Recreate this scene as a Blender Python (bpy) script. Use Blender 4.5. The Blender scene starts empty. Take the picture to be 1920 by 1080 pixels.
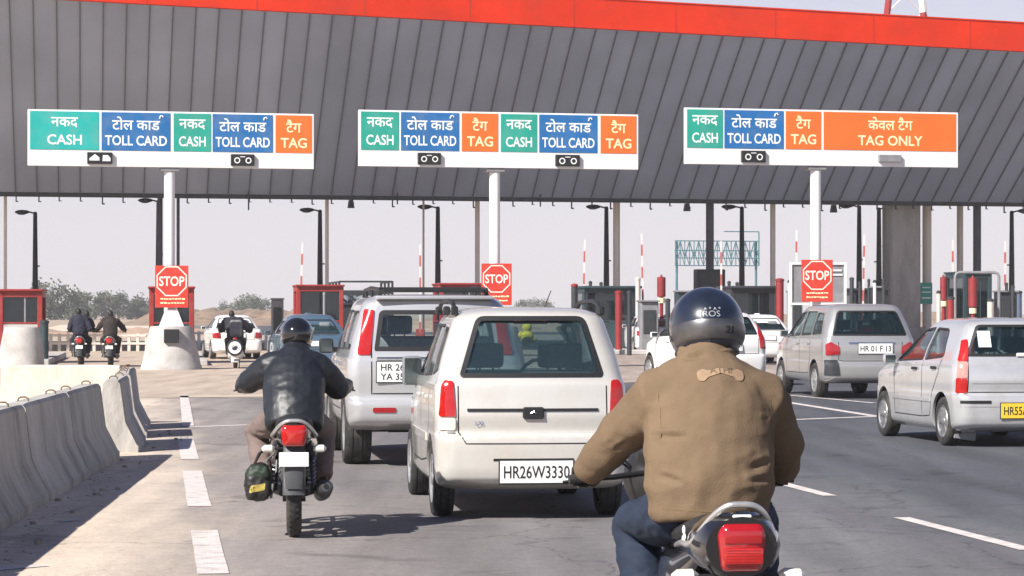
import bpy, bmesh, math, random
import numpy as np
from math import sin, cos, pi, radians, sqrt
from mathutils import Vector, Matrix, noise
from mathutils.bvhtree import BVHTree

random.seed(7)
scene = bpy.context.scene
C = scene.collection

# ------------------------------------------------------------------ camera, sky, sun, exposure
HC, F, HY = 1.55, 5000.0, 585.0          # eye height (m), focal length in photo pixels, horizon row
cam_d = bpy.data.cameras.new("camera")
cam = bpy.data.objects.new("camera", cam_d)
C.objects.link(cam)
cam.location = (0, 0, HC)
cam.rotation_euler = (radians(90), 0, 0)
cam_d.sensor_width = 36.0
cam_d.lens = F / 1920.0 * 36.0
cam_d.shift_y = (HY - 540.0) / 1920.0
cam_d.clip_end = 6000.0
cam_d.clip_start = 0.2
scene.camera = cam

SUN_EL = radians(38)
LDIR = Vector((0.69 * cos(SUN_EL), 0.724 * cos(SUN_EL), -sin(SUN_EL)))
world = bpy.data.worlds.new("World")
scene.world = world
world.use_nodes = True
wn = world.node_tree
sky = wn.nodes.new("ShaderNodeTexSky")
sky.sky_type = 'NISHITA'
sky.sun_disc = False
sky.sun_elevation = SUN_EL
sky.sun_rotation = math.atan2(-LDIR.x, -LDIR.y)
sky.altitude = 200
sky.air_density = 0.75
sky.dust_density = 0.1
sky.ozone_density = 1.0
bg = wn.nodes["Background"]
bg.inputs["Strength"].default_value = 0.066
tint = wn.nodes.new("ShaderNodeMix")              # hazy winter sky: a little pinker than clean air
tint.data_type, tint.blend_type = 'RGBA', 'MULTIPLY'
tint.inputs[0].default_value = 1.0
tint.inputs[7].default_value = (0.97, 0.865, 1.0, 1)
wn.links.new(sky.outputs[0], tint.inputs[6])
geo = wn.nodes.new("ShaderNodeNewGeometry")
sep = wn.nodes.new("ShaderNodeSeparateXYZ")
wn.links.new(geo.outputs["Incoming"], sep.inputs[0])
elv = wn.nodes.new("ShaderNodeMapRange")           # dust lying low over the plain whitens the sky near the horizon
elv.inputs[1].default_value, elv.inputs[2].default_value = 0.0, -0.42
elv.inputs[3].default_value, elv.inputs[4].default_value = 0.88, 0.0
wn.links.new(sep.outputs[2], elv.inputs[0])
pale = wn.nodes.new("ShaderNodeMix")
pale.data_type = 'RGBA'
pale.inputs[7].default_value = (7.9, 7.4, 7.75, 1)
wn.links.new(elv.outputs[0], pale.inputs[0])
wn.links.new(tint.outputs[2], pale.inputs[6])
wn.links.new(pale.outputs[2], bg.inputs[0])

sun_d = bpy.data.lights.new("sun", 'SUN')
sun_d.energy = 5.0
sun_d.angle = radians(0.6)
sun_d.color = (1.0, 0.955, 0.89)
sun = bpy.data.objects.new("sun", sun_d)
C.objects.link(sun)
sun.rotation_euler = LDIR.to_track_quat('-Z', 'Y').to_euler()
sun.location = (-20, -20, 40)

scene.view_settings.view_transform = 'Standard'
scene.view_settings.look = 'None'
scene.view_settings.exposure = 0.70
scene.view_settings.gamma = 1.0
scene.render.engine = 'CYCLES'
scene.cycles.max_bounces = 8
scene.cycles.transparent_max_bounces = 16

def G(px, py):
    """photo pixel -> point on the ground"""
    Y = HC * F / (py - HY)
    return Vector(((px - 960.0) * Y / F, Y, 0.0))

def W(px, py, Y):
    return Vector(((px - 960.0) * Y / F, Y, HC + (HY - py) * Y / F))

# ------------------------------------------------------------------ materials
MATS = {}

def mat(name, col, rough=0.6, metal=0.0, coat=0.0, var=0.0, scale=6.0, bump=0.0, bscale=60.0, dirt=None, dirt_amt=0.0,
        dirt_scale=2.0, spec=0.5, emit=0.0, coords='Object', stretch=(1, 1, 1)):
    if name in MATS:
        return MATS[name]
    m = bpy.data.materials.new(name)
    m.use_nodes = True
    nt = m.node_tree
    b = nt.nodes["Principled BSDF"]
    b.inputs["Base Color"].default_value = (*col, 1)
    b.inputs["Roughness"].default_value = rough
    b.inputs["Metallic"].default_value = metal
    b.inputs["Specular IOR Level"].default_value = spec
    b.inputs["Coat Weight"].default_value = coat
    b.inputs["Coat Roughness"].default_value = 0.06
    if emit:
        b.inputs["Emission Color"].default_value = (*col, 1)
        b.inputs["Emission Strength"].default_value = emit
    tc = nt.nodes.new("ShaderNodeTexCoord")
    mp = nt.nodes.new("ShaderNodeMapping")
    mp.inputs["Scale"].default_value = stretch
    if coords == 'Object':                             # no two objects carry the same stains
        oi = nt.nodes.new("ShaderNodeObjectInfo")
        ad = nt.nodes.new("ShaderNodeVectorMath")
        ad.operation = 'MULTIPLY_ADD'
        ad.inputs[1].default_value = (1.37, 1.37, 1.37)
        nt.links.new(oi.outputs["Location"], ad.inputs[0])
        nt.links.new(tc.outputs[coords], ad.inputs[2])
        nt.links.new(ad.outputs[0], mp.inputs[0])
    else:
        nt.links.new(tc.outputs[coords], mp.inputs[0])
    last = None
    if var:
        n = nt.nodes.new("ShaderNodeTexNoise")
        n.inputs["Scale"].default_value = scale
        n.inputs["Detail"].default_value = 6
        n.inputs["Roughness"].default_value = 0.65
        nt.links.new(mp.outputs[0], n.inputs["Vector"])
        r = nt.nodes.new("ShaderNodeMapRange")
        r.inputs[1].default_value = 0.3
        r.inputs[2].default_value = 0.7
        r.inputs[3].default_value = 1 - var
        r.inputs[4].default_value = 1 + var
        nt.links.new(n.outputs[0], r.inputs[0])
        mx = nt.nodes.new("ShaderNodeMix")
        mx.data_type = 'RGBA'
        mx.blend_type = 'MULTIPLY'
        mx.inputs[0].default_value = 1
        mx.inputs[6].default_value = (*col, 1)
        nt.links.new(r.outputs[0], mx.inputs[7])
        last = mx.outputs[2]
        rr = nt.nodes.new("ShaderNodeMapRange")
        rr.inputs[3].default_value = min(1, rough * (1 + var))
        rr.inputs[4].default_value = rough * (1 - var)
        nt.links.new(n.outputs[0], rr.inputs[0])
        nt.links.new(rr.outputs[0], b.inputs["Roughness"])
    if dirt:
        n2 = nt.nodes.new("ShaderNodeTexNoise")
        n2.inputs["Scale"].default_value = dirt_scale
        n2.inputs["Detail"].default_value = 9
        n2.inputs["Roughness"].default_value = 0.7
        nt.links.new(mp.outputs[0], n2.inputs["Vector"])
        r2 = nt.nodes.new("ShaderNodeMapRange")
        r2.inputs[1].default_value = 0.47
        r2.inputs[2].default_value = 0.68
        r2.inputs[3].default_value = 0
        r2.inputs[4].default_value = dirt_amt
        nt.links.new(n2.outputs[0], r2.inputs[0])
        mx2 = nt.nodes.new("ShaderNodeMix")
        mx2.data_type = 'RGBA'
        nt.links.new(r2.outputs[0], mx2.inputs[0])
        mx2.inputs[6].default_value = (*col, 1)
        mx2.inputs[7].default_value = (*dirt, 1)
        if last is not None:
            nt.links.new(last, mx2.inputs[6])
        last = mx2.outputs[2]
    if last is not None:
        nt.links.new(last, b.inputs["Base Color"])
        if emit:
            nt.links.new(last, b.inputs["Emission Color"])
    if bump:
        n3 = nt.nodes.new("ShaderNodeTexNoise")
        n3.inputs["Scale"].default_value = bscale
        n3.inputs["Detail"].default_value = 8
        nt.links.new(mp.outputs[0], n3.inputs["Vector"])
        bp = nt.nodes.new("ShaderNodeBump")
        bp.inputs["Strength"].default_value = bump
        bp.inputs["Distance"].default_value = 0.02
        nt.links.new(n3.outputs[0], bp.inputs["Height"])
        nt.links.new(bp.outputs[0], b.inputs["Normal"])
    MATS[name] = m
    return m

def glass(name, tint=(0.25, 0.32, 0.33), rough=0.02, body=0.0, body_col=(0.02, 0.03, 0.03)):
    if name in MATS:
        return MATS[name]
    m = bpy.data.materials.new(name)
    m.use_nodes = True
    nt = m.node_tree
    nt.nodes.remove(nt.nodes["Principled BSDF"])
    out = nt.nodes["Material Output"]
    tr = nt.nodes.new("ShaderNodeBsdfTransparent")
    tr.inputs[0].default_value = (*tint, 1)
    gl = nt.nodes.new("ShaderNodeBsdfGlossy")
    gl.inputs["Roughness"].default_value = rough
    lw = nt.nodes.new("ShaderNodeLayerWeight")          # same reflection from both sides of the thin pane
    lw.inputs[0].default_value = 0.5
    pw = nt.nodes.new("ShaderNodeMath")
    pw.operation = 'POWER'
    pw.inputs[1].default_value = 4.0
    nt.links.new(lw.outputs["Facing"], pw.inputs[0])
    fr = nt.nodes.new("ShaderNodeMapRange")
    fr.inputs[3].default_value, fr.inputs[4].default_value = 0.07, 1.0
    nt.links.new(pw.outputs[0], fr.inputs[0])
    df = nt.nodes.new("ShaderNodeBsdfDiffuse")
    df.inputs[0].default_value = (*body_col, 1)
    m0 = nt.nodes.new("ShaderNodeMixShader")
    m0.inputs[0].default_value = body
    nt.links.new(tr.outputs[0], m0.inputs[1])
    nt.links.new(df.outputs[0], m0.inputs[2])
    mx = nt.nodes.new("ShaderNodeMixShader")
    nt.links.new(fr.outputs[0], mx.inputs[0])
    nt.links.new(m0.outputs[0], mx.inputs[1])
    nt.links.new(gl.outputs[0], mx.inputs[2])
    nt.links.new(mx.outputs[0], out.inputs[0])
    MATS[name] = m
    return m

K_RUBBER = mat("rubber", (0.022, 0.022, 0.022), 0.85, var=0.3, scale=20, dirt=(0.16, 0.13, 0.10), dirt_amt=0.35, dirt_scale=5)
K_BLACK = mat("black_plastic", (0.016, 0.016, 0.017), 0.45, var=0.2, scale=12)
K_SEAM = mat("dark_gap", (0.01, 0.01, 0.01), 0.9)
K_CHROME = mat("chrome", (0.75, 0.75, 0.76), 0.18, metal=1.0)
K_ALU = mat("dull_metal", (0.5, 0.5, 0.5), 0.38, metal=0.9, var=0.2, scale=9)
K_STEEL = mat("wheel_steel", (0.42, 0.42, 0.42), 0.4, metal=0.6, var=0.2, scale=10)
K_RED = mat("lamp_red", (0.42, 0.012, 0.008), 0.12, coat=1.0, var=0.18, scale=30)
K_RED2 = mat("lamp_red_deep", (0.33, 0.008, 0.012), 0.12, coat=1.0)
K_AMBER = mat("lamp_amber", (0.85, 0.35, 0.07), 0.15, coat=1.0)
K_CLEAR = mat("lamp_clear", (0.72, 0.70, 0.64), 0.12, coat=1.0)
K_PLATE = mat("plate_white", (0.78, 0.78, 0.75), 0.5, var=0.06, scale=20, dirt=(0.4, 0.35, 0.28), dirt_amt=0.25, dirt_scale=12)
K_PLATEY = mat("plate_yellow", (0.80, 0.52, 0.04), 0.5, var=0.06, scale=20)
K_INK = mat("ink_black", (0.015, 0.015, 0.018), 0.6)
K_INTERIOR = mat("interior_fabric", (0.08, 0.085, 0.09), 0.9, var=0.2, scale=20)
K_SEATS = mat("seat_fabric", (0.24, 0.26, 0.27), 0.9, var=0.15, scale=14)
K_WHITE = mat("white_paint", (0.80, 0.80, 0.80), 0.45, var=0.05, scale=3, dirt=(0.5, 0.46, 0.40), dirt_amt=0.25, dirt_scale=1.5)
K_REDP = mat("red_paint", (0.27, 0.022, 0.021), 0.5, var=0.12, scale=3, dirt=(0.35, 0.12, 0.09), dirt_amt=0.35)
K_DARKM = mat("dark_metal", (0.03, 0.034, 0.038), 0.55, var=0.25, scale=4)
K_GREYM = mat("grey_metal", (0.22, 0.22, 0.23), 0.5, var=0.2, scale=4)
K_REDPOST = mat("red_post_paint", (0.24, 0.020, 0.024), 0.55, var=0.2, scale=3)
K_CREAMC = mat("cream_paint_lit", (0.80, 0.72, 0.63), 0.6, var=0.1, scale=2, dirt=(0.5, 0.42, 0.35), dirt_amt=0.4)  # brighter cream for shaded columns: the missing sunlight is put into the colour
K_CREAM = mat("cream_paint", (0.62, 0.55, 0.48), 0.6, var=0.12, scale=2, dirt=(0.34, 0.27, 0.22), dirt_amt=0.5)
K_CONC = mat("concrete", (0.46, 0.44, 0.42), 0.9, var=0.14, scale=3, bump=0.25, bscale=40, dirt=(0.24, 0.22, 0.20), dirt_amt=0.6, dirt_scale=1.3)
K_CONCD = mat("concrete_column", (0.38, 0.36, 0.335), 0.9, var=0.18, scale=1.5, bump=0.2, bscale=20, dirt=(0.20, 0.185, 0.165), dirt_amt=0.7, dirt_scale=0.9, stretch=(1, 1, 0.25))

# ------------------------------------------------------------------ mesh builder
def ident():
    return Matrix.Identity(4)

class MB:
    def __init__(self):
        self.v, self.f, self.m = [], [], []

    def add(self, verts, faces, mi=0, M=None):
        n = len(self.v)
        if M is not None:
            verts = [M @ Vector(p) for p in verts]
        self.v.extend([tuple(p) for p in verts])
        self.f.extend([tuple(i + n for i in f) for f in faces])
        self.m.extend([mi] * len(faces))
        return self

    def merge(self, o, mi=None, M=None):
        n = len(self.v)
        vv = o.v if M is None else [tuple(M @ Vector(p)) for p in o.v]
        self.v.extend(vv)
        self.f.extend([tuple(i + n for i in f) for f in o.f])
        self.m.extend(o.m if mi is None else [mi] * len(o.f))
        return self

    def box(self, c, s, mi=0, b=0.0, R=None, seg=1):
        bm = bmesh.new()
        bmesh.ops.create_cube(bm, size=1.0)
        for v in bm.verts:
            v.co = Vector((v.co.x * s[0], v.co.y * s[1], v.co.z * s[2]))
        if b > 0:
            bmesh.ops.bevel(bm, geom=list(bm.edges), offset=b, segments=seg, affect='EDGES', profile=0.6)
        M = Matrix.Translation(Vector(c))
        if R is not None:
            M = M @ (R if len(R) == 4 else R.to_4x4())
        bm.verts.index_update()
        self.add([v.co.copy() for v in bm.verts], [[v.index for v in f.verts] for f in bm.faces], mi, M)
        bm.free()
        return self

    def tube(self, pts, rad, n=10, mi=0, caps=True, side=None, closed=False):
        """pts: centre points; rad: number, list of numbers or list of (r_side, r_other)."""
        pts = [Vector(p) for p in pts]
        k = len(pts)
        if not isinstance(rad, (list, tuple)):
            rad = [rad] * k
        vs, fs = [], []
        prev = None
        for i, p in enumerate(pts):
            if closed:
                t = pts[(i + 1) % k] - pts[i - 1]
            else:
                a = pts[max(0, i - 1)]
                b = pts[min(k - 1, i + 1)]
                t = b - a
            t = t.normalized() if t.length > 1e-9 else Vector((0, 0, 1))
            if side is not None:
                s = Vector(side)
            elif prev is not None:
                s = prev
            else:
                s = Vector((1, 0, 0)) if abs(t.x) < 0.8 else Vector((0, 1, 0))
            s = s - t * s.dot(t)
            if s.length < 1e-5:
                s = t.orthogonal()
            s.normalize()
            prev = s
            u = t.cross(s).normalized()
            r = rad[i]
            ra, rb = (r if isinstance(r, (list, tuple)) else (r, r))
            for j in range(n):
                a = 2 * pi * j / n
                vs.append(p + s * (ra * cos(a)) + u * (rb * sin(a)))
        m = k if closed else k - 1
        for i in range(m):
            for j in range(n):
                a, b = i * n + j, i * n + (j + 1) % n
                c, d = ((i + 1) % k) * n + (j + 1) % n, ((i + 1) % k) * n + j
                fs.append((a, b, c, d))
        if caps and not closed:
            fs.append(tuple(reversed(range(n))))
            fs.append(tuple((k - 1) * n + j for j in range(n)))
        return self.add(vs, fs, mi)

    def cyl(self, p0, p1, r0, r1=None, n=16, mi=0, caps=True):
        return self.tube([p0, p1], [r0, r0 if r1 is None else r1], n, mi, caps)

    def lathe(self, prof, n=24, mi=0, M=None, cap=False):
        """prof: (radius, z) pairs, turned about z."""
        vs, fs = [], []
        k = len(prof)
        for r, z in prof:
            for j in range(n):
                a = 2 * pi * j / n
                vs.append((r * cos(a), r * sin(a), z))
        for i in range(k - 1):
            for j in range(n):
                fs.append((i * n + j, i * n + (j + 1) % n, (i + 1) * n + (j + 1) % n, (i + 1) * n + j))
        if cap:
            fs.append(tuple(reversed(range(n))))
            fs.append(tuple((k - 1) * n + j for j in range(n)))
        return self.add(vs, fs, mi, M)

    def ball(self, c, r, mi=0, nu=18, nv=12, R=None):
        r = r if isinstance(r, (list, tuple)) else (r, r, r)
        vs, fs = [], []
        for i in range(nv + 1):
            th = pi * i / nv
            for j in range(nu):
                a = 2 * pi * j / nu
                vs.append((r[0] * sin(th) * cos(a), r[1] * sin(th) * sin(a), r[2] * cos(th)))
        for i in range(nv):
            for j in range(nu):
                fs.append((i * nu + j, (i + 1) * nu + j, (i + 1) * nu + (j + 1) % nu, i * nu + (j + 1) % nu))
        M = Matrix.Translation(Vector(c))
        if R is not None:
            M = M @ R.to_4x4()
        return self.add(vs, fs, mi, M)

    def prism(self, poly, d0, d1, M=None, mi=0):
        """2-D polygon in xy extruded from z=d0 to z=d1."""
        n = len(poly)
        vs = [(x, y, d0) for x, y in poly] + [(x, y, d1) for x, y in poly]
        fs = [tuple(reversed(range(n))), tuple(range(n, 2 * n))]
        fs += [(i, (i + 1) % n, n + (i + 1) % n, n + i) for i in range(n)]
        return self.add(vs, fs, mi, M)

    def text(self, s, size, M, mi=0, bold=0.0, fit=None, align='CENTER'):
        vs, fs = text_geo(s, bold, align)
        if not vs:
            return self
        xs = [p[0] for p in vs]
        k = size
        sx = k
        if fit and (max(xs) - min(xs)) * k > fit:
            sx = fit / (max(xs) - min(xs))
        return self.add([(x * sx, y * k, z) for x, y, z in vs], fs, mi, M)

    def build(self, name, mats, parent=None, sharp=35, flat=False, recalc=True):
        me = bpy.data.meshes.new(name)
        me.from_pydata(self.v, [], self.f)
        if not isinstance(mats, (list, tuple)):
            mats = [mats]
        for m in mats:
            me.materials.append(m)
        me.polygons.foreach_set("material_index", self.m)
        if recalc:
            bm = bmesh.new()
            bm.from_mesh(me)
            bmesh.ops.recalc_face_normals(bm, faces=bm.faces)
            bm.to_mesh(me)
            bm.free()
        me.polygons.foreach_set("use_smooth", [not flat] * len(me.polygons))
        if not flat:
            me.set_sharp_from_angle(angle=radians(sharp))
        me.update()
        o = bpy.data.objects.new(name, me)
        C.objects.link(o)
        if parent is not None:
            o.parent = parent
        return o

_TXT = {}
def text_geo(s, bold, align):
    key = (s, bold, align)
    if key in _TXT:
        return _TXT[key]
    cu = bpy.data.curves.new("lettering", 'FONT')
    cu.body = s
    cu.size = 1.0
    cu.align_x = align
    cu.align_y = 'CENTER'
    cu.offset = bold
    cu.resolution_u = 3
    ob = bpy.data.objects.new("lettering", cu)
    C.objects.link(ob)
    bpy.context.view_layer.update()
    dg = bpy.context.evaluated_depsgraph_get()
    me = bpy.data.meshes.new_from_object(ob.evaluated_get(dg))
    vs = [tuple(v.co) for v in me.vertices]
    fs = [tuple(p.vertices) for p in me.polygons]
    bpy.data.objects.remove(ob)
    bpy.data.curves.remove(cu)
    bpy.data.meshes.remove(me)
    if vs:                                             # centre on the inked box
        x0, x1 = min(p[0] for p in vs), max(p[0] for p in vs)
        y0, y1 = min(p[1] for p in vs), max(p[1] for p in vs)
        cx = (x0 + x1) / 2 if align == 'CENTER' else x0
        vs = [(x - cx, y - (y0 + y1) / 2, 0.0) for x, y, z in vs]
    _TXT[key] = (vs, fs)
    return vs, fs

def frame(o, ux, uy, uz=None):
    ux, uy = Vector(ux).normalized(), Vector(uy).normalized()
    uz = ux.cross(uy) if uz is None else Vector(uz)
    M = Matrix((ux, uy, uz)).transposed().to_4x4()
    M.translation = Vector(o)
    return M

def tag(o, label=None, cat=None, group=None, kind=None):
    if label:
        o["label"] = label
    if cat:
        o["category"] = cat
    if group:
        o["group"] = group
    if kind:
        o["kind"] = kind
    return o

def thing(name, label, cat, loc=(0, 0, 0), rz=0.0, group=None):
    o = bpy.data.objects.new(name, None)
    C.objects.link(o)
    o.location = loc
    o.rotation_euler = (0, 0, rz)
    return tag(o, label, cat, group)

def copy_tree(o, parent=None):
    c = o.copy()
    C.objects.link(c)
    if parent is not None:
        c.parent = parent
    for ch in list(o.children):
        copy_tree(ch, c)
    return c

def evaluated(ob, mods):
    """mesh of OB after its modifiers; removes OB"""
    bpy.context.view_layer.update()
    dg = bpy.context.evaluated_depsgraph_get()
    me = bpy.data.meshes.new_from_object(ob.evaluated_get(dg))
    old = ob.data
    bpy.data.objects.remove(ob)
    if old.users == 0:
        bpy.data.meshes.remove(old)
    return me

def blend(name, mb, voxel, mats, parent=None, smooth=4, disp=None, pick=None, dec=None):
    """melt the overlapping pieces of MB into one continuous skin"""
    me = bpy.data.meshes.new(name)
    me.from_pydata(mb.v, [], mb.f)
    bm = bmesh.new()
    bm.from_mesh(me)
    bmesh.ops.recalc_face_normals(bm, faces=bm.faces)
    bm.to_mesh(me)
    bm.free()
    ob = bpy.data.objects.new(name, me)
    C.objects.link(ob)
    r = ob.modifiers.new("r", 'REMESH')
    r.mode = 'VOXEL'
    r.voxel_size = voxel
    s = ob.modifiers.new("s", 'SMOOTH')
    s.factor = 0.5
    s.iterations = smooth
    me = evaluated(ob, True)
    if disp:
        nn = [v.normal.copy() for v in me.vertices]
        for v, n in zip(me.vertices, nn):
            v.co = v.co + disp(v.co, n)
    me.materials.clear()
    for m in (mats if isinstance(mats, (list, tuple)) else [mats]):
        me.materials.append(m)
    for p in me.polygons:
        p.use_smooth = True
        p.material_index = pick(p.center, p.normal) if pick else 0
    me.name = name
    o = bpy.data.objects.new(name, me)
    C.objects.link(o)
    if parent is not None:
        o.parent = parent
    return o

def rounded(pts, r, n=4):
    """round the corners of a 2-D polygon; r number or list"""
    out = []
    k = len(pts)
    for i in range(k):
        p = Vector(pts[i])
        a = Vector(pts[i - 1]) - p
        b = Vector(pts[(i + 1) % k]) - p
        ri = r[i] if isinstance(r, (list, tuple)) else r
        ri = min(ri, a.length * 0.45, b.length * 0.45)
        if ri < 1e-4:
            out.append(tuple(p))
            continue
        p0, p2 = p + a.normalized() * ri, p + b.normalized() * ri
        for j in range(n + 1):
            t = j / n
            q = p0 * (1 - t) ** 2 + p * 2 * t * (1 - t) + p2 * t * t
            out.append((q.x, q.y))
    return out

def poly_ccw(p):
    a = sum(p[i - 1][0] * p[i][1] - p[i][0] * p[i - 1][1] for i in range(len(p)))
    return p if a > 0 else list(reversed(p))

def inset(poly, d):
    """move a polygon's corners inwards by d (negative: outwards)"""
    poly = poly_ccw(poly)
    out = []
    k = len(poly)
    for i in range(k):
        p = Vector(poly[i])
        e0 = (p - Vector(poly[i - 1]))
        e1 = (Vector(poly[(i + 1) % k]) - p)
        if e0.length < 1e-7 or e1.length < 1e-7:
            out.append(tuple(p))
            continue
        e0.normalize(); e1.normalize()
        n0, n1 = Vector((-e0.y, e0.x)), Vector((-e1.y, e1.x))
        b = n0 + n1
        if b.length < 1e-6:
            b = n0
        b.normalize()
        s = max(0.5, b.dot(n0))
        q = p + b * (d / s)
        out.append((q.x, q.y))
    return out
# ================================================================== SETTING
TH = radians(7.5)                                    # the carriageway bears left of the view
RF = Vector((-sin(TH), cos(TH), 0))                  # along the road
RL = Vector((cos(TH), sin(TH), 0))                   # across it, to the right

def RD(lat, lon, z=0.0):
    p = RL * lat + RF * lon
    return Vector((p.x, p.y, z))

def ground_material(name, stops, noise_amt, scale, bump=0.3, spots=None, dark_far=None):
    """asphalt / concrete: albedo changes across the road (dust at the kerb), with noise, grain and stains"""
    m = bpy.data.materials.new(name)
    m.use_nodes = True
    nt = m.node_tree
    N, L = nt.nodes, nt.links
    b = N["Principled BSDF"]
    b.inputs["Roughness"].default_value = 0.85
    b.inputs["Specular IOR Level"].default_value = 0.3
    tc = N.new("ShaderNodeTexCoord")
    dot = N.new("ShaderNodeVectorMath")
    dot.operation = 'DOT_PRODUCT'
    dot.inputs[1].default_value = RL
    L.new(tc.outputs['Object'], dot.inputs[0])
    n0 = N.new("ShaderNodeTexNoise")
    n0.inputs["Scale"].default_value = 0.55
    n0.inputs["Detail"].default_value = 8
    n0.inputs["Roughness"].default_value = 0.65
    mp = N.new("ShaderNodeMapping")
    mp.inputs["Rotation"].default_value = (0, 0, -TH)
    mp.inputs["Scale"].default_value = (1, 0.28, 1)
    L.new(tc.outputs['Object'], mp.inputs[0])
    L.new(mp.outputs[0], n0.inputs["Vector"])
    a = N.new("ShaderNodeMath")
    a.operation = 'MULTIPLY_ADD'
    a.inputs[1].default_value = 2.2
    L.new(n0.outputs[0], a.inputs[0])
    sub = N.new("ShaderNodeMath")
    sub.operation = 'SUBTRACT'
    L.new(dot.outputs["Value"], sub.inputs[0])
    sub.inputs[1].default_value = 1.1
    L.new(sub.outputs[0], a.inputs[2])
    mr = N.new("ShaderNodeMapRange")
    mr.inputs[1].default_value = stops[0][0]
    mr.inputs[2].default_value = stops[-1][0]
    L.new(a.outputs[0], mr.inputs[0])
    cr = N.new("ShaderNodeValToRGB")
    L.new(mr.outputs[0], cr.inputs[0])
    lo, hi = stops[0][0], stops[-1][0]
    el = cr.color_ramp.elements
    el[0].position, el[0].color = 0, (*stops[0][1], 1)
    el[1].position, el[1].color = 1, (*stops[-1][1], 1)
    for s, c in stops[1:-1]:
        e = el.new((s - lo) / (hi - lo))
        e.color = (*c, 1)
    n1 = N.new("ShaderNodeTexNoise")
    n1.inputs["Scale"].default_value = scale
    n1.inputs["Detail"].default_value = 10
    n1.inputs["Roughness"].default_value = 0.75
    L.new(tc.outputs['Object'], n1.inputs["Vector"])
    r1 = N.new("ShaderNodeMapRange")
    r1.inputs[1].default_value, r1.inputs[2].default_value = 0.25, 0.75
    r1.inputs[3].default_value, r1.inputs[4].default_value = 1 - noise_amt, 1 + noise_amt
    L.new(n1.outputs[0], r1.inputs[0])
    # long streaks of wear and oil along the wheel tracks
    n2 = N.new("ShaderNodeTexNoise")
    n2.inputs["Scale"].default_value = 2.2
    n2.inputs["Detail"].default_value = 7
    mp2 = N.new("ShaderNodeMapping")
    mp2.inputs["Rotation"].default_value = (0, 0, -TH)
    mp2.inputs["Scale"].default_value = (1, 0.09, 1)
    L.new(tc.outputs['Object'], mp2.inputs[0])
    L.new(mp2.outputs[0], n2.inputs["Vector"])
    r2 = N.new("ShaderNodeMapRange")
    r2.inputs[1].default_value, r2.inputs[2].default_value = 0.3, 0.72
    r2.inputs[3].default_value, r2.inputs[4].default_value = 1.14, 0.76
    L.new(n2.outputs[0], r2.inputs[0])
    mu = N.new("ShaderNodeMath")
    mu.operation = 'MULTIPLY'
    L.new(r1.outputs[0], mu.inputs[0])
    L.new(r2.outputs[0], mu.inputs[1])
    # coarse aggregate
    n4 = N.new("ShaderNodeTexNoise")
    n4.inputs["Scale"].default_value = 26
    n4.inputs["Detail"].default_value = 5
    n4.inputs["Roughness"].default_value = 0.8
    L.new(tc.outputs['Object'], n4.inputs["Vector"])
    r4 = N.new("ShaderNodeMapRange")
    r4.inputs[1].default_value, r4.inputs[2].default_value = 0.3, 0.7
    r4.inputs[3].default_value, r4.inputs[4].default_value = 0.78, 1.2
    L.new(n4.outputs[0], r4.inputs[0])
    # oil drips and old stains
    n5 = N.new("ShaderNodeTexNoise")
    n5.inputs["Scale"].default_value = 1.1
    n5.inputs["Detail"].default_value = 5
    n5.inputs["Distortion"].default_value = 0.6
    L.new(tc.outputs['Object'], n5.inputs["Vector"])
    r5 = N.new("ShaderNodeMapRange")
    r5.inputs[1].default_value, r5.inputs[2].default_value = 0.60, 0.70
    r5.inputs[3].default_value, r5.inputs[4].default_value = 1.0, 0.66
    L.new(n5.outputs[0], r5.inputs[0])
    # fine cracks
    vo = N.new("ShaderNodeTexVoronoi")
    vo.feature = 'DISTANCE_TO_EDGE'
    vo.inputs["Scale"].default_value = 0.32
    va = N.new("ShaderNodeVectorMath")
    va.operation = 'ADD'
    nv = N.new("ShaderNodeTexNoise")
    nv.inputs["Scale"].default_value = 1.5
    nv.inputs["Detail"].default_value = 6
    L.new(tc.outputs['Object'], nv.inputs["Vector"])
    L.new(tc.outputs['Object'], va.inputs[0])
    L.new(nv.outputs["Color"], va.inputs[1])
    L.new(va.outputs[0], vo.inputs["Vector"])
    r6 = N.new("ShaderNodeMapRange")
    r6.inputs[1].default_value, r6.inputs[2].default_value = 0.001, 0.006
    r6.inputs[3].default_value, r6.inputs[4].default_value = 0.62, 1.0
    L.new(vo.outputs["Distance"], r6.inputs[0])
    # darker, polished wheel tracks down each lane
    lr_ = N.new("ShaderNodeMapRange")
    lr_.inputs[1].default_value, lr_.inputs[2].default_value = 0.0, 14.0
    L.new(dot.outputs["Value"], lr_.inputs[0])
    tr_ = N.new("ShaderNodeValToRGB")
    tr_.color_ramp.interpolation = 'EASE'
    te = tr_.color_ramp.elements
    te[0].position, te[0].color = 0.0, (1, 1, 1, 1)
    te[1].position, te[1].color = 1.0, (1, 1, 1, 1)
    for lc in (1.75, 3.35, 7.2, 8.8, 11.2, 12.7):
        for dl, vv in ((-0.45, 1.0), (0.0, 0.84), (0.45, 1.0)):
            e = te.new((lc + dl) / 14.0)
            e.color = (vv, vv, vv, 1)
    L.new(lr_.outputs[0], tr_.inputs[0])
    prev = mu
    for rr_ in ((r4, r5, r6, tr_) if name == "worn_asphalt" else (r4, r5, r6)):
        m_ = N.new("ShaderNodeMath")
        m_.operation = 'MULTIPLY'
        L.new(prev.outputs[0], m_.inputs[0])
        L.new(rr_.outputs[0], m_.inputs[1])
        prev = m_
    mu = prev
    mx = N.new("ShaderNodeMix")
    mx.data_type, mx.blend_type = 'RGBA', 'MULTIPLY'
    mx.inputs[0].default_value = 1
    L.new(cr.outputs[0], mx.inputs[6])
    L.new(mu.outputs[0], mx.inputs[7])
    n3 = N.new("ShaderNodeTexNoise")
    n3.inputs["Scale"].default_value = 70
    n3.inputs["Detail"].default_value = 4
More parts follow.
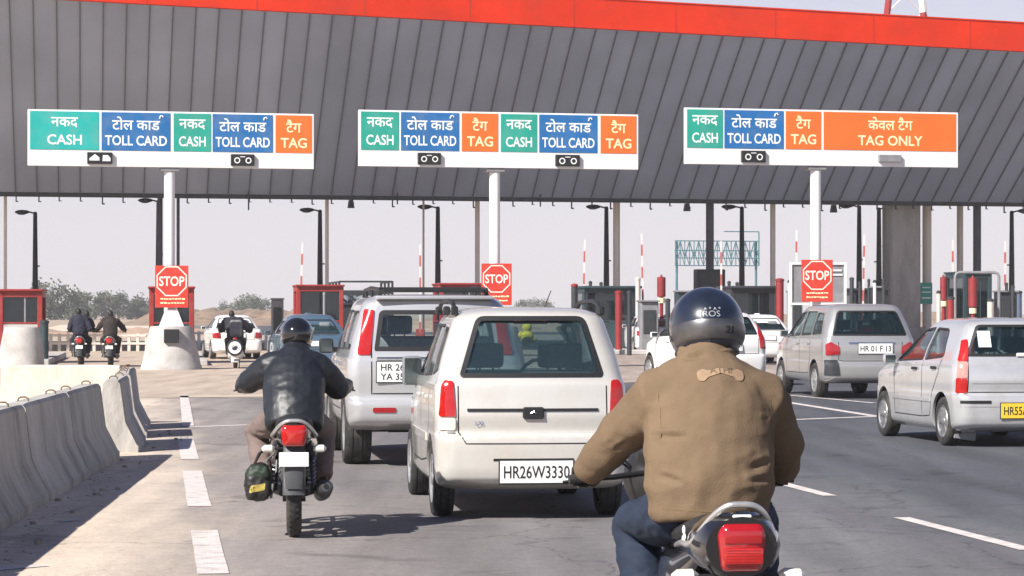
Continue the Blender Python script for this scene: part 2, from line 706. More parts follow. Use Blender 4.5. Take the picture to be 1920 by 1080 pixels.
    L.new(tc.outputs['Object'], n3.inputs["Vector"])
    bp = N.new("ShaderNodeBump")
    bp.inputs["Strength"].default_value = bump
    bp.inputs["Distance"].default_value = 0.015
    L.new(n3.outputs[0], bp.inputs["Height"])
    L.new(bp.outputs[0], b.inputs["Normal"])
    L.new(mx.outputs[2], b.inputs["Base Color"])
    return m

M_EARTH = ground_material("dry_earth", [(-60, (0.40, 0.30, 0.22)), (0, (0.46, 0.36, 0.27)), (60, (0.38, 0.29, 0.21))], 0.25, 0.6)
M_ROAD = ground_material("worn_asphalt", [(-3, (0.70, 0.585, 0.47)), (-0.45, (0.68, 0.565, 0.455)), (0.55, (0.30, 0.265, 0.247)), (2.2, (0.20, 0.185, 0.183)), (4.5, (0.165, 0.161, 0.166)),
                                           (6.6, (0.093, 0.097, 0.111)), (25, (0.078, 0.081, 0.094))], 0.16, 5.0)
M_APRON = ground_material("dusty_concrete", [(-8, (0.50, 0.41, 0.32)), (3, (0.48, 0.39, 0.315)), (10, (0.38, 0.31, 0.265)), (30, (0.30, 0.26, 0.24))], 0.14, 1.2)

def sheet(name, pts, z, m):
    b = MB()
    b.add([(p[0], p[1], z) for p in pts], [tuple(range(len(pts)))])
    o = b.build(name, m, recalc=False)
    return tag(o, kind='structure')

sheet("ground", [(-900, -100), (900, -100), (900, 1800), (-900, 1800)], 0.0, M_EARTH)
sheet("road", [RD(-7, -30), RD(40, -30), RD(48, 330), RD(-12, 330)], 0.004, M_ROAD)
sheet("concrete_apron", [RD(-9, 48.2), RD(3.2, 48.4), RD(12, 60), RD(48, 62), RD(48, 180), RD(-14, 180)], 0.008, M_APRON)

M_LINE = mat("road_paint", (0.68, 0.62, 0.59), 0.8, var=0.14, scale=14, bump=0.4, bscale=60, dirt=(0.36, 0.31, 0.28), dirt_amt=0.9, dirt_scale=7)
M_LINEY = mat("road_paint_yellow", (0.56, 0.47, 0.36), 0.7, var=0.10, scale=9, dirt=(0.5, 0.42, 0.34), dirt_amt=0.8, dirt_scale=3)

def marking(name, a, b, w, m=None):
    """flat painted strip between two ground points with slightly ragged edges"""
    a, b = Vector(a), Vector(b)
    t = (b - a).normalized()
    s = Vector((-t.y, t.x, 0)) * (w / 2)
    n = max(2, int((b - a).length / 0.35))
    vs, fs = [], []
    zz = 0.0125 if max(a.y, b.y) > 46 else 0.0085
    for i in range(n + 1):
        p = a + (b - a) * (i / n)
        for sg in (-1, 1):
            q = p + s * sg * (1 + random.uniform(-0.035, 0.02))
            vs.append((q.x, q.y, zz))
    for i in range(n):
        fs.append((2 * i, 2 * i + 1, 2 * i + 3, 2 * i + 2))
    mb = MB().add(vs, fs)
    return tag(mb.build(name, m or M_LINE, recalc=False), kind='structure')

for ya, yb in ((1078, 996), (951, 884), (862, 822)):          # broken line beside the barrier
    pa, pb = G(392 - (1040 - ya) * 0.203, ya), G(392 - (1040 - yb) * 0.203, yb)
    marking("lane_marking", pa, pb, 0.19)
for p, q, w in (((1690, 972), (1930, 1033), 0.13), ((1452, 904), (1556, 931), 0.13), ((1330, 872), (1390, 889), 0.13)):
    marking("lane_marking", G(*p), G(*q), w)
for p, q, w in (((1470, 754), (1640, 781), 0.16), ((1480, 788), (1660, 781), 0.18), ((225, 848), (308, 843), 0.16), ((228, 868), (303, 862), 0.14),
                ((345, 802), (480, 797), 0.20), ((-60, 1074), (80, 1062), 0.14), ((120, 979), (152, 975), 0.10), ((1640, 757), (1480, 742), 0.12)):
    marking("rumble_marking", G(*p), G(*q), w)
marking("edge_marking", G(330, 745), G(640, 741), 1.0, M_LINEY)
marking("edge_marking", G(345, 742), G(353, 800), 0.16, M_LINE)

# ------------------------------------------------------------------ dirt banks, far trees
M_BANK = mat("bank_earth", (0.30, 0.205, 0.145), 0.95, var=0.3, scale=0.35, bump=0.6, bscale=2.0, dirt=(0.22, 0.20, 0.13), dirt_amt=0.6, dirt_scale=0.12)
M_BANKP = mat("bank_earth_pale", (0.44, 0.30, 0.21), 0.95, var=0.3, scale=0.8, bump=0.6, bscale=3.0, dirt=(0.30, 0.24, 0.18), dirt_amt=0.6, dirt_scale=0.5)

def bank(name, x0, x1, y0, y1, h, m, seed):
    """an uneven ridge of earth"""
    nx, ny = 150, 12
    vs, fs = [], []
    for i in range(nx + 1):
        for j in range(ny + 1):
            u, v = i / nx, j / ny
            x, y = x0 + (x1 - x0) * u, y0 + (y1 - y0) * v
            e = min(1, 9 * u * (1 - u)) * sin(pi * v) ** 0.8
            z = h * e * (0.75 + 0.55 * noise.noise(Vector((x * 0.05 + seed, y * 0.05, 0))) + 0.25 * noise.noise(Vector((x * 0.3, y * 0.3, seed))) + 0.30 * noise.noise(Vector((x * 0.9, y * 0.5, seed))))
            vs.append((x, y, max(z, 0) - 0.05))
    for i in range(nx):
        for j in range(ny):
            a = i * (ny + 1) + j
            fs.append((a, a + ny + 1, a + ny + 2, a + 1))
    return tag(MB().add(vs, fs).build(name, m, sharp=180), kind='structure')

bank("earth_bank", -46, -20, 300, 350, 1.9, M_BANK, 3)
bank("earth_bank", -45, -18, 168, 188, 0.75, M_BANKP, 11)
bank("earth_bank", -20, 90, 420, 500, 1.6, M_BANK, 23)
bank("earth_bank", -16, 14, 205, 235, 0.9, M_BANKP, 31)

M_BARK = mat("bark", (0.10, 0.075, 0.055), 0.9, var=0.3, scale=8)
LEAFM = [mat("leaf_dark", (0.050, 0.066, 0.042), 0.7, var=0.3, scale=2), mat("leaf_mid", (0.070, 0.088, 0.052), 0.7, var=0.3, scale=2),
         mat("leaf_dry", (0.095, 0.102, 0.065), 0.7, var=0.3, scale=2)]

def tree(x, y, h, r, label, seed, airy=0.0):
    rnd = random.Random(seed)
    t = thing("tree", label, "tree", (x, y, 0), rnd.uniform(0, 6), "hazy trees beyond the toll plaza")
    b = MB()
    b.tube([(0, 0, 0), (0.1, 0.05, h * 0.25), (0.0, 0.1, h * 0.6), (0.1, 0, h * 0.85)], [h * 0.035, h * 0.028, h * 0.018, h * 0.006], 7)
    clumps = []
    for k in range(16):
        a, e = rnd.uniform(0, 2 * pi), rnd.uniform(-0.45, 1)
        rr = r * rnd.uniform(0.35, 0.85) * (1 - 0.45 * max(0, e - 0.55))
        z = h * (0.36 + 0.55 * e)
        c = Vector((rr * cos(a), rr * sin(a), z))
        clumps.append((c, r * rnd.uniform(0.28, 0.5)))
        b.tube([(0.03, 0.05, z * 0.62), c * 0.5 + Vector((0, 0, z * 0.42)), c], [h * 0.012, h * 0.008, h * 0.003], 5)
    b.build("trunk", M_BARK, t)
    f = MB()
    for c, cr in clumps:
        mi = rnd.choice((0, 0, 1, 1, 2))
        for k in range(int(150 * (1 - airy))):
            d = Vector((rnd.gauss(0, 1), rnd.gauss(0, 1), rnd.gauss(0, 0.8))).normalized() * cr * rnd.uniform(0.35, 1.08)
            p = c + d
            s = rnd.uniform(0.09, 0.17) * r * 0.5
            n = Vector((rnd.gauss(0, 1), rnd.gauss(0, 1), rnd.gauss(0.4, 1))).normalized()
            u = n.orthogonal().normalized()
            w = n.cross(u)
            f.add([p - u * s, p - w * s * 0.55, p + u * s, p + w * s * 0.6], [(0, 1, 2, 3)], mi if rnd.random() < 0.75 else rnd.choice((0, 1, 2)))
    f.build("crown", LEAFM, t, flat=True, recalc=False)
    return t

TREES = [  # photo column, top row, distance, crown half-width in photo px, words
    (108, 532, 520, 36, "tallest hazy round-topped tree left of the first stop sign"),
    (76, 549, 520, 24, "hazy tree at the left of the tallest round-topped tree"),
    (146, 548, 530, 26, "hazy tree rising just right of the tallest round-topped tree"),
    (178, 552, 545, 26, "greyish green hazy tree above the pair riding together"),
    (212, 551, 545, 26, "low broad hazy tree above the single rider"),
    (246, 554, 550, 24, "hazy tree close to the left side of the first stop sign"),
    (278, 552, 550, 22, "hazy tree partly behind the red booth of the first stop sign"),
    (462, 556, 600, 24, "pale scrubby tree on the bank left of the near black helmet"),
    (488, 561, 610, 20, "smaller pale tree just right of the scrubby tree on the bank"),
    (430, 566, 620, 16, "tiny pale tree on the bank above the scooter rider"),
    (985, 557, 700, 14, "tiny pale tree above the roof of the cream hatchback"),
    (1012, 566, 700, 18, "faint low tree right of the tiny tree above the hatchback roof")]
for i, (px, py, Y, hw, lb) in enumerate(TREES):
    p = W(px, py, Y)
    tree(p.x, Y, p.z, 1.35 * hw * Y / F, lb, 40 + i, 0.25 if px > 400 else 0.0)

# ------------------------------------------------------------------ concrete road barriers
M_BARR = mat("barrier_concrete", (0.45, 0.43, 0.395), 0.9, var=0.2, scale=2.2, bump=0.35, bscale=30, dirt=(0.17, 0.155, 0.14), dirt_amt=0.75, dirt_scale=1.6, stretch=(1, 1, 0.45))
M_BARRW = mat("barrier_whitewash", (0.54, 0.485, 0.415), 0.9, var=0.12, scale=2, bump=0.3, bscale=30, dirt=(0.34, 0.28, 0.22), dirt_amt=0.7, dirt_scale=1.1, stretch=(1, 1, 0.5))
M_RUST = mat("rusty_rebar", (0.16, 0.09, 0.055), 0.8, var=0.3, scale=20)

def barrier(p, q, label, group, m=None, h=0.80, loops=True):
    p, q = Vector(p), Vector(q)
    d = q - p
    L = d.length
    t = thing("concrete_barrier", label, "road barrier", ((p + q) / 2), math.atan2(d.y, d.x) - pi / 2, group)
    prof = [(-0.30, 0), (-0.30, 0.075), (-0.28, 0.095), (-0.165, 0.315), (-0.15, 0.35), (-0.095, h - 0.03), (-0.07, h), (0.07, h), (0.095, h - 0.03),
            (0.15, 0.35), (0.165, 0.315), (0.28, 0.095), (0.30, 0.075), (0.30, 0)]
    n = max(6, int(L / 0.25))
    vs, fs = [], []
    k = len(prof)
    sd = random.uniform(0, 50)
    for i in range(n + 1):
        y = -L / 2 + L * i / n
        e = 1.0 if 0 < i < n else 0.965
        for x, z in prof:
            w = 0.0035 * noise.noise(Vector((x * 7 + sd, y * 4, z * 7)))
            vs.append(((x * e) + w, y, z * (1.0 if z < 0.05 else (0.99 if e < 1 else 1.0)) + (w if z > 0.05 else 0)))
    for i in range(n):
        for j in range(k - 1):
            fs.append((i * k + j, i * k + j + 1, (i + 1) * k + j + 1, (i + 1) * k + j))
    fs.append(tuple(range(k)))
    fs.append(tuple(reversed([n * k + j for j in range(k)])))
    MB().add(vs, fs).build("body", m or M_BARR, t, sharp=28)
    if loops:
        for f in (-0.32, 0.3):
            y = L * f
            MB().tube([(-0.045, y, h - 0.02), (-0.042, y, h + 0.022), (-0.02, y, h + 0.036), (0.02, y, h + 0.036), (0.042, y, h + 0.022), (0.045, y, h - 0.02)], 0.007, 6).build("lifting_loop", M_RUST, t)
    return t

GB = "concrete barriers along the left edge of the road"
def bl(y):                                           # centre line of the shaded barrier row
    return Vector((-3.59 - 0.3 - 0.058 * (y - 18.7), y, 0))
BARR = [(12.0, 15.1, "weathered concrete barrier cut off by the lower left corner"),
        (15.16, 18.4, "weathered grey barrier leaving the photo at the left edge"),
        (18.45, 21.75, "weathered grey barrier beside the lowest painted dash"),
        (21.80, 25.05, "stained grey barrier beyond the tall dark joint"),
        (25.09, 28.2, "stained grey barrier at the far end of the shaded row")]
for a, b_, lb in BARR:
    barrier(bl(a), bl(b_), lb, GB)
barrier((-4.40, 29.3, 0), (-4.66, 31.8, 0), "grey barrier with a sunlit cream end stepped out from the row", GB)
barrier((-4.76, 32.6, 0), (-5.0, 34.4, 0), "short grey barrier just past the cream ended one", GB)
barrier((-5.08, 34.9, 0), (-5.24, 36.5, 0), "last grey barrier where the side row meets the whitewashed row", GB)
GW = "whitewashed barriers across the closed lane"
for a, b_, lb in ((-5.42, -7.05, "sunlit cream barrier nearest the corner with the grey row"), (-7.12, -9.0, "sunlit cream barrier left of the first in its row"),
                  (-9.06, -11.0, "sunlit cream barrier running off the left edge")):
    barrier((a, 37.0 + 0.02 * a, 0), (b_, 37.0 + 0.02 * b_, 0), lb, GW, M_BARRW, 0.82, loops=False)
# bits of rubble lying along the barrier
M_RUB = mat("rubble", (0.30, 0.26, 0.22), 0.95, var=0.3, scale=10)
rb = MB()
rr = random.Random(5)
for k in range(150):
    y = rr.uniform(14, 36)
    b0 = bl(y)
    x = b0.x + 0.34 + abs(rr.gauss(0, 0.22))
    s = rr.choice((0.006, 0.008, 0.010, 0.014, 0.03))
    rb.box((x, y, s * 0.4), (s * rr.uniform(0.8, 1.8), s * rr.uniform(0.8, 1.8), s), 0, s * 0.2, R=Matrix.Rotation(rr.uniform(0, 3), 3, 'Z'))
tag(rb.build("rubble", M_RUB), "small stones and grit swept along the foot of the grey barriers", "rubble", kind='stuff')

# ================================================================== TOLL CANOPY
CA = radians(13.6)
cq = Vector((-sin(CA), cos(CA), 0))
B0 = Vector((0, 110, 0))
ZB = HC + 213 / F * 110

def fascia_material():
    m = bpy.data.materials.new("ribbed_grey_sheet")
    m.use_nodes = True
    nt = m.node_tree
    N, L = nt.nodes, nt.links
    b = N["Principled BSDF"]
    b.inputs["Roughness"].default_value = 0.55
    b.inputs["Metallic"].default_value = 0.25
    tc = N.new("ShaderNodeTexCoord")
    sx = N.new("ShaderNodeSeparateXYZ")
    L.new(tc.outputs['Object'], sx.inputs[0])
    dv = N.new("ShaderNodeMath"); dv.operation = 'DIVIDE'; dv.inputs[1].default_value = 0.84
    sh = N.new("ShaderNodeMath"); sh.operation = 'MULTIPLY_ADD'; sh.inputs[1].default_value = -0.077   # the sheets run a little askew
    L.new(sx.outputs[1], sh.inputs[0]); L.new(sx.outputs[0], sh.inputs[2])
    L.new(sh.outputs[0], dv.inputs[0])
    fl = N.new("ShaderNodeMath"); fl.operation = 'FLOOR'
    L.new(dv.outputs[0], fl.inputs[0])
    wn_ = N.new("ShaderNodeTexWhiteNoise"); wn_.noise_dimensions = '1D'
    L.new(fl.outputs[0], wn_.inputs["W"])
    r = N.new("ShaderNodeMapRange")
    r.inputs[3].default_value, r.inputs[4].default_value = 0.93, 1.05
    L.new(wn_.outputs["Value"], r.inputs[0])
    n = N.new("ShaderNodeTexNoise")
    n.inputs["Scale"].default_value = 0.5
    n.inputs["Detail"].default_value = 8
    mp = N.new("ShaderNodeMapping")
    mp.inputs["Scale"].default_value = (0.8, 0.5, 0.5)
    L.new(tc.outputs['Object'], mp.inputs[0])
    L.new(mp.outputs[0], n.inputs["Vector"])
    r2 = N.new("ShaderNodeMapRange")
    r2.inputs[1].default_value, r2.inputs[2].default_value = 0.3, 0.7
    r2.inputs[3].default_value, r2.inputs[4].default_value = 0.88, 1.1
    L.new(n.outputs[0], r2.inputs[0])
    mu = N.new("ShaderNodeMath"); mu.operation = 'MULTIPLY'
    L.new(r.outputs[0], mu.inputs[0]); L.new(r2.outputs[0], mu.inputs[1])
    mx = N.new("ShaderNodeMix"); mx.data_type, mx.blend_type = 'RGBA', 'MULTIPLY'
    mx.inputs[0].default_value = 1
    mx.inputs[6].default_value = (0.355, 0.405, 0.51, 1)
    L.new(mu.outputs[0], mx.inputs[7])
    L.new(mx.outputs[2], b.inputs["Base Color"])
    return m

M_FASCIA = fascia_material()
M_FRIB = mat("sheet_rib", (0.15, 0.155, 0.175), 0.6, metal=0.2)
M_REDBAND = mat("red_cladding", (0.60, 0.026, 0.003), 0.7, spec=0.2, var=0.14, scale=0.35, dirt=(0.42, 0.03, 0.01), dirt_amt=0.6, dirt_scale=0.5)
M_ROOF = mat("roof_sheet", (0.4, 0.4, 0.4), 0.6, var=0.1, scale=0.5)

canopy = thing("toll_canopy", "long grey ribbed toll plaza canopy with a red top band", "canopy", B0, CA)
SX, SD, SZ = 46.0, 9.6, 6.04
def rise(x):
    return 6.04 - 0.0272 * x
#                       # half length, overhang depth, rise of the sloped face
sl = Vector((0, -SD, SZ)).normalized()
nrm = Vector((0, -SZ, -SD)).normalized()
b = MB()
NP = int(2 * SX / 0.84)
xs_ = [-SX + 2 * SX * i / NP for i in range(NP + 1)]
b.add([(x, 0, ZB) for x in xs_] + [(x, -SD, ZB + rise(x)) for x in xs_], [(i, i + 1, NP + 2 + i, NP + 1 + i) for i in range(NP)])
b.add([(x, 0.2, ZB + 0.1) for x in xs_] + [(x, -SD + 0.2, ZB + rise(x) + 0.1) for x in xs_], [(NP + 1 + i, NP + 2 + i, i + 1, i) for i in range(NP)])
b.add([(-SX, 0, ZB), (SX, 0, ZB), (SX, -SD, ZB + rise(SX)), (-SX, -SD, ZB + rise(-SX)), (-SX, 0.2, ZB + 0.1), (SX, 0.2, ZB + 0.1), (SX, -SD + 0.2, ZB + rise(SX) + 0.1), (-SX, -SD + 0.2, ZB + rise(-SX) + 0.1)],
      [(0, 4, 5, 1), (3, 2, 6, 7), (0, 3, 7, 4), (1, 5, 6, 2)])
nx = int(2 * SX / 0.84)
for i in range(nx):
    x = -SX + (i + 0.5) * 0.84
    x = round(x / 0.84) * 0.84
    p0 = Vector((x, 0, ZB)) + nrm * 0.012
    p1 = Vector((x - 0.74, -SD, ZB + rise(x - 0.74))) + nrm * 0.012
    w = 0.020
    b.add([p0 + Vector((-w, 0, 0)), p0 + Vector((w, 0, 0)), p1 + Vector((w, 0, 0)), p1 + Vector((-w, 0, 0)),
           p0 + Vector((-w, 0, 0)) + nrm * 0.05, p0 + Vector((w, 0, 0)) + nrm * 0.05, p1 + Vector((w, 0, 0)) + nrm * 0.05, p1 + Vector((-w, 0, 0)) + nrm * 0.05],
          [(4, 5, 6, 7), (0, 4, 7, 3), (1, 2, 6, 5), (0, 1, 5, 4)], 1)
b.build("sloped_fascia", [M_FASCIA, M_FRIB], canopy, sharp=20, recalc=False)
rbm = MB()
SLR = Matrix.Rotation(math.atan(0.0272), 3, 'Y')
rbm.box((0, -SD - 0.05, ZB + SZ + 0.55), (2 * SX, 0.5, 1.1), R=SLR)
for i in range(int(2 * SX / 4)):
    rbm.box((-SX + 2 + i * 4, -SD - 0.305, ZB + rise(-SX + 2 + i * 4) + 0.55), (0.04, 0.012, 1.08), 1)
rbm.box((0, -SD - 0.02, ZB + SZ + 1.13), (2 * SX, 0.62, 0.05), R=SLR)
rbm.build("red_band", [M_REDBAND, mat("red_joint", (0.40, 0.022, 0.004), 0.6)], canopy)
MB().box((0, 8, ZB + SZ + 0.75), (2 * SX - 0.4, 34.9, 0.5), R=SLR).build("roof", M_ROOF, canopy)
MB().box((0, 0.12, ZB - 0.04), (2 * SX, 0.42, 0.16), 0, 0.02).build("edge_beam", K_DARKM, canopy)
rr = random.Random(9)
hk = None
for i in range(int(52 / 0.84)):
    x = -26 + i * 0.84 + rr.uniform(-0.03, 0.03)
    if hk is None:
        hk = MB().box((0, 0, -0.09), (0.05, 0.05, 0.18)).box((0.04, 0, -0.17), (0.10, 0.04, 0.035)).build("drip_bracket", K_DARKM, canopy)
        o = hk
    else:
        o = hk.copy()
        C.objects.link(o)
    o.location = (x, -0.02, ZB - 0.115)
    o.scale = (1, 1, rr.choice((0.8, 1, 1, 1.2, 1.6)))
for px, y0, y1 in ((453, 330, 392), (735, 345, 378), (1013, 355, 380)):
    x = (px - 960) * 105 / F / cos(CA)
    MB().cyl((x, -0.25, HC + (HY - y1) * 106 / F), (x, -0.25, HC + (HY - y0) * 106 / F), 0.03, n=8).build("drain_rod", K_DARKM, canopy)

def under(px, s):
    """ground point seen in column px, s metres behind the canopy's lower edge"""
    o = B0 + cq * s
    a = Vector((cos(CA), sin(CA), 0))
    k = (px - 960) / F
    t = (k * o.y - o.x) / (a.x - k * a.y)
    return o + a * t

def column(px, wpx, s, m, label, h=9.0, square=False, name="canopy_column"):
    p = under(px, s)
    w = wpx * p.y / F
    t = thing(name, label, "column", p, CA, "columns under the canopy")
    b = MB()
    if square:
        b.box((0, 0, h / 2), (w, w * 0.8, h), 0, w * 0.06)
        for z in (2.2, 4.4):
            b.box((0, 0, z), (w * 1.004, w * 0.804, 0.03))
    else:
        b.cyl((0, 0, 0.3), (0, 0, h), w / 2, n=20)
    b.build("shaft", m, t)
    if square:
        MB().box((0, 0, 0.45), (w * 1.25, w * 1.05, 0.9), 0, 0.03).build("base", m, t)
    else:
        MB().box((0, 0, 0.15), (w * 2, w * 2, 0.3), 0, 0.02).cyl((0, 0, 0.3), (0, 0, 0.34), w * 0.85, n=16).build("base", K_CONC, t)
    return t

M_DARKC = mat("dark_column_paint", (0.075, 0.077, 0.09), 0.55, var=0.2, scale=2)
column(1690, 60, 1.2, K_CONCD, "massive brown-grey concrete column right of the third stop sign", square=True)
column(1331, 15, 1.0, M_DARKC, "slender dark grey column rising behind the big rider's helmet")
column(1832, 15, 1.0, M_DARKC, "slender dark grey column near the right edge above the silver hatchback")
column(1156, 13, 2.0, K_CREAMC, "cream column just right of a dark lamp post above the dark teal booth")
column(895, 9, 2.0, K_CREAMC, "thin cream column left of the second white sign pole")
column(1449, 10, 2.0, K_CREAMC, "thin cream column left of the third stop sign")
column(1738, 17, 2.0, K_CREAMC, "pale column carrying a small green plate beside the concrete column")
column(1800, 12, 3.0, K_CREAMC, "pale yellow column between the green plate and the dark column")
column(613, 7, 2.0, K_CREAMC, "thin cream column touching the lamp post over the red framed booth")
column(10, 6, 2.0, K_CREAMC, "thin pinkish column at the left edge of the photo")
column(300, 10, 2.5, M_DARKC, "dark column half hidden by the first white sign pole")
column(334, 6, 2.5, M_DARKC, "thin dark column just right of the first white sign pole")
column(794, 4, 4.0, K_CREAMC, "hair-thin pale column left of a dark lamp post over the SUV")

# lattice mast on the roof
M_MASTW = mat("mast_white", (0.75, 0.68, 0.62), 0.5)
p = W(1703, 45, 113)
mast = thing("lattice_mast", "red and white lattice mast standing on the canopy roof", "mast", (p.x, p.y, ZB + rise(16.5) + 0.95), CA)
foot = [Vector((-1.05, 0.2, 0)), Vector((0.60, -0.5, 0)), Vector((1.10, 0.6, 0))]
tip = Vector((0.0, 0.1, 9.0))
for fo in foot:
    lg = MB()
    for k in range(6):
        a, c_ = fo.lerp(tip, k / 6 * 0.95), fo.lerp(tip, (k + 1) / 6 * 0.95)
        lg.cyl(a, c_, 0.15, n=8, mi=k % 2 if fo.x > 0 else 0)
    lg.build("leg", [K_REDP, M_MASTW], mast)
br = MB()
for k in range(6):
    for i in range(3):
        a = foot[i].lerp(tip, k / 6 * 0.95)
        c_ = foot[(i + 1) % 3].lerp(tip, (k + 1) / 6 * 0.95)
        br.cyl(a, c_, 0.03, n=6)
br.build("bracing", M_MASTW, mast)

# ================================================================== SIGN GANTRIES
SD_ = dict(var=0.10, scale=1.3, dirt=(0.30, 0.30, 0.27), dirt_amt=0.22, dirt_scale=1.7)
M_TEAL = mat("sign_teal", (0.010, 0.40, 0.36), 0.5, **SD_)
M_GREEN = mat("sign_green", (0.012, 0.33, 0.245), 0.5, **SD_)
M_BLUE = mat("sign_blue", (0.010, 0.135, 0.37), 0.5, **SD_)
M_ORANGE = mat("sign_orange", (0.78, 0.15, 0.022), 0.5, var=0.10, scale=1.3)
M_LETTER = mat("sign_letters", (0.82, 0.84, 0.82), 0.5)
M_LETTERY = mat("sign_letters_cream", (0.85, 0.76, 0.45), 0.5)
M_SIGNW = mat("sign_white", (0.80, 0.80, 0.80), 0.5, var=0.05, scale=2, dirt=(0.55, 0.52, 0.47), dirt_amt=0.35, dirt_scale=2, stretch=(1, 1, 0.4))
YS = 71.8
SP = F / YS

def icon(b, M, kind, w):
    """little lane pictogram of a display"""
    if kind == 'truck':
        b.prism([(-0.42 * w, -0.1 * w), (-0.02 * w, -0.1 * w), (-0.02 * w, 0.02 * w), (-0.2 * w, 0.16 * w), (-0.42 * w, -0.02 * w)], 0, 0.004, M, 0)
        b.prism([(0.1 * w, -0.12 * w), (0.42 * w, -0.12 * w), (0.42 * w, 0.0), (0.32 * w, 0.12 * w), (0.12 * w, 0.12 * w)], 0, 0.004, M, 0)
    else:
        for sx in (-0.24 * w, 0.24 * w):
            pts = [(sx + 0.13 * w * cos(a * pi / 6), -0.02 * w + 0.13 * w * sin(a * pi / 6)) for a in range(12)]
            inn = [(sx + 0.085 * w * cos(a * pi / 6), -0.02 * w + 0.085 * w * sin(a * pi / 6)) for a in range(12)]
            b.add([(x, y, 0.003) for x, y in pts] + [(x, y, 0.003) for x, y in inn], [(i, (i + 1) % 12, 12 + (i + 1) % 12, 12 + i) for i in range(12)], 0, M)
        b.prism([(-0.12 * w, 0.12 * w), (0.10 * w, 0.12 * w), (0.10 * w, 0.15 * w), (-0.12 * w, 0.15 * w)], 0, 0.004, M, 0)

HINDI = {'CASH': 'नकद', 'TOLL CARD': 'टोल काड', 'TAG': 'टैग', 'TAG ONLY': 'केवल टैग'}

def gantry(pole_px, x0, x1, top, panels, boxes, label, zbase):
    X = (pole_px - 960) / SP
    t = thing("lane_sign", label, "road sign", (X, YS, 0), CA, "overhead lane signs on white poles")
    k = 1 / (SP * cos(CA))                           # photo px -> metres along the board
    bx = lambda q: ((q - 960) / F * YS - X) / (cos(CA) - (q - 960) / F * sin(CA))
    H = 1.50
    zt = HC + (HY - top - 4.5) / SP
    MB().cyl((0, 0.16, zbase), (0, 0.16, zt - 0.2), 0.145, n=24).build("pole", K_WHITE, t)
    bd = MB().box(((bx(x0) + bx(x1)) / 2, 0, zt - H / 2), (bx(x1) - bx(x0), 0.10, H), 0, 0.008)
    bd.build("board", M_SIGNW, t)
    MB().box((0, 0.16, zt - H - 0.06), (0.5, 0.34, 0.10), 0, 0.01).build("bracket", K_GREYM, t)
    for a, c_, m, tx in panels:
        wv = bx(c_) - bx(a)
        cx = (bx(a) + bx(c_)) / 2
        pz = zt - 0.045 - 0.51
        b = MB().box((cx, -0.056, pz), (wv, 0.014, 1.02), 0, 0.003)
        Mt = frame((cx, -0.0665, pz - 0.24), (1, 0, 0), (0, 0, 1))
        b.text(tx, 0.37, Mt, 1, 0.018, fit=wv * (0.90 if len(tx) > 4 else 0.72))
        Mh = frame((cx, -0.0665, pz + 0.22), (1, 0, 0), (0, 0, 1))
        b.text(HINDI[tx], 0.38, Mh, 1, 0.014, fit=wv * 0.80)
        if tx == 'TOLL CARD':                        # the hook over the last letter
            hx = cx + min(wv * 0.80, 1.45) * 0.45
            b.tube([(hx - 0.02, -0.0675, pz + 0.36), (hx + 0.0, -0.0675, pz + 0.43), (hx + 0.05, -0.0675, pz + 0.44), (hx + 0.075, -0.0675, pz + 0.40)], (0.018), 6, 1)
        b.build("lane_panel", [m, M_LETTERY if m is M_ORANGE else M_LETTER], t)
    for a, c_, kind in boxes:
        wv = bx(c_) - bx(a)
        b = MB().box((bx((a + c_) / 2), -0.08, zt - H + 0.22), (wv, 0.12, 0.31 if kind else 0.2), 1, 0.012)
        if kind:
            icon(b, frame((bx((a + c_) / 2), -0.143, zt - H + 0.22), (1, 0, 0), (0, 0, 1)), kind, wv)
        b.build("lane_display", [M_LETTER, K_BLACK if kind else K_GREYM], t)
    return t

gantry(319, 52, 588, 205, [(56, 185, M_TEAL, 'CASH'), (190, 319, M_BLUE, 'TOLL CARD'), (325, 395, M_GREEN, 'CASH'), (398, 511, M_BLUE, 'TOLL CARD'), (516, 584, M_ORANGE, 'TAG')],
       [(163, 210, 'truck'), (432, 476, 'rings')], "white lane sign whose leftmost cash panel is the widest, above the conical plinth", 0.9)
gantry(930, 672, 1196, 206, [(676, 747, M_GREEN, 'CASH'), (751, 860, M_BLUE, 'TOLL CARD'), (865, 933, M_ORANGE, 'TAG'), (938, 1006, M_GREEN, 'CASH'), (1010, 1119, M_BLUE, 'TOLL CARD'), (1125, 1192, M_ORANGE, 'TAG')],
       [(782, 825, 'rings'), (1040, 1085, 'rings')], "white lane sign with six panels above the cream hatchback", 0.9)
gantry(1533, 1283, 1795, 202, [(1287, 1354, M_GREEN, 'CASH'), (1357, 1468, M_BLUE, 'TOLL CARD'), (1472, 1538, M_ORANGE, 'TAG'), (1543, 1791, M_ORANGE, 'TAG ONLY')],
       [(1388, 1433, 'rings'), (1645, 1687, None)], "white lane sign ending in a long orange tag only panel", 0.9)

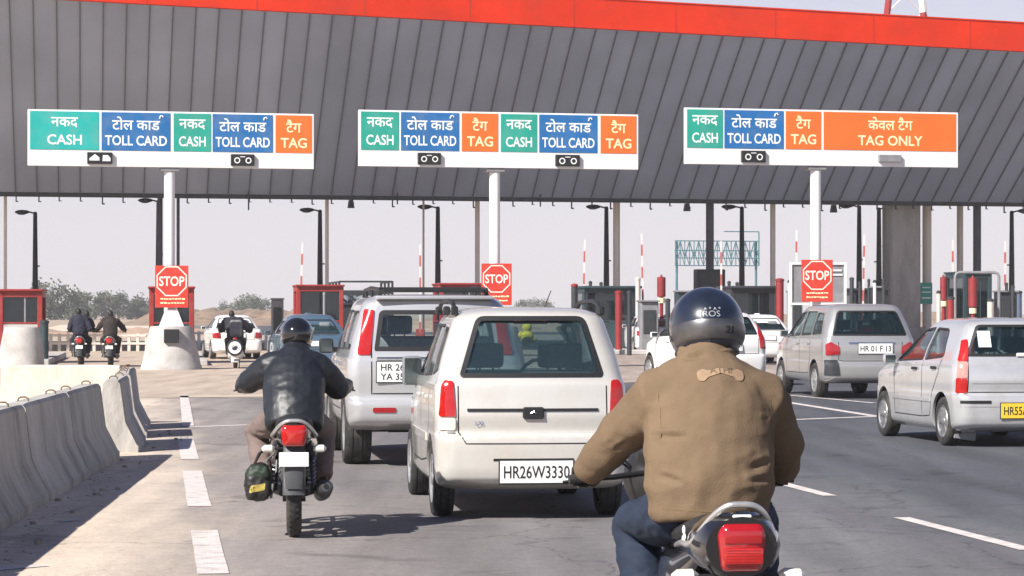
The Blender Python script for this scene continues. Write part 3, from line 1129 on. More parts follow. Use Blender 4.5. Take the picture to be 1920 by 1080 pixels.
M_STOPRED = mat("stop_red", (0.58, 0.035, 0.02), 0.5, var=0.16, scale=5, dirt=(0.42, 0.09, 0.06), dirt_amt=0.6, dirt_scale=4)
M_STOPLINE = mat("stop_cream", (0.85, 0.72, 0.62), 0.5)
def stop_board(px, y0, y1, wpx, label):
    Y = YS - 0.25
    s = F / Y
    X = (px - 960) / s
    zc, h, w = HC + (HY - (y0 + y1) / 2) / s, (y1 - y0) / s, wpx / s
    t = thing("stop_board", label, "stop sign", (X, Y, 0), radians(6), "red stop boards on the sign poles")
    MB().box((0, 0, zc), (w, 0.03, h), 0, 0.006).build("board", M_STOPRED, t)
    zo = zc + h * 0.13
    R0 = w * 0.49
    o = MB()
    oc = lambda r: [(r * cos(pi / 8 + i * pi / 4), r * sin(pi / 8 + i * pi / 4)) for i in range(8)]
    M = frame((0, -0.019, zo), (1, 0, 0), (0, 0, 1))
    for r0, r1 in ((R0, R0 * 0.92),):
        o.add([(x, y, 0) for x, y in oc(r0)] + [(x, y, 0) for x, y in oc(r1)], [(i, (i + 1) % 8, 8 + (i + 1) % 8, 8 + i) for i in range(8)], 0, M)
    o.text("STOP", w * 0.40, M, 0, 0.02, fit=w * 0.76)
    o.build("emblem", M_STOPLINE, t)
    st = MB()
    rr = random.Random(int(px))
    for q, zz in enumerate((zc - h * 0.29, zc - h * 0.39)):
        x = -w * 0.34
        while x < w * 0.34:
            l = rr.uniform(0.04, 0.10) * w
            st.box((x + l / 2, -0.0195, zz + rr.uniform(-1, 1) * 0.006), (l, 0.006, rr.uniform(0.03, 0.045)))
            x += l + 0.02 * w
    st.build("caption", M_LETTERY, t)
    return t

stop_board(322, 498, 577, 62, "red stop board on the pole standing in the conical plinth")
stop_board(931, 494, 572, 57, "red stop board above the roofs of the two nearest cars")
stop_board(1532, 487, 566, 60, "red stop board above the grey estate car with a pale frame behind it")

# conical plinths at the lane ends
def plinth(px, yb, wb, wt, yt, label, post=True):
    Y = HC * F / (yb - HY)
    s = F / Y
    X = (px - 960) / s
    t = thing("concrete_plinth", label, "concrete plinth", (X, Y + 0.7, 0), TH, "conical concrete lane plinths")
    h = (yb - yt) / s
    b = MB()
    R0, R1 = wb / s / 2, wt / s / 2
    prof = [(R0 * 1.02, 0), (R0, 0.10), (R0 * 0.97, 0.14), (R1 * 1.25, h * 0.45), (R1 * 1.02, h * 0.96), (R1 * 0.97, h), (0.01, h + 0.01)]
    b.lathe(prof, 40)
    b.build("cone", K_CONC, t, sharp=25)
    if post:
        Mb = MB().box((0, -R1 * 1.14, h * 0.78), (0.40, 0.26, 0.36), 0, 0.012)
        Mb.build("meter_box", K_BLACK, t)
        w = MB()
        w.prism([(-0.34, h - 0.02), (0.34, h - 0.02), (0.16, h + 0.45), (-0.16, h + 0.45)], -0.2, 0.2, frame((0, 0, 0), (1, 0, 0), (0, 0, 1)))
        w.build("post_footing", K_WHITE, t)
    return t
plinth(315, 694, 114, 80, 612, "pale conical concrete plinth under the first stop board")
plinth(32, 692, 86, 66, 614, "pale conical concrete plinth at the left edge by the red booth", post=False)
plinth(930, 694, 114, 80, 612, "conical concrete plinth hidden behind the cream hatchback under the second stop board")
plinth(1533, 694, 114, 80, 612, "conical concrete plinth behind the grey estate car under the third stop board")

# ================================================================== BOOTHS AND ISLANDS
M_BOOTHG = glass("booth_glass", (0.26, 0.33, 0.36), 0.03, 0.35, (0.02, 0.032, 0.04))
M_TEALD = mat("booth_teal", (0.022, 0.046, 0.054), 0.5, var=0.2, scale=2)
M_BOOTHD = mat("booth_dark", (0.026, 0.029, 0.036), 0.55, var=0.2, scale=2)

def island(x, y, w, l, label, rz=TH):
    o = MB().box((0, 0, 0.09), (w, l, 0.18), 0, 0.03).build("lane_island", K_CONC)
    o.location = (x, y, 0)
    o.rotation_euler = (0, 0, rz)
    return tag(o, label, "kerb island", "kerbed islands between the toll lanes")

def booth(px, wpx, ytop, Y, frame_m, body_m, label, ilabel, rounded_roof=False):
    s = F / Y
    X = (px - 960) / s
    w = wpx / s
    h = HC + (HY - ytop) / s - 0.18
    d = 2.4
    island(X, Y + 3.5, w * 1.05, 14, ilabel)
    t = thing("toll_booth", label, "toll booth", (X, Y + d / 2, 0.18), TH, "toll booths between the lanes")
    MB().box((0, 0, 0.5), (w * 0.94, d * 0.97, 1.0), 0, 0.02).build("base_panel", body_m, t)
    fr = MB()
    for sx in (-1, 1):
        for sy in (-1, 1):
            fr.box((sx * (w / 2 - 0.09), sy * (d / 2 - 0.09), h / 2), (0.15, 0.15, h), 0, 0.015)
    for sy in (-1, 1):
        fr.box((0, sy * (d / 2 - 0.085), 1.04), (w - 0.30, 0.12, 0.05), 0, 0.01)
        fr.box((0, sy * (d / 2 - 0.085), h - 0.09), (w - 0.30, 0.13, 0.18), 0, 0.01)
    for sx in (-1, 1):
        fr.box((sx * (w / 2 - 0.085), 0, h - 0.09), (0.13, d - 0.30, 0.18), 0, 0.01)
        fr.box((sx * (w / 2 - 0.085), 0, 1.04), (0.12, d - 0.30, 0.05), 0, 0.01)
    fr.build("frame", frame_m, t)
    for sy in (-1, 1):
        wm = MB().box((0, sy * (d / 2 - 0.09), (1.06 + h - 0.18) / 2), (w - 0.30, 0.012, h - 0.18 - 1.06)).build("window", M_BOOTHG, t)
        MB().box((0.1 * w, sy * (d / 2 - 0.09), (1.06 + h - 0.18) / 2), (0.05, 0.04, h - 1.24)).build("mullion", frame_m if frame_m is not K_REDP else K_GREYM, wm)
    for sx in (-1, 1):
        MB().box((sx * (w / 2 - 0.09), 0, (1.06 + h - 0.18) / 2), (0.012, d - 0.30, h - 0.18 - 1.06)).build("window", M_BOOTHG, t)
    rf = MB()
    if rounded_roof:
        rf.box((0, 0, h + 0.05), (w + 0.06, d + 0.3, 0.10), 0, 0.045, seg=2)
    else:
        rf.box((0, 0, h + 0.03), (w + 0.04, d + 0.2, 0.07), 0, 0.02)
    rf.build("roof", frame_m, t)
    MB().box((0.15 * w, 0.1, 1.15), (0.5, 0.5, 0.25), 0, 0.04).box((0.15 * w, 0.12, 1.4), (0.36, 0.1, 0.3), 0, 0.02).build("counter", K_INTERIOR, t)
    MB().box((-0.22 * w, -d / 2 + 0.01, 0.62), (0.34, 0.03, 0.42), 0, 0.004).build("notice", K_PLATE, t)
    return t

booth(28, 84, 546, 80, K_REDP, K_CONC, "red framed toll booth at the left edge behind the plinth", "kerbed island under the red booth at the left edge")
booth(312, 86, 541, 80, K_REDP, M_TEALD, "red framed toll booth behind the first stop board", "kerbed island under the booth behind the first stop board")
booth(592, 90, 537, 95, K_REDP, M_BOOTHD, "red framed toll booth directly behind the black helmeted rider", "kerbed island under the booth behind the black helmet")
booth(1140, 110, 541, 100, M_TEALD, M_TEALD, "dark teal toll booth right of the cream hatchback's roof", "kerbed island under the dark teal booth", True)
booth(1407, 92, 541, 100, M_BOOTHD, M_BOOTHD, "dark toll booth above the white sedan's roof", "kerbed island under the dark booth above the white sedan", True)
booth(862, 94, 534, 92, K_REDP, M_BOOTHD, "red roofed toll booth seen just over the silver SUV's roof rack", "kerbed island under the red roofed booth beyond the SUV")
booth(1826, 56, 512, 98, M_TEALD, M_TEALD, "narrow teal booth under the dark column near the right edge", "kerbed island under the narrow teal booth", False)
booth(1625, 70, 545, 104, M_BOOTHD, K_GREYM, "grey booth between the third stop board and the concrete column", "kerbed island under the grey booth by the concrete column", True)

# pipe portal in front of the narrow booth
def hoop(px0, px1, ytop, Y, label, m):
    s = F / Y
    x0, x1, zt = (px0 - 960) / s, (px1 - 960) / s, HC + (HY - ytop) / s
    c = (x0 + x1) / 2
    t = MB().tube([(x0 - c, 0, 0), (x0 - c, 0, zt - 0.15), (x0 - c + 0.04, 0, zt - 0.04), (x0 - c + 0.15, 0, zt), (x1 - c - 0.15, 0, zt), (x1 - c - 0.04, 0, zt - 0.04), (x1 - c, 0, zt - 0.15), (x1 - c, 0, 0)], 0.055, 10).build("pipe_hoop", m)
    t.location = (c, Y, 0)
    return tag(t, label, "pipe guard")
hoop(1791, 1873, 511, 96, "grey bent pipe guard standing round the narrow teal booth", K_GREYM)

# equipment cabinet on the dark column
p = under(1330, 0.3)
cb = thing("signal_cabinet", "dark square signal cabinet on the column above the big rider's helmet", "cabinet", (p.x, p.y, 0), CA)
s = F / p.y
MB().box((0, 0, HC + (HY - 528) / s), (56 / s, 0.5, 46 / s), 0, 0.03).build("case", M_BOOTHD, cb)
MB().box((0, -0.27, HC + (HY - 528) / s), (44 / s, 0.05, 36 / s), 0, 0.01).build("door", K_DARKM, cb)
MB().cyl((0, 0.1, 0), (0, 0.1, HC + (HY - 550) / s), 0.22, n=16).build("stand", M_BOOTHD, cb)

# framed notice board behind the third stop board
t = thing("notice_board", "pale framed grey board directly behind the third stop board", "notice board", ((1533 - 960) / 65.0, 76.9, 0), CA * 0.5)
MB().box((0, 0, HC + (HY - 532) / 65), (102 / 65, 0.05, 74 / 65), 0, 0.005).build("panel", K_GREYM, t)
fr = MB()
for sx in (-1, 1):
    fr.box((sx * 0.80, -0.03, HC + (HY - 532) / 65), (0.06, 0.09, 1.22))
    fr.box((sx * 0.80, 0.02, 0.9), (0.06, 0.06, 1.8))
for z in (-0.58, 0.58):
    fr.box((0, -0.03, HC + (HY - 532) / 65 + z), (1.54, 0.09, 0.06))
fr.build("frame", K_WHITE, t)
MB().box((0.42, -0.045, 2.75), (0.55, 0.03, 0.05)).box((0.42, -0.045, 2.62), (0.6, 0.03, 0.04)).build("caption", K_WHITE, t)

# small green plate on the pale column
p = under(1736, 1.5)
s = F / p.y
t = MB().box((0, 0, 0), (24 / s, 0.04, 40 / s), 0, 0.01).box((0, -0.025, 0.25), (16 / s, 0.01, 0.05), 1).box((0, -0.025, 0.05), (18 / s, 0.01, 0.05), 1).box((0, -0.025, -0.2), (18 / s, 0.01, 0.06), 1).build("green_plate", [M_GREEN, M_LETTER])
t.location = (p.x, p.y - 0.1, HC + (HY - 550) / s)
t.rotation_euler = (0, 0, CA)
tag(t, "small green sign plate fixed to the pale column beside the concrete column", "sign")

# ------------------------------------------------------------------ street lamps
lamp0 = None
LAMPS = [(66, 398, -1, "dark street lamp above the red booth at the left edge"), (297, 376, -1, "street lamp peeping out left of the first white sign pole"),
         (600, 394, -1, "dark street lamp rising behind the red framed booth of the black helmeted rider"), (821, 388, -1, "dark street lamp above the silver SUV"),
         (1137, 388, -1, "dark street lamp above the dark teal booth"), (1391, 388, -1, "dark street lamp right of the dark column and the pale truss"),
         (1611, 386, -1, "dark street lamp between the third sign pole and the concrete column"), (1648, 390, 1, "dark street lamp touching the concrete column, its head to the right"),
         (1897, 396, 1, "dark street lamp at the right edge with its head to the right")]
for px, py, sd, lb in LAMPS:
    Y = 119.0
    p = W(px, py, Y)
    if lamp0 is None:
        lamp0 = thing("street_lamp", lb, "street lamp", (p.x, Y, 0), 0, "dark street lamps past the canopy edge")
        MB().tube([(0, 0, 0), (0, 0, 3), (0, 0, p.z - 0.05), (0, 0, p.z + 0.02)], [0.15, 0.125, 0.09, 0.06], 12).tube([(0, 0, p.z - 0.06), (-0.2, 0, p.z), (-0.34, 0, p.z + 0.02)], 0.035, 8).build("pole", K_DARKM, lamp0)
        MB().ball((-0.58, 0, p.z + 0.01), (0.34, 0.13, 0.10), 0, 14, 8).build("lamp_head", K_DARKM, lamp0)
        MB().ball((-0.60, 0, p.z - 0.05), (0.22, 0.09, 0.07), 0, 12, 6).build("lens", K_GREYM, lamp0)
        MB().box((0.12, -0.02, 3.6), (0.18, 0.06, 0.06)).build("clamp", K_DARKM, lamp0)
        z0 = p.z
        o = lamp0
    else:
        o = copy_tree(lamp0)
        o["label"] = lb
        o.location = (p.x, Y, p.z - z0)
    if sd > 0:
        o.rotation_euler = (0, 0, pi)

# ------------------------------------------------------------------ raised boom barriers
M_BOOMR = mat("boom_red", (0.42, 0.10, 0.09), 0.5, var=0.15, scale=6)
M_BOOMW = mat("boom_white", (0.62, 0.58, 0.56), 0.5, var=0.1, scale=6)
boom0 = None
for px, yt, lean, lb in ((561, 455, 0.03, "thin raised boom barrier left of the lamp over the red framed booth"), (788, 458, 0.0, "thin raised boom barrier left of the lamp above the SUV"),
                   (1092, 450, 0.02, "raised boom barrier at the left end of the dark teal booth"), (1207, 438, -0.02, "red and white raised boom barrier between the teal booth and the big rider's helmet"),
                   (1493, 432, 0, "faint raised boom barrier left of the third white sign pole"), (1616, 440, 0.02, "raised boom barrier touching the lamp left of the concrete column"),
                   (1786, 450, 0.0, "raised boom barrier above the grey pipe guard"), (1352, 452, 0.0, "raised boom barrier between the dark column and the lamp beside it"),
                   (1884, 452, 0.0, "raised boom barrier close to the right edge")):
    Y = 101.0
    p = W(px, yt, Y)
    if boom0 is None:
        boom0 = thing("boom_barrier", lb, "boom barrier", (p.x, Y, 0), 0, "raised boom barriers of the toll lanes")
        MB().box((0, 0.1, 0.6), (0.34, 0.36, 1.1), 0, 0.03).build("housing", K_REDP, boom0)
        bm_ = MB()
        for k in range(8):
            z0_, z1_ = 1.0 + k * 0.42, 1.0 + (k + 1) * 0.42
            bm_.box((0, -0.06, (z0_ + z1_) / 2), (0.07, 0.05, 0.42), k % 2, 0.0)
        bm_.build("boom", [M_BOOMR, M_BOOMW], boom0)
        zt0 = 1.0 + 8 * 0.42
        o = boom0
    else:
        o = copy_tree(boom0)
        o["label"] = lb
    o.location = (p.x, Y, 0.16 + p.z - zt0 - 0.16)
    o.rotation_euler = (0, lean, 0)

# ------------------------------------------------------------------ red beacon posts and bollards
def beacon(px, yt, yb, wpx, label, Y=98.0):
    s = F / Y
    x = (px - 960) / s
    zt, zb = HC + (HY - yt) / s, HC + (HY - yb) / s
    t = thing("beacon_post", label, "beacon post", (x, Y, 0), 0, "red beacon posts at the lane islands")
    MB().cyl((0, 0, 0), (0, 0, zb), 0.07, n=12).build("stem", K_REDPOST, t)
    MB().lathe([(0.03, zt + 0.1), (0.05, zt + 0.02), (wpx / s / 2, zt), (wpx / s / 2, zb), (0.06, zb - 0.03)], 20).build("head", K_REDPOST, t)
    MB().cyl((0, 0, zb - 0.24), (0, 0, zb - 0.05), 0.13, n=14).build("collar", M_LETTERY, t)
    return t
beacon(1240, 520, 556, 16, "red beacon post with a pale collar left of the big rider's helmet")
beacon(1769, 520, 562, 13, "red beacon post right of the small green plate")
beacon(1824, 522, 575, 17, "red beacon post in front of the narrow teal booth", 95.0)

def bollard(px, yt, wpx, m, label, cap, Y=97.0, group="posts beside the toll booths"):
    s = F / Y
    x = (px - 960) / s
    zt = HC + (HY - yt) / s
    t = thing("guard_post", label, "guard post", (x, Y, 0), 0, group)
    r = wpx / s / 2
    MB().cyl((0, 0, 0), (0, 0, zt - 0.08), r, n=14).build("post", m, t)
    MB().lathe([(r * 1.15, zt - 0.10), (r * 1.15, zt - 0.03), (r * 0.6, zt), (0.005, zt + 0.01)], 14).build("cap", cap, t)
    return t
bollard(1160, 545, 13, K_REDPOST, "red guard post in front of the dark teal booth", K_REDPOST)
bollard(1077, 532, 12, K_DARKM, "stout black guard post left of the dark teal booth", K_REDP)
bollard(1107, 527, 6, K_DARKM, "first of the two short dark pipes topping the dark teal booth", K_DARKM, 103)
bollard(1127, 529, 6, K_DARKM, "second of the two short dark pipes topping the dark teal booth, near the lamp", K_DARKM, 103)
bollard(1367, 527, 6, K_DARKM, "short dark pipe at the left end of the booth above the white sedan", K_DARKM, 103)
bollard(1382, 529, 6, K_DARKM, "short dark pipe close to the lamp above the white sedan", K_DARKM, 103)
bollard(1462, 522, 15, K_REDPOST, "maroon guard post left of the third stop board", K_REDPOST, 99)
bollard(1196, 520, 9, K_CREAM, "pinkish cream post left of the red and white boom", K_CREAM, 99)
bollard(1629, 523, 5, K_DARKM, "thin dark pipe right of the lamp beyond the third stop board", K_DARKM, 99)
bollard(1578, 530, 7, K_DARKM, "dark pipe right beside the pale board behind the third stop board", K_DARKM, 99)
bollard(1887, 530, 6, K_DARKM, "dark pipe beside the lamp at the right edge", K_DARKM, 99)
bollard(1909, 545, 14, mat("slate_paint", (0.10, 0.13, 0.19), 0.5, var=0.15), "slate blue post cut by the right edge", K_DARKM, 99)
bollard(83, 600, 16, M_TEALD, "dark teal post right of the left edge plinth", K_DARKM, 78)
bollard(608, 548, 5, K_GREYM, "thin grey pipe standing before the red framed booth of the black helmeted rider", K_GREYM, 94)

# pale truss sign far behind
t = thing("truss_sign", "faint blue-green lattice sign frame far behind the big rider's helmet", "sign frame", W(1345, 465, 190).xy.to_3d(), CA)
M_TRUSS = mat("truss_blue", (0.07, 0.17, 0.20), 0.6, var=0.2, scale=3)
s = F / 190.0
tr = MB()
def tz(y):
    return HC + (HY - y) / s
for y in (452, 470, 484, 498):
    tr.box((-0.05, 0, tz(y)), (164 / s, 0.06, 0.07))
n = 18
for i in range(n):
    x0, x1 = -82 / s + i * 164 / s / n, -82 / s + (i + 1) * 164 / s / n
    tr.cyl((x0, 0, tz(452)), (x0, 0, tz(498)), 0.035, n=5)
    za, zb = (tz(452), tz(484)) if i % 2 else (tz(484), tz(452))
    tr.cyl((x0, 0, za), (x1, 0, zb), 0.04, n=5)
    tr.cyl((x0, 0, tz(470) if i % 3 else tz(498)), (x1, 0, tz(498) if i % 3 else tz(470)), 0.03, n=5)
tr.cyl((82 / s, 0, tz(434)), (82 / s, 0, tz(498)), 0.05, n=6)
tr.cyl((0.5, 0, tz(434)), (82 / s, 0, tz(434)), 0.04, n=6)
tr.build("lattice", M_TRUSS, t)
for sx in (-1, 1):
    MB().cyl((sx * 78 / s, 0.2, 0), (sx * 78 / s, 0.2, tz(452)), 0.09, n=10).build("post", M_TRUSS, t)

# ------------------------------------------------------------------ low rail fence by the far riders
def post_fence(x0, x1, y, h, n, label, m):
    t = thing("rail_fence", label, "fence", ((x0 + x1) / 2, y, 0), 0)
    c = (x0 + x1) / 2
    for i in range(n):
        x = x0 + (x1 - x0) * i / (n - 1) - c
        MB().box((x, 0, h / 2), (0.12, 0.12, h), 0, 0.01).build("post", m, t)
    for z in (h * 0.45, h * 0.9):
        MB().box((0, -0.075, z), (x1 - x0, 0.03, 0.09)).build("rail", m, t)
    return t
pw = W(95, 640, 105); pe = W(275, 640, 105)
post_fence(pw.x, pe.x, 105, 0.7, 12, "low whitish post and rail fence behind the two far motorcycles", K_CREAM)
pw = W(352, 640, 110); pe = W(520, 640, 110)
post_fence(pw.x, pe.x, 110, 0.75, 9, "low whitish post and rail fence behind the scooter rider", K_WHITE)

# ------------------------------------------------------------------ more lane equipment in the right-hand lanes
def kiosk(px, wpx, y0, y1, m, label, Y=97.0):
    s = F / Y
    X = (px - 960) / s
    zt = HC + (HY - y0) / s
    w = wpx / s
    t = thing("lane_kiosk", label, "kiosk", (X, Y, 0), TH, "small equipment kiosks at the lanes")
    MB().box((0, 0, zt / 2), (w, 0.7, zt), 0, 0.03).build("case", m, t)
    MB().box((0, -0.36, zt * 0.62), (w * 0.72, 0.03, zt * 0.45), 0, 0.01).build("door", K_DARKM, t)
    MB().box((0, -0.03, zt + 0.03), (w * 1.12, 0.86, 0.07), 0, 0.015).build("roof", K_GREYM, t)
    MB().box((w * 0.2, -0.38, zt * 0.72), (w * 0.2, 0.02, 0.16), 0, 0.004).build("screen", M_TEALD, t)
    return t
kiosk(1560, 24, 545, 600, M_BOOTHD, "dark kiosk hugging the right side of the third stop board")
kiosk(1645, 18, 540, 600, M_BOOTHD, "narrow dark kiosk just left of the concrete column")
kiosk(1490, 22, 548, 600, K_GREYM, "grey kiosk left of the third stop board above the white saloon")
kiosk(1282, 30, 548, 600, M_TEALD, "teal kiosk left of the big rider's helmet beside the beacon post")
kiosk(1885, 34, 548, 600, M_BOOTHD, "dark kiosk above the roof of the silver hatchback at the right edge")
kiosk(1215, 34, 566, 620, K_GREYM, "low grey kiosk between the dark teal booth and the beacon post")
kiosk(706, 40, 560, 640, M_BOOTHD, "dark kiosk partly behind the silver SUV's front", 93)
kiosk(520, 22, 562, 620, K_GREYM, "low grey kiosk left of the black helmet", 108)
for px, yt, w_, m_, lb in ((1597, 520, 8, K_DARKM, "tall dark pipe between the pale board and the lamp beyond it"), (1612, 528, 6, K_DARKM, "dark pipe at the foot of the lamp beyond the third stop board"),
                       (1640, 525, 6, K_WHITE, "thin white pipe left of the concrete column"), (1657, 522, 7, K_DARKM, "dark pipe touching the concrete column"),
                       (1480, 525, 6, K_CREAM, "thin cream pipe left of the pale board"), (1310, 545, 7, K_DARKM, "dark pipe under the signal cabinet's left edge"),
                       (1760, 545, 8, K_CREAM, "cream post left of the red beacon by the narrow teal booth"), (1782, 556, 14, K_REDP, "short red post beside the red beacon by the narrow teal booth"),
                       (1857, 560, 12, K_CREAM, "cream post inside the grey pipe guard"), (1899, 535, 7, K_DARKM, "dark pipe between the right edge lamp and the slate post"),
                       (1252, 560, 9, K_DARKM, "dark pipe just right of the beacon left of the big helmet"), (1095, 545, 7, M_TEALD, "teal pipe at the front corner of the dark teal booth"),
                       (1180, 545, 9, M_BOOTHD, "dark post at the right front corner of the dark teal booth"), (672, 560, 6, K_REDP, "thin red post between the red framed booth and the SUV")):
    bollard(px, yt, w_, m_, lb, K_DARKM, 95)
for px, lb in ((1545, "short floodlight hanging under the canopy right of the third sign pole"), (1270, "short floodlight hanging under the canopy left of the third lane sign"),
               (640, "short floodlight hanging under the canopy right of the first lane sign")):
    p = under(px + 18, 1.0)
    t = thing("floodlight", lb, "floodlight", (p.x, p.y, ZB), CA, "floodlights under the canopy")
    MB().cyl((0, 0, 0.5), (0, 0, -0.1), 0.02, n=8).build("stem", K_DARKM, t)
    MB().prism([(-0.13, -0.42), (0.13, -0.42), (0.08, -0.1), (-0.08, -0.1)], -0.12, 0.12, frame((0, 0, 0), (1, 0, 0), (0, 0, 1))).build("housing", K_DARKM, t)
# ================================================================== VEHICLES
def pchip_rows(rows, sub):
    """monotone interpolation of the table rows"""
    R = np.array(rows, float)
    n, k = R.shape
    d = R[1:] - R[:-1]
    s = np.zeros_like(R)
    for i in range(1, n - 1):
        a, b = d[i - 1], d[i]
        ok = a * b > 0
        s[i][ok] = 2 * a[ok] * b[ok] / (a[ok] + b[ok])
    s[0], s[-1] = d[0], d[-1]
    out = []
    for i in range(n - 1):
        for j in range(sub):
            t = j / sub
            h00, h10, h01, h11 = 2 * t**3 - 3 * t**2 + 1, t**3 - 2 * t**2 + t, -2 * t**3 + 3 * t**2, t**3 - t**2
            out.append(h00 * R[i] + h10 * s[i] + h01 * R[i + 1] + h11 * s[i + 1])
    out.append(R[-1])
    return out

def plan_outline(y0, y1, w, rr, rf, br, bf, bow):
    """right half of a horizontal section, rear middle to front middle"""
    rr, rf = min(rr, w * 0.9), min(rf, w * 0.9)
    pts = []
    for i in range(8):
        x = (w - rr) * i / 8
        pts.append((x, y0 + br * (x / w) ** 2))
    yb = y0 + br * ((w - rr) / w) ** 2
    for i in range(9):
        a = (pi / 2) * i / 8
        pts.append((w - rr + rr * sin(a), yb + rr * (1 - cos(a))))
    yf = y1 - bf * ((w - rf) / w) ** 2
    ya, yc = yb + rr, yf - rf
    for i in range(1, 24):
        t = i / 24
        pts.append((w, ya + (yc - ya) * t))
    for i in range(9):
        a = (pi / 2) * i / 8
        pts.append((w - rf + rf * cos(a), yc + rf * sin(a)))
    for i in range(7, -1, -1):
        x = (w - rf) * i / 8
        pts.append((x, y1 - bf * (x / w) ** 2))
    ym, hl = (y0 + y1) / 2, (y1 - y0) / 2
    return [(x - bow * w * max(0, (y - ym) / hl) ** 2 * min(1, x / w), y) for x, y in pts]

def shell(rows, bow=0.08, sub=3):
    vs, fs = [], []
    lv = pchip_rows(rows, sub)
    n = None
    for r in lv:
        z = r[0]
        h = plan_outline(*r[1:], bow)
        ring = h + [(-x, y) for x, y in reversed(h[1:-1])]
        n = len(ring)
        vs += [(x, y, z) for x, y in ring]
    m = len(lv)
    for i in range(m - 1):
        for j in range(n):
            fs.append((i * n + j, i * n + (j + 1) % n, (i + 1) * n + (j + 1) % n, (i + 1) * n + j))
    hn = len(plan_outline(*lv[0][1:], bow))
    def cap(base, flip):
        for i in range(hn - 1):
            a, b_ = base + i, base + i + 1
            c, d = base + (n - i - 1) % n, base + (n - i) % n
            f = (a, b_, c, d) if i > 0 and i < hn - 2 else ((a, b_, c) if i == 0 else (a, b_, d))
            fs.append(tuple(reversed(f)) if flip else f)
    cap(0, True)
    cap((m - 1) * n, False)
    return vs, fs

def levels(P):
    ro, yf, w, H = P['ro'], P['yf'], P['w'], P['H']
    zb, bt, hood, belt = P['zb'], P['bt'], P['hood'], P['belt']
    wsb, rfy, lean, rw = P['wsb'], P['rfy'], P['lean'], P['rw']
    bo = P.get('bump_out', 0.05)
    bow_r = P.get('bow_r', 0.07)
    rr = P.get('rr', 0.14)
    deck = P.get('deck')
    R = []
    a = lambda z, y0, y1, ww, r=None, b=None: R.append((z, y0, y1, ww, rr if r is None else r, 0.24, bow_r if b is None else b, 0.16))
    a(zb - 0.05, -ro + 0.20, yf - 0.2, w * 0.90)
    a(zb, -ro + 0.03, yf - 0.05, w * 0.965)
    a(zb + 0.06, -ro - bo * 0.8, yf - 0.01, w * 0.99, rr + 0.03)
    a(bt - 0.06, -ro - bo, yf, w, rr + 0.03)
    a(bt - 0.015, -ro - bo * 0.75, yf - 0.01, w, rr + 0.02)
    a(bt, -ro - 0.005, yf - 0.02, w * 0.998)
    a(bt + 0.03, -ro, yf - 0.03, w * 0.997)
    a((bt + hood) / 2 + 0.02, -ro - P.get('bulge', 0.015), yf - 0.05, w)
    a(hood - 0.03, -ro - P.get('bulge', 0.015) * 0.7, yf - 0.16, w * 0.998)
    a(hood + 0.03, -ro, yf - 0.42, w * 0.995)
    if deck:
        a(deck[0] - 0.03, -ro + 0.02, (yf - 0.42) * 0.5 + wsb * 0.5, w * 0.985)
        a(deck[0], -ro + 0.10, wsb + 0.12, w * 0.97)
        a(deck[0] + 0.02, deck[1] - 0.05, wsb + 0.02, w * 0.95)
        r0 = deck[1]
    else:
        a(belt - 0.04, -ro + 0.012, wsb + 0.30, w * 0.985)
        a(belt, -ro + 0.03, wsb + 0.05, w * 0.965)
        r0 = -ro + 0.03
    zr = H - 0.09
    b0 = belt if not deck else deck[0] + 0.02
    for t in (0.35, 0.7, 1.0):
        z = b0 + (zr - b0) * t
        a(z, r0 + (lean - 0.03) * t * (0.75 + 0.25 * t) if not deck else r0 + lean * t, wsb + (rfy - wsb) * t, w * 0.965 + (rw - w * 0.965) * t ** 1.25, rr + 0.04 * t, bow_r * 0.9)
    yr = r0 + (lean - 0.03 if not deck else lean)
    a(H - 0.045, yr + 0.05, rfy - 0.10, rw - 0.05, 0.2, 0.06)
    a(H - 0.015, yr + 0.17, rfy - 0.26, rw - 0.16, 0.2, 0.05)
    a(H - 0.002, yr + 0.45, rfy - 0.5, rw - 0.36, 0.12, 0.0)
    a(H, yr + 0.75, rfy - 0.75, 0.06, 0.02, 0.0)
    return R

VIEWS = {'rear': (lambda u, v: Vector((u, -5, v)), Vector((0, 1, 0))), 'left': (lambda u, v: Vector((-5, u, v)), Vector((1, 0, 0))),
         'right': (lambda u, v: Vector((5, u, v)), Vector((-1, 0, 0))), 'front': (lambda u, v: Vector((u, 12, v)), Vector((0, -1, 0))),
         'top': (lambda u, v: Vector((u, v, 6)), Vector((0, 0, -1)))}

def cast(bvh, view, u, v):
    f, d = VIEWS[view]
    o = f(u, v)
    h = bvh.ray_cast(o, d)
    if h[0] is None:
        h = bvh.find_nearest(o + d * 4.4)
    n = h[1]
    if n.dot(d) > 0:
        n = -n
    return h[0], n

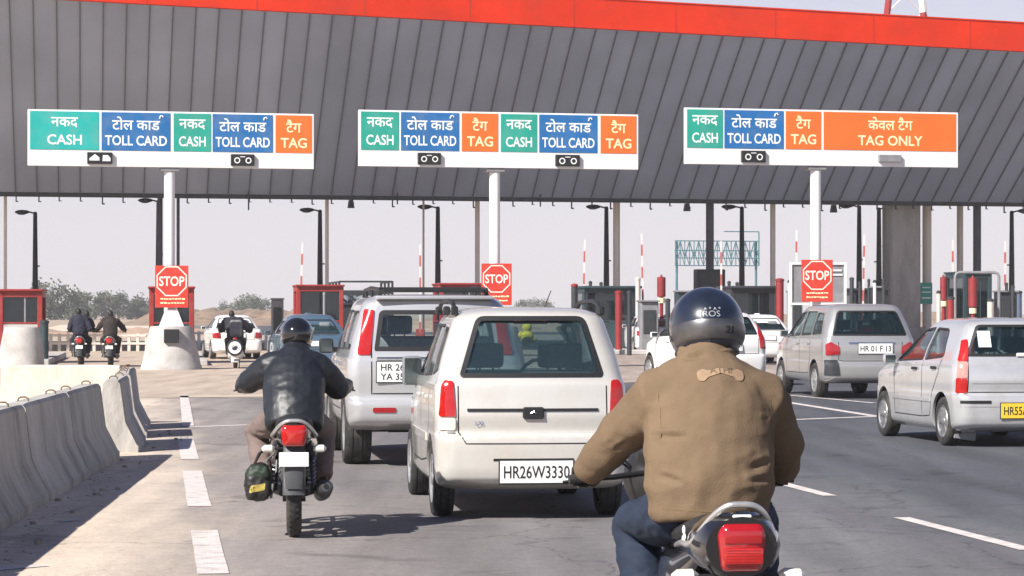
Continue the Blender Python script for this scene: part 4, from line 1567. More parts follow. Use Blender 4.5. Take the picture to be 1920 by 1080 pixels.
def conform(bvh, poly, view, off, step=0.05, inner=0.006):
    """panel cut to POLY lying on the body, with edges that go down to it"""
    bm = bmesh.new()
    vs = [bm.verts.new((x, y, 0)) for x, y in poly_ccw(poly)]
    bm.faces.new(vs)
    xs, ys = [p[0] for p in poly], [p[1] for p in poly]
    for ax, lo, hi in ((0, min(xs), max(xs)), (1, min(ys), max(ys))):
        c = lo + step
        while c < hi - step * 0.3:
            co = Vector((0, 0, 0)); co[ax] = c
            no = Vector((0, 0, 0)); no[ax] = 1
            bmesh.ops.bisect_plane(bm, geom=bm.verts[:] + bm.edges[:] + bm.faces[:], plane_co=co, plane_no=no)
            c += step
    bm.verts.index_update()
    up, lowv = [], []
    for v in bm.verts:
        p, n = cast(bvh, view, v.co.x, v.co.y)
        up.append(p + n * off)
        lowv.append(p - n * inner)
    fs = [tuple(v.index for v in f.verts) for f in bm.faces]
    k = len(up)
    sk = [(e.verts[0].index, e.verts[1].index, e.verts[1].index + k, e.verts[0].index + k) for e in bm.edges if len(e.link_faces) == 1]
    bm.free()
    if off < 0:
        return MB().add(up, fs)
    return MB().add(up + lowv, fs + sk)

def strip(bvh, line, view, width, off=0.002, closed=False, step=0.05):
    """thin band along a line on the body"""
    pts = []
    L = list(line) + ([line[0]] if closed else [])
    for a, b_ in zip(L[:-1], L[1:]):
        a, b_ = Vector(a), Vector(b_)
        n = max(1, int((b_ - a).length / step))
        pts += [a.lerp(b_, i / n) for i in range(n)]
    if not closed:
        pts.append(Vector(L[-1]))
    k = len(pts)
    vs, fs = [], []
    for i, p in enumerate(pts):
        q0 = pts[i - 1] if (closed or i > 0) else p
        q1 = pts[(i + 1) % k] if (closed or i < k - 1) else p
        t = (q1 - q0).normalized()
        n = Vector((-t.y, t.x))
        for sg in (-0.5, 0.5):
            q = p + n * width * sg
            c, nn = cast(bvh, view, q.x, q.y)
            vs.append(c + nn * off)
    for i in range(k if closed else k - 1):
        j = (i + 1) % k
        fs.append((2 * i, 2 * i + 1, 2 * j + 1, 2 * j))
    return MB().add(vs, fs)

def wheel(parent, x, y, R, wd, rim_m, spokes, rim_r=None):
    sg = 1 if x > 0 else -1
    rim_r = rim_r or R * 0.66
    h = wd / 2
    tm = frame((x, y, R), (0, 1, 0), (0, 0, 1), (1, 0, 0))
    b = MB()
    b.lathe([(rim_r, -h * 0.9), (rim_r + 0.02, -h), (R * 0.93, -h), (R * 0.985, -h * 0.82), (R, -h * 0.45), (R - 0.008, -h * 0.42), (R - 0.008, -h * 0.3), (R, -h * 0.27), (R, h * 0.27),
             (R - 0.008, h * 0.3), (R - 0.008, h * 0.42), (R, h * 0.45), (R * 0.985, h * 0.82), (R * 0.93, h), (rim_r + 0.02, h), (rim_r, h * 0.9)], 40, 0, tm)
    w = b.build("wheel", K_RUBBER, parent, sharp=50)
    o = sg * h * 0.86
    r = MB()
    r.lathe([(rim_r * 1.02, o), (rim_r * 0.97, o + sg * 0.012), (rim_r * 0.9, o), (rim_r * 0.88, o - sg * 0.05), (rim_r * 0.86, -o)], 40, 0, tm)
    r.lathe([(rim_r * 0.88, o - sg * 0.055), (0.01, o - sg * 0.05)], 30, 1, tm)
    for k in range(spokes):
        a = 2 * pi * k / spokes
        M = tm @ Matrix.Rotation(a, 4, 'Z')
        ww = rim_r * (0.16 if spokes > 6 else 0.24)
        r.add([(rim_r * 0.15, -ww * 0.8, o), (rim_r * 0.9, -ww * 0.55, o - sg * 0.004), (rim_r * 0.9, ww * 0.55, o - sg * 0.004), (rim_r * 0.15, ww * 0.8, o),
               (rim_r * 0.15, -ww, o - sg * 0.03), (rim_r * 0.9, -ww * 0.7, o - sg * 0.03), (rim_r * 0.9, ww * 0.7, o - sg * 0.03), (rim_r * 0.15, ww, o - sg * 0.03)],
              [(0, 1, 2, 3), (0, 4, 5, 1), (2, 6, 7, 3), (1, 5, 6, 2), (0, 3, 7, 4)], 0, M)
    r.lathe([(rim_r * 0.30, o - sg * 0.02), (rim_r * 0.28, o + sg * 0.006), (rim_r * 0.2, o + sg * 0.014), (0.005, o + sg * 0.014)], 20, 0, tm)
    r.build("rim", [rim_m, K_SEAM], w, sharp=40)
    return w

def seat(parent, x, y, z, w=0.48, m=None, head=True):
    b = MB()
    b.box((x, y, z + 0.08), (w, 0.5, 0.16), 0, 0.05, seg=2)
    b.box((x, y - 0.28, z + 0.36), (w * 0.95, 0.15, 0.62), 0, 0.06, seg=2, R=Matrix.Rotation(radians(12), 3, 'X'))
    if head:
        n = 1 if w < 0.7 else 2
        for i in range(n):
            hx = x + (0 if n == 1 else (-0.3 + 0.6 * i))
            b.box((hx, y - 0.36, z + 0.78), (0.26, 0.09, 0.19), 0, 0.04, seg=2, R=Matrix.Rotation(radians(10), 3, 'X'))
            for s in (-0.05, 0.05):
                b.cyl((hx + s, y - 0.35, z + 0.62), (hx + s, y - 0.355, z + 0.72), 0.008, n=6)
    return b.build("seat", m or K_SEATS, parent)

def plate(parent, bvh, x, z, w, h, text, base, lines=1, view='rear', bold=0.012):
    p, n = cast(bvh, view, x, z)
    b = MB().box((x, p.y - 0.012, z), (w, 0.014, h), 0, 0.003)
    b.box((x, p.y - 0.004, z), (w + 0.02, 0.012, h + 0.02), 2, 0.003)
    tl = text if isinstance(text, (list, tuple)) else [text]
    for i, s in enumerate(tl):
        zz = z + (0 if len(tl) == 1 else (h * 0.23 if i == 0 else -h * 0.23))
        hh = h * 0.78 if len(tl) == 1 else h * 0.46
        b.text(s, hh, frame((x, p.y - 0.0205, zz), (1, 0, 0), (0, 0, 1)), 1, bold, fit=w * 0.9)
    return b.build("number_plate", [base, K_INK, K_BLACK], parent)

K_MIRROR = mat("mirror_glass", (0.16, 0.19, 0.19), 0.12, metal=0.9)

def car(name, label, cat, loc, rz, P):
    t = thing(name, label, cat, loc, rz)
    rows = levels(P)
    vs, fs = shell(rows, P.get('bow', 0.08), P.get('sub', 3))
    bvh = BVHTree.FromPolygons([Vector(v) for v in vs], fs)
    paint = P['paint']
    # --- body: solid shell with window and wheel openings cut through
    base = MB().add(vs, fs).build("body_tmp", paint)
    sol = base.modifiers.new("s", 'SOLIDIFY')
    sol.thickness = 0.03
    sol.offset = -1
    cut = MB()
    R, yw, arch = P['R'], P['wb'], P.get('arch', P['R'] + 0.06)
    for sx in (-1, 1):
        for y in (0, yw):
            zc = R + P.get('arch_dz', 0.0)
            cut.cyl((sx * (P['w'] - 0.42), y, zc), (sx * (P['w'] + 0.3), y, zc), arch, n=36)
    rw_poly = P['rear_win']
    cut.prism(rw_poly, 0.35 - P['ro'] + P.get('lean', 0), -P['ro'] - 0.6, frame((0, 0, 0), (1, 0, 0), (0, 0, 1), (0, 1, 0)))
    for sp in P['side_win']:
        cut.prism(sp, -P['w'] - 0.4, P['w'] + 0.4, frame((0, 0, 0), (0, 1, 0), (0, 0, 1), (1, 0, 0)))
    fw = P['front_win']
    cut.prism(fw, P['rfy'] - 0.25, P['yf'] + 0.5, frame((0, 0, 0), (1, 0, 0), (0, 0, 1), (0, 1, 0)))
    cutter = cut.build("cutter", paint)
    bo = base.modifiers.new("b", 'BOOLEAN')
    bo.object = cutter
    bo.operation = 'DIFFERENCE'
    bo.solver = 'EXACT'
    bo.use_self = True
    me = evaluated(base, True)
    cm = cutter.data
    bpy.data.objects.remove(cutter)
    bpy.data.meshes.remove(cm)
    me.materials.clear()
    me.materials.append(paint)
    me.polygons.foreach_set("use_smooth", [True] * len(me.polygons))
    me.polygons.foreach_set("material_index", [0] * len(me.polygons))
    me.set_sharp_from_angle(angle=radians(32))
    body = bpy.data.objects.new("body", me)
    me.name = "body"
    C.objects.link(body)
    body.parent = t
    # --- glass with dark rubber borders
    gm, rub = P['glass'], K_BLACK
    g = conform(bvh, inset(rw_poly, -0.012), 'rear', -0.014, 0.08).build("rear_window", gm, t)
    strip(bvh, inset(rw_poly, P.get('rub', 0.025) / 2 - 0.004), 'rear', P.get('rub', 0.025), 0.003, True).build("rubber_seal", rub, g)
    if P.get('wiper'):
        x0, z0, x1, z1 = P['wiper']
        strip(bvh, [(x0, z0), (x1, z1)], 'rear', 0.016, 0.018).build("wiper", K_BLACK, g)
    for sp in P['side_win']:
        for vw in ('left', 'right'):
            g = conform(bvh, inset(sp, -0.012), vw, -0.014, 0.09).build("side_window", P.get('side_glass', gm), t)
            strip(bvh, inset(sp, 0.006), vw, 0.02, 0.003, True).build("rubber_seal", rub, g)
    g = conform(bvh, inset(fw, -0.012), 'front', -0.014, 0.10).build("windscreen", P.get('front_glass', gm), t)
    # --- underneath
    ch = MB()
    zc = P['zb'] + 0.02
    ch.box((0, (yw - 0.1) / 2, zc + 0.05), (P['w'] * 2 - 0.18, yw - 2 * arch - 0.02, 0.10))
    ch.box((0, (yw) / 2, zc + 0.14), (P['w'] * 2 - 0.95, P['yf'] + P['ro'] - 0.4, 0.24))
    for y in (0, yw):
        ch.box((0, y, R * 1.0 + 0.22), (P['w'] * 2 - 0.86, arch * 2, 0.5))
        ch.cyl((-P['w'] + 0.2, y, R), (P['w'] - 0.2, y, R), 0.045, n=10)
    ch.box((0, -P['ro'] + 0.25, zc + 0.03), (P['w'] * 1.2, 0.3, 0.12), 0, 0.02)
    ch.build("chassis", K_SEAM, t)
    for sx in (-1, 1):
        MB().cyl((sx * 0.34, -P['ro'] - 0.02, zc - 0.02), (sx * 0.34, -P['ro'] + 0.4, zc - 0.02), 0.025, n=10).build("exhaust_pipe", K_ALU, t) if sx > 0 else None
    for sx in (-1, 1):
        for y in (0, yw):
            wheel(t, sx * P['track'], y, R, P['tw'], P.get('rim', K_STEEL), P.get('spokes', 8))
    # --- cabin
    fz = R + 0.02
    MB().box((0, (wsb_ := P['wsb']) / 2, P['zb'] + 0.24), (P['w'] * 2 - 0.2, wsb_ + P['ro'] - 0.2, 0.05)).build("floor", K_INTERIOR, t)
    sy = P.get('seat_y', yw * 0.52)
    for sx in (-1, 1):
        seat(t, sx * P['w'] * 0.46, sy, P['seat_z'], 0.48, P.get('seat_m'))
    if P.get('rear_seat', True):
        seat(t, 0, P.get('bench_y', 0.28), P['seat_z'] + 0.02, P['w'] * 1.6, P.get('seat_m'), P.get('bench_head', True))
    db = MB().box((0, P['wsb'] - 0.12, P['belt'] - 0.13), (P['w'] * 2 - 0.24, 0.42, 0.22), 0, 0.06, seg=2)
    db.build("dashboard", K_INTERIOR, t)
    MB().tube([(P['w'] * 0.46 + 0.19 * cos(a * pi / 8), P['wsb'] - 0.42 + 0.05 * sin(a * pi / 8), P['belt'] - 0.06 + 0.18 * sin(a * pi / 8)) for a in range(16)], 0.016, 6, closed=True).build("steering_wheel", K_BLACK, t)
    # --- lamps
    for nm, poly, view, m, off in P['lamps']:
        for sg in (1, -1):
            pl = poly if sg == 1 else [(-x, z) for x, z in poly]
            if view in ('left', 'right'):
                pl = poly
                view2 = 'right' if sg == 1 else 'left'
            else:
                view2 = view
            conform(bvh, rounded(pl, P.get('lamp_r', 0.02)), view2, off, 0.03).build(nm, m, t)
    # --- gaps, trims
    for nm, line, view, wdt, m, off, closed in P.get('strips', []):
        strip(bvh, line, view, wdt, off, closed).build(nm, m, t)
    for vw in ('left', 'right'):
        sb = MB()
        for line in P.get('door_lines', []):
            sb.merge(strip(bvh, line, vw, 0.012, 0.0015))
        if sb.v:
            sb.build("door_gap", K_SEAM, t)
        for hx, hz in P.get('handles', []):
            p, n = cast(bvh, vw, hx, hz)
            MB().box(p + n * 0.014, (0.03, 0.17, 0.035), 0, 0.012, seg=2).build("door_handle", P.get('handle_m', K_BLACK), t)
        if 'molding' in P:
            z, a, b_, hgt = P['molding'][:4]
            conform(bvh, [(a, z), (b_, z), (b_, z + hgt), (a, z + hgt)], vw, 0.012, 0.08).build("side_molding", P['molding'][4], t)
        # mirror
        my, mz = P['mirror']
        p, n = cast(bvh, vw, my, mz)
        sx = -1 if vw == 'left' else 1
        mr = MB().box(p + Vector((sx * P.get('mirror_out', 0.13), -0.02, 0.02)), (0.16, 0.09, P.get('mirror_h', 0.125)), 0, 0.035, seg=2)
        mr.box(p + Vector((sx * 0.02, 0, -0.02)), (0.08, 0.05, 0.05), 0, 0.01)
        mo = mr.build("wing_mirror", P.get('mirror_m', paint), t)
        MB().box(p + Vector((sx * P.get('mirror_out', 0.13), -0.067, 0.02)), (0.125, 0.004, P.get('mirror_h', 0.125) - 0.035), 0, 0).build("mirror_glass", K_MIRROR, mo)
    return t, bvh

def sym(pts):
    """right half outline -> full symmetric polygon"""
    return pts + [(-x, z) for x, z in reversed(pts)]

P_CREAM = mat("paint_cream_silver", (0.65, 0.63, 0.58), 0.32, metal=0.25, coat=1.0, var=0.05, scale=1.2, dirt=(0.46, 0.39, 0.31), dirt_amt=0.34, dirt_scale=2.4)
P_SILVER = mat("paint_silver_white", (0.60, 0.60, 0.60), 0.30, metal=0.5, coat=1.0, var=0.05, scale=1.2, dirt=(0.52, 0.48, 0.42), dirt_amt=0.22, dirt_scale=1.5)
P_GREY = mat("paint_grey_beige", (0.46, 0.455, 0.445), 0.28, metal=0.55, coat=1.0, var=0.05, scale=1.2, dirt=(0.45, 0.40, 0.34), dirt_amt=0.25, dirt_scale=1.5)
P_SILVR = mat("paint_bright_silver", (0.66, 0.66, 0.66), 0.27, metal=0.5, coat=1.0, var=0.05, scale=1.2, dirt=(0.44, 0.38, 0.31), dirt_amt=0.36, dirt_scale=2.2)
P_WHITE = mat("paint_white", (0.80, 0.79, 0.77), 0.35, coat=1.0, var=0.04, scale=1.2, dirt=(0.6, 0.54, 0.46), dirt_amt=0.2, dirt_scale=1.5)
P_BLUE = mat("paint_steel_blue", (0.10, 0.17, 0.24), 0.35, metal=0.4, coat=1.0, var=0.05, scale=1.2)
P_PINKW = mat("paint_faded_white", (0.74, 0.68, 0.68), 0.4, coat=0.6, var=0.05, scale=1.2)
G_TEAL = glass("tinted_glass", (0.36, 0.47, 0.48), 0.02, 0.24, (0.055, 0.10, 0.11))
G_DARK = glass("dark_glass", (0.22, 0.31, 0.32), 0.02, 0.2, (0.02, 0.045, 0.05))
G_CLEAR = glass("clear_glass", (0.88, 0.95, 0.95), 0.02, 0.05, (0.05, 0.07, 0.07))
K_BADGE = mat("badge_blue", (0.10, 0.12, 0.30), 0.4)

# ------------------------------------------------------------------ cream tall hatchback in the middle
def cream_hatch():
    w, H = 0.725, 1.59
    P = dict(ro=0.55, yf=2.90, w=w, H=H, zb=0.27, bt=0.645, hood=0.86, belt=1.04, wsb=2.08, rfy=1.35, lean=0.15, rw=0.565, R=0.285, wb=2.36, track=0.635, tw=0.155,
             seat_z=0.42, paint=P_CREAM, glass=G_TEAL, front_glass=G_CLEAR, rr=0.13, bow_r=0.055, rub=0.035, bump_out=0.055,
             rear_win=rounded(sym([(0.525, 1.065), (0.535, 1.09), (0.405, 1.515)]), 0.06),
             side_win=[rounded([(-0.28, 1.12), (0.10, 1.07), (0.10, 1.44), (-0.19, 1.43)], 0.05), rounded([(0.17, 1.07), (0.88, 1.05), (0.86, 1.455), (0.17, 1.455)], 0.04),
                       rounded([(0.97, 1.05), (1.80, 1.04), (1.36, 1.44), (0.96, 1.455)], 0.05)],
             front_win=rounded(sym([(0.58, 1.07), (0.47, 1.46)]), 0.06),
             lamps=[("tail_lamp", [(0.575, 0.775), (0.690, 0.775), (0.672, 1.00), (0.640, 1.045), (0.590, 1.035)], 'rear', K_RED, 0.014),
                    ("reverse_lamp", [(0.575, 0.675), (0.690, 0.675), (0.690, 0.768), (0.575, 0.768)], 'rear', K_CLEAR, 0.012)],
             strips=[("gate_trim", [(-0.49, 0.822), (0.49, 0.822)], 'rear', 0.022, K_BLACK, 0.008, False),
                     ("gate_gap", [(-0.555, 1.0), (-0.555, 0.66), (-0.50, 0.575), (0.50, 0.575), (0.555, 0.66), (0.555, 1.0)], 'rear', 0.009, K_SEAM, 0.002, False),
                     ("bumper_recess", [(-0.30, 0.455), (0.30, 0.455)], 'rear', 0.02, K_SEAM, 0.002, False),
                     ("bumper_gap", [(-0.69, 0.652), (-0.575, 0.652)], 'rear', 0.008, K_SEAM, 0.002, False), ("bumper_gap", [(0.69, 0.652), (0.575, 0.652)], 'rear', 0.008, K_SEAM, 0.002, False)],
             door_lines=[[(0.14, 0.98), (0.14, 0.72), (0.36, 0.42), (0.90, 0.38), (0.92, 1.03)], [(0.92, 0.38), (1.84, 0.38), (1.86, 1.0)]],
             handles=[(0.30, 0.90), (1.05, 0.90)], handle_m=P_CREAM, molding=(0.56, 0.32, 1.95, 0.06, P_CREAM), mirror=(1.68, 1.05), mirror_out=0.07, mirror_m=mat("mirror_grey", (0.20, 0.22, 0.24), 0.5), mirror_h=0.24)
    Y = 20.35
    X = (835 - 960) / F * Y + P['track'] - 0.03
    t, bvh = car("hatchback", "cream tall hatchback with a white number plate just left of the tan jacket", "car", (X, Y, 0), radians(6.3), P)
    plate(t, bvh, 0.02, 0.365, 0.545, 0.165, "HR26W3330", K_PLATE)
    p, n = cast(bvh, 'rear', 0, 0.8)
    MB().box((0.0, p.y - 0.012, 0.80), (0.16, 0.03, 0.09), 0, 0.012).tube([(-0.02, p.y - 0.03, 0.80), (0.0, p.y - 0.034, 0.812), (0.02, p.y - 0.03, 0.80)], 0.006, 6, 1).build("gate_handle", [K_BLACK, K_CHROME], t)
    p, n = cast(bvh, 'rear', -0.40, 0.725)
    MB().text("LXi", 0.045, frame((-0.40, p.y - 0.010, 0.725), (1, 0, 0), (0, 0, 1)), 0, 0.01).build("badge", K_BADGE, t)
    for sx in (-1, 1):
        r = MB()
        a = [(sx * 0.555, y, 1.575 + dz) for y, dz in ((-0.22, -0.02), (-0.10, 0.035), (0.25, 0.06), (0.95, 0.05), (1.25, -0.03))]
        r.tube(a, [0.018] * 5, 8)
        for y in (-0.20, 0.5, 1.22):
            r.box((sx * 0.555, y, 1.56), (0.05, 0.10, 0.07), 0, 0.012)
        r.build("roof_rail", K_BLACK, t)
    # high brake lamp with a red strip behind the glass, aerial
    p, n = cast(bvh, 'rear', 0, 1.49)
    MB().box((0, p.y + 0.035, 1.485), (0.26, 0.03, 0.05), 0, 0.008).build("high_brake_lamp", K_RED2, t)
    MB().cyl((0.30, 1.25, 1.57), (0.33, 1.02, 1.72), 0.004, n=6).build("aerial", K_BLACK, t)
    return t
cream = cream_hatch()
M_TOY = mat("yellow_plush", (0.75, 0.60, 0.03), 0.8, var=0.2, scale=30)
mw = cream.matrix_basis
q = mw @ Vector((0.20, 1.55, 1.34))
toy = thing("hanging_toy", "small yellow toy hanging from the mirror inside the cream hatchback", "toy", q)
b = MB().ball((0, 0, 0), (0.055, 0.045, 0.06)).ball((0.0, 0, 0.085), (0.04, 0.035, 0.04)).ball((-0.05, 0, 0.02), (0.025, 0.02, 0.03)).ball((0.05, 0, -0.02), (0.03, 0.02, 0.03))
b.build("plush_body", M_TOY, toy)
MB().cyl((0, 0, 0.12), (0, 0.03, 0.21), 0.003, n=5).build("cord", K_BLACK, toy)

# ------------------------------------------------------------------ silver SUV
def suv():
    w, H = 0.87, 1.73
    P = dict(ro=0.80, yf=3.45, w=w, H=H, zb=0.42, bt=0.69, hood=1.05, belt=1.14, wsb=2.45, rfy=1.75, lean=0.14, rw=0.70, R=0.37, wb=2.70, track=0.735, tw=0.27, arch=0.44,
             seat_z=0.62, paint=P_SILVER, glass=G_CLEAR, front_glass=G_CLEAR, rr=0.12, bow_r=0.05, rub=0.045, bump_out=0.10,
             rear_win=rounded(sym([(0.60, 1.165), (0.60, 1.19), (0.545, 1.565)]), 0.05),
             side_win=[rounded([(-0.50, 1.18), (0.30, 1.17), (0.30, 1.56), (-0.40, 1.56)], 0.05), rounded([(0.38, 1.17), (1.12, 1.16), (1.12, 1.57), (0.38, 1.57)], 0.04),
                       rounded([(1.20, 1.16), (2.12, 1.15), (1.75, 1.55), (1.20, 1.57)], 0.05)],
             front_win=rounded(sym([(0.70, 1.19), (0.58, 1.58)]), 0.06),
             lamps=[("tail_lamp", [(0.645, 1.12), (0.775, 1.12), (0.690, 1.575), (0.600, 1.575)], 'rear', K_RED, 0.014),
                    ("reflector", [(0.40, 0.555), (0.63, 0.555), (0.63, 0.605), (0.40, 0.605)], 'rear', K_RED2, 0.01)],
             strips=[("gate_gap", [(-0.635, 1.56), (-0.635, 0.74), (0.635, 0.74), (0.635, 1.56)], 'rear', 0.012, K_SEAM, 0.002, False),
                     ("gate_crease", [(-0.50, 0.90), (0.50, 0.90)], 'rear', 0.012, K_GREYM, 0.004, False)],
             door_lines=[[(0.34, 1.12), (0.34, 0.85), (0.50, 0.55), (1.16, 0.55), (1.16, 1.14)], [(1.16, 0.55), (2.2, 0.55), (2.2, 1.1)]],
             handles=[(0.48, 1.02), (1.30, 1.02)], handle_m=K_CHROME, mirror=(2.02, 1.16), mirror_h=0.16, mirror_m=K_BLACK, molding=(0.62, 0.48, 2.2, 0.09, P_SILVER))
    Y = 27.3
    X = (668 - 960) / F * Y + P['track'] + 0.0
    t, bvh = car("sport_utility_vehicle", "silver SUV with tall red pillar lamps behind the cream hatchback", "car", (X, Y, 0), radians(7.2), P)
    plate(t, bvh, -0.385, 0.955, 0.40, 0.20, ["HR 26 K", "YA 3547"], K_PLATE, 2)
    p, n = cast(bvh, 'rear', -0.14, 1.095)
    MB().box((-0.28, p.y - 0.012, 1.085), (0.62, 0.035, 0.035), 0, 0.01).build("gate_trim", K_CHROME, t)
    rk = MB()
    for x in (-0.54, 0.54):
        rk.tube([(x, -0.55, 1.71), (x, -0.50, 1.775), (x, 0.6, 1.80), (x, 1.5, 1.78), (x, 1.6, 1.70)], 0.022, 8)
        for y in (-0.3, 0.5, 1.3):
            rk.cyl((x, y, 1.66), (x, y, 1.79), 0.018, n=8)
    rk.tube([(-0.54, -0.55, 1.745), (-0.50, -0.60, 1.765), (0.50, -0.60, 1.765), (0.54, -0.55, 1.745)], 0.020, 8)
    for y in (-0.2, 0.3, 0.8, 1.3):
        rk.cyl((-0.54, y, 1.79), (0.54, y, 1.79), 0.012, n=8)
    rk.build("roof_rack", K_BLACK, t)
    MB().box((0, -0.58, 1.695), (1.18, 0.26, 0.04), 0, 0.018, seg=2).build("spoiler", P_SILVER, t)
    MB().cyl((0, -0.86, 0.34), (0, -0.7, 0.36), 0.03, n=10).ball((0, -0.88, 0.36), 0.035).build("tow_hook", K_BLACK, t)
    return t
suv()

# ------------------------------------------------------------------ grey estate / people carrier on the right
def grey_mpv():
    w, H = 0.83, 1.70
    P = dict(ro=0.85, yf=3.40, w=w, H=H, zb=0.33, bt=0.66, hood=0.98, belt=1.12, wsb=2.55, rfy=1.70, lean=0.28, rw=0.64, R=0.32, wb=2.65, track=0.725, tw=0.20, arch=0.385,
             seat_z=0.52, paint=P_GREY, glass=G_DARK, side_glass=G_TEAL, front_glass=G_CLEAR, rr=0.15, bow_r=0.07, rub=0.03, bump_out=0.06,
             rear_win=rounded(sym([(0.66, 1.13), (0.67, 1.16), (0.54, 1.57)]), 0.07),
             side_win=[rounded([(-0.42, 1.16), (0.25, 1.14), (0.25, 1.54), (-0.20, 1.52)], 0.05), rounded([(0.33, 1.14), (1.05, 1.12), (1.05, 1.56), (0.33, 1.56)], 0.04),
                       rounded([(1.13, 1.12), (2.20, 1.10), (1.68, 1.53), (1.13, 1.56)], 0.05)],
             front_win=rounded(sym([(0.68, 1.16), (0.54, 1.57)]), 0.06),
             lamps=[("tail_lamp", [(0.56, 0.80), (0.795, 0.78), (0.80, 0.97), (0.72, 1.02), (0.56, 0.93)], 'rear', K_RED2, 0.014),
                    ("corner_trim", [(0.56, 0.42), (0.815, 0.42), (0.815, 0.70), (0.60, 0.70)], 'rear', K_DARKM, 0.012)],
             strips=[("gate_gap", [(-0.58, 1.02), (-0.58, 0.70), (-0.50, 0.68), (0.50, 0.68), (0.58, 0.70), (0.58, 1.02)], 'rear', 0.012, K_SEAM, 0.002, False),
                     ("gate_trim", [(-0.40, 1.0), (0.45, 1.0)], 'rear', 0.03, K_CHROME, 0.012, False)],
             door_lines=[[(0.29, 1.10), (0.29, 0.75), (0.45, 0.45), (1.09, 0.44), (1.09, 1.10)], [(1.09, 0.44), (2.15, 0.44), (2.18, 1.05)]],
             handles=[(0.42, 0.98), (1.22, 0.98)], handle_m=P_GREY, mirror=(2.02, 1.13))
    Y = 48.2
    X = (1629 - 960) / F * (Y - 0.8)
    t, bvh = car("estate_car", "grey beige estate car under the third stop board", "car", (X - 0.08, Y, 0), radians(7.6), P)
    plate(t, bvh, 0.08, 0.90, 0.62, 0.18, "HR 01 F 13", K_PLATE)
    MB().box((0.02, -0.45, 1.40), (0.12, 0.01, 0.16), 0).build("window_paper", K_PLATE, t)
    MB().prism([(-0.10, 1.18), (0.22, 1.18), (0.14, 1.32), (0.0, 1.34)], -0.42, -0.3, frame((0, 0, 0), (1, 0, 0), (0, 0, 1), (0, 1, 0))).build("shelf_cushion", K_RED2, t)
    return t
grey_mpv()

K_PINKL = mat("lamp_pale_red", (0.50, 0.26, 0.22), 0.15, coat=1.0, var=0.2, scale=30)
# ------------------------------------------------------------------ silver hatchback with yellow plate at the right edge
def silver_hatch():
    w, H = 0.815, 1.485
    P = dict(ro=0.58, yf=3.02, w=w, H=H, zb=0.225, bt=0.615, hood=0.86, belt=0.98, wsb=2.15, rfy=1.30, lean=0.20, rw=0.60, R=0.285, wb=2.40, track=0.715, tw=0.165, arch=0.345,
             seat_z=0.38, paint=P_SILVR, glass=G_DARK, side_glass=G_TEAL, front_glass=G_CLEAR, rr=0.16, bow_r=0.06, rub=0.03, bump_out=0.07, spokes=9, rim=K_ALU,
             rear_win=rounded(sym([(0.655, 1.045), (0.655, 1.07), (0.50, 1.40)]), 0.05),
             side_win=[rounded([(0.0, 1.03), (0.70, 0.985), (0.70, 1.365), (0.22, 1.355)], [0.09, 0.04, 0.05, 0.09]), rounded([(0.77, 0.985), (1.90, 0.95), (1.28, 1.34), (0.77, 1.37)], [0.04, 0.06, 0.06, 0.04])],
             front_win=rounded(sym([(0.64, 1.03), (0.50, 1.38)]), 0.06), lamp_r=0.015,
             lamps=[("tail_lamp", [(0.655, 0.985), (0.755, 0.985), (0.672, 1.22), (0.615, 1.235)], 'rear', K_RED, 0.014),
                    ("reverse_lamp", [(0.676, 0.800), (0.782, 0.800), (0.758, 0.980), (0.656, 0.980)], 'rear', K_PINKL, 0.012),
                    ("tail_lamp", [(0.680, 0.625), (0.785, 0.625), (0.785, 0.795), (0.680, 0.795)], 'rear', K_RED, 0.014)],
             strips=[("gate_gap", [(-0.655, 1.03), (-0.672, 0.635), (0.672, 0.635), (0.655, 1.03)], 'rear', 0.011, K_SEAM, 0.002, False),
                     ("gate_crease", [(-0.62, 0.735), (0.62, 0.735)], 'rear', 0.008, K_GREYM, 0.003, False),
                     ("bumper_trim", [(-0.76, 0.525), (-0.42, 0.525)], 'rear', 0.035, K_BLACK, 0.006, False), ("bumper_trim", [(0.76, 0.525), (0.42, 0.525)], 'rear', 0.035, K_BLACK, 0.006, False),
                     ("bumper_crease", [(-0.76, 0.47), (0.76, 0.47)], 'rear', 0.007, K_GREYM, 0.002, False)],
             door_lines=[[(0.05, 1.0), (0.10, 0.85), (0.34, 0.62), (0.44, 0.34), (0.735, 0.32), (0.735, 0.98)], [(0.735, 0.32), (1.86, 0.32), (1.90, 0.95)]],
             handles=[(0.26, 0.90), (1.0, 0.88)], handle_m=K_BLACK, mirror=(1.78, 0.96), molding=(0.50, 0.40, 1.95, 0.045, P_SILVR))
    Y = 31.0
    X = (1772 - 960) / F * Y + P['track'] + 0.02
    t, bvh = car("hatchback", "silver hatchback with a yellow number plate cut by the right edge", "car", (X, Y, 0), radians(8.6), P)
    plate(t, bvh, -0.03, 0.425, 0.56, 0.17, "HR55A 7716", K_PLATEY)
    MB().box((-0.44, -0.44, 1.24), (0.15, 0.008, 0.20), 0, R=Matrix.Rotation(radians(-22), 3, 'X')).build("window_paper", K_PLATE, t)
    p, n = cast(bvh, 'rear', 0.02, 1.06)
    MB().box((0.02, p.y - 0.015, 1.06), (0.22, 0.03, 0.045), 0, 0.01).build("high_brake_lamp", K_CLEAR, t)
    MB().box((-0.60, -0.24, 0.145), (0.26, 0.02, 0.13), 0, 0.008, R=Matrix.Rotation(radians(8), 3, 'Y')).build("mud_flap", K_GREYM, t)
    return t
silver_hatch()

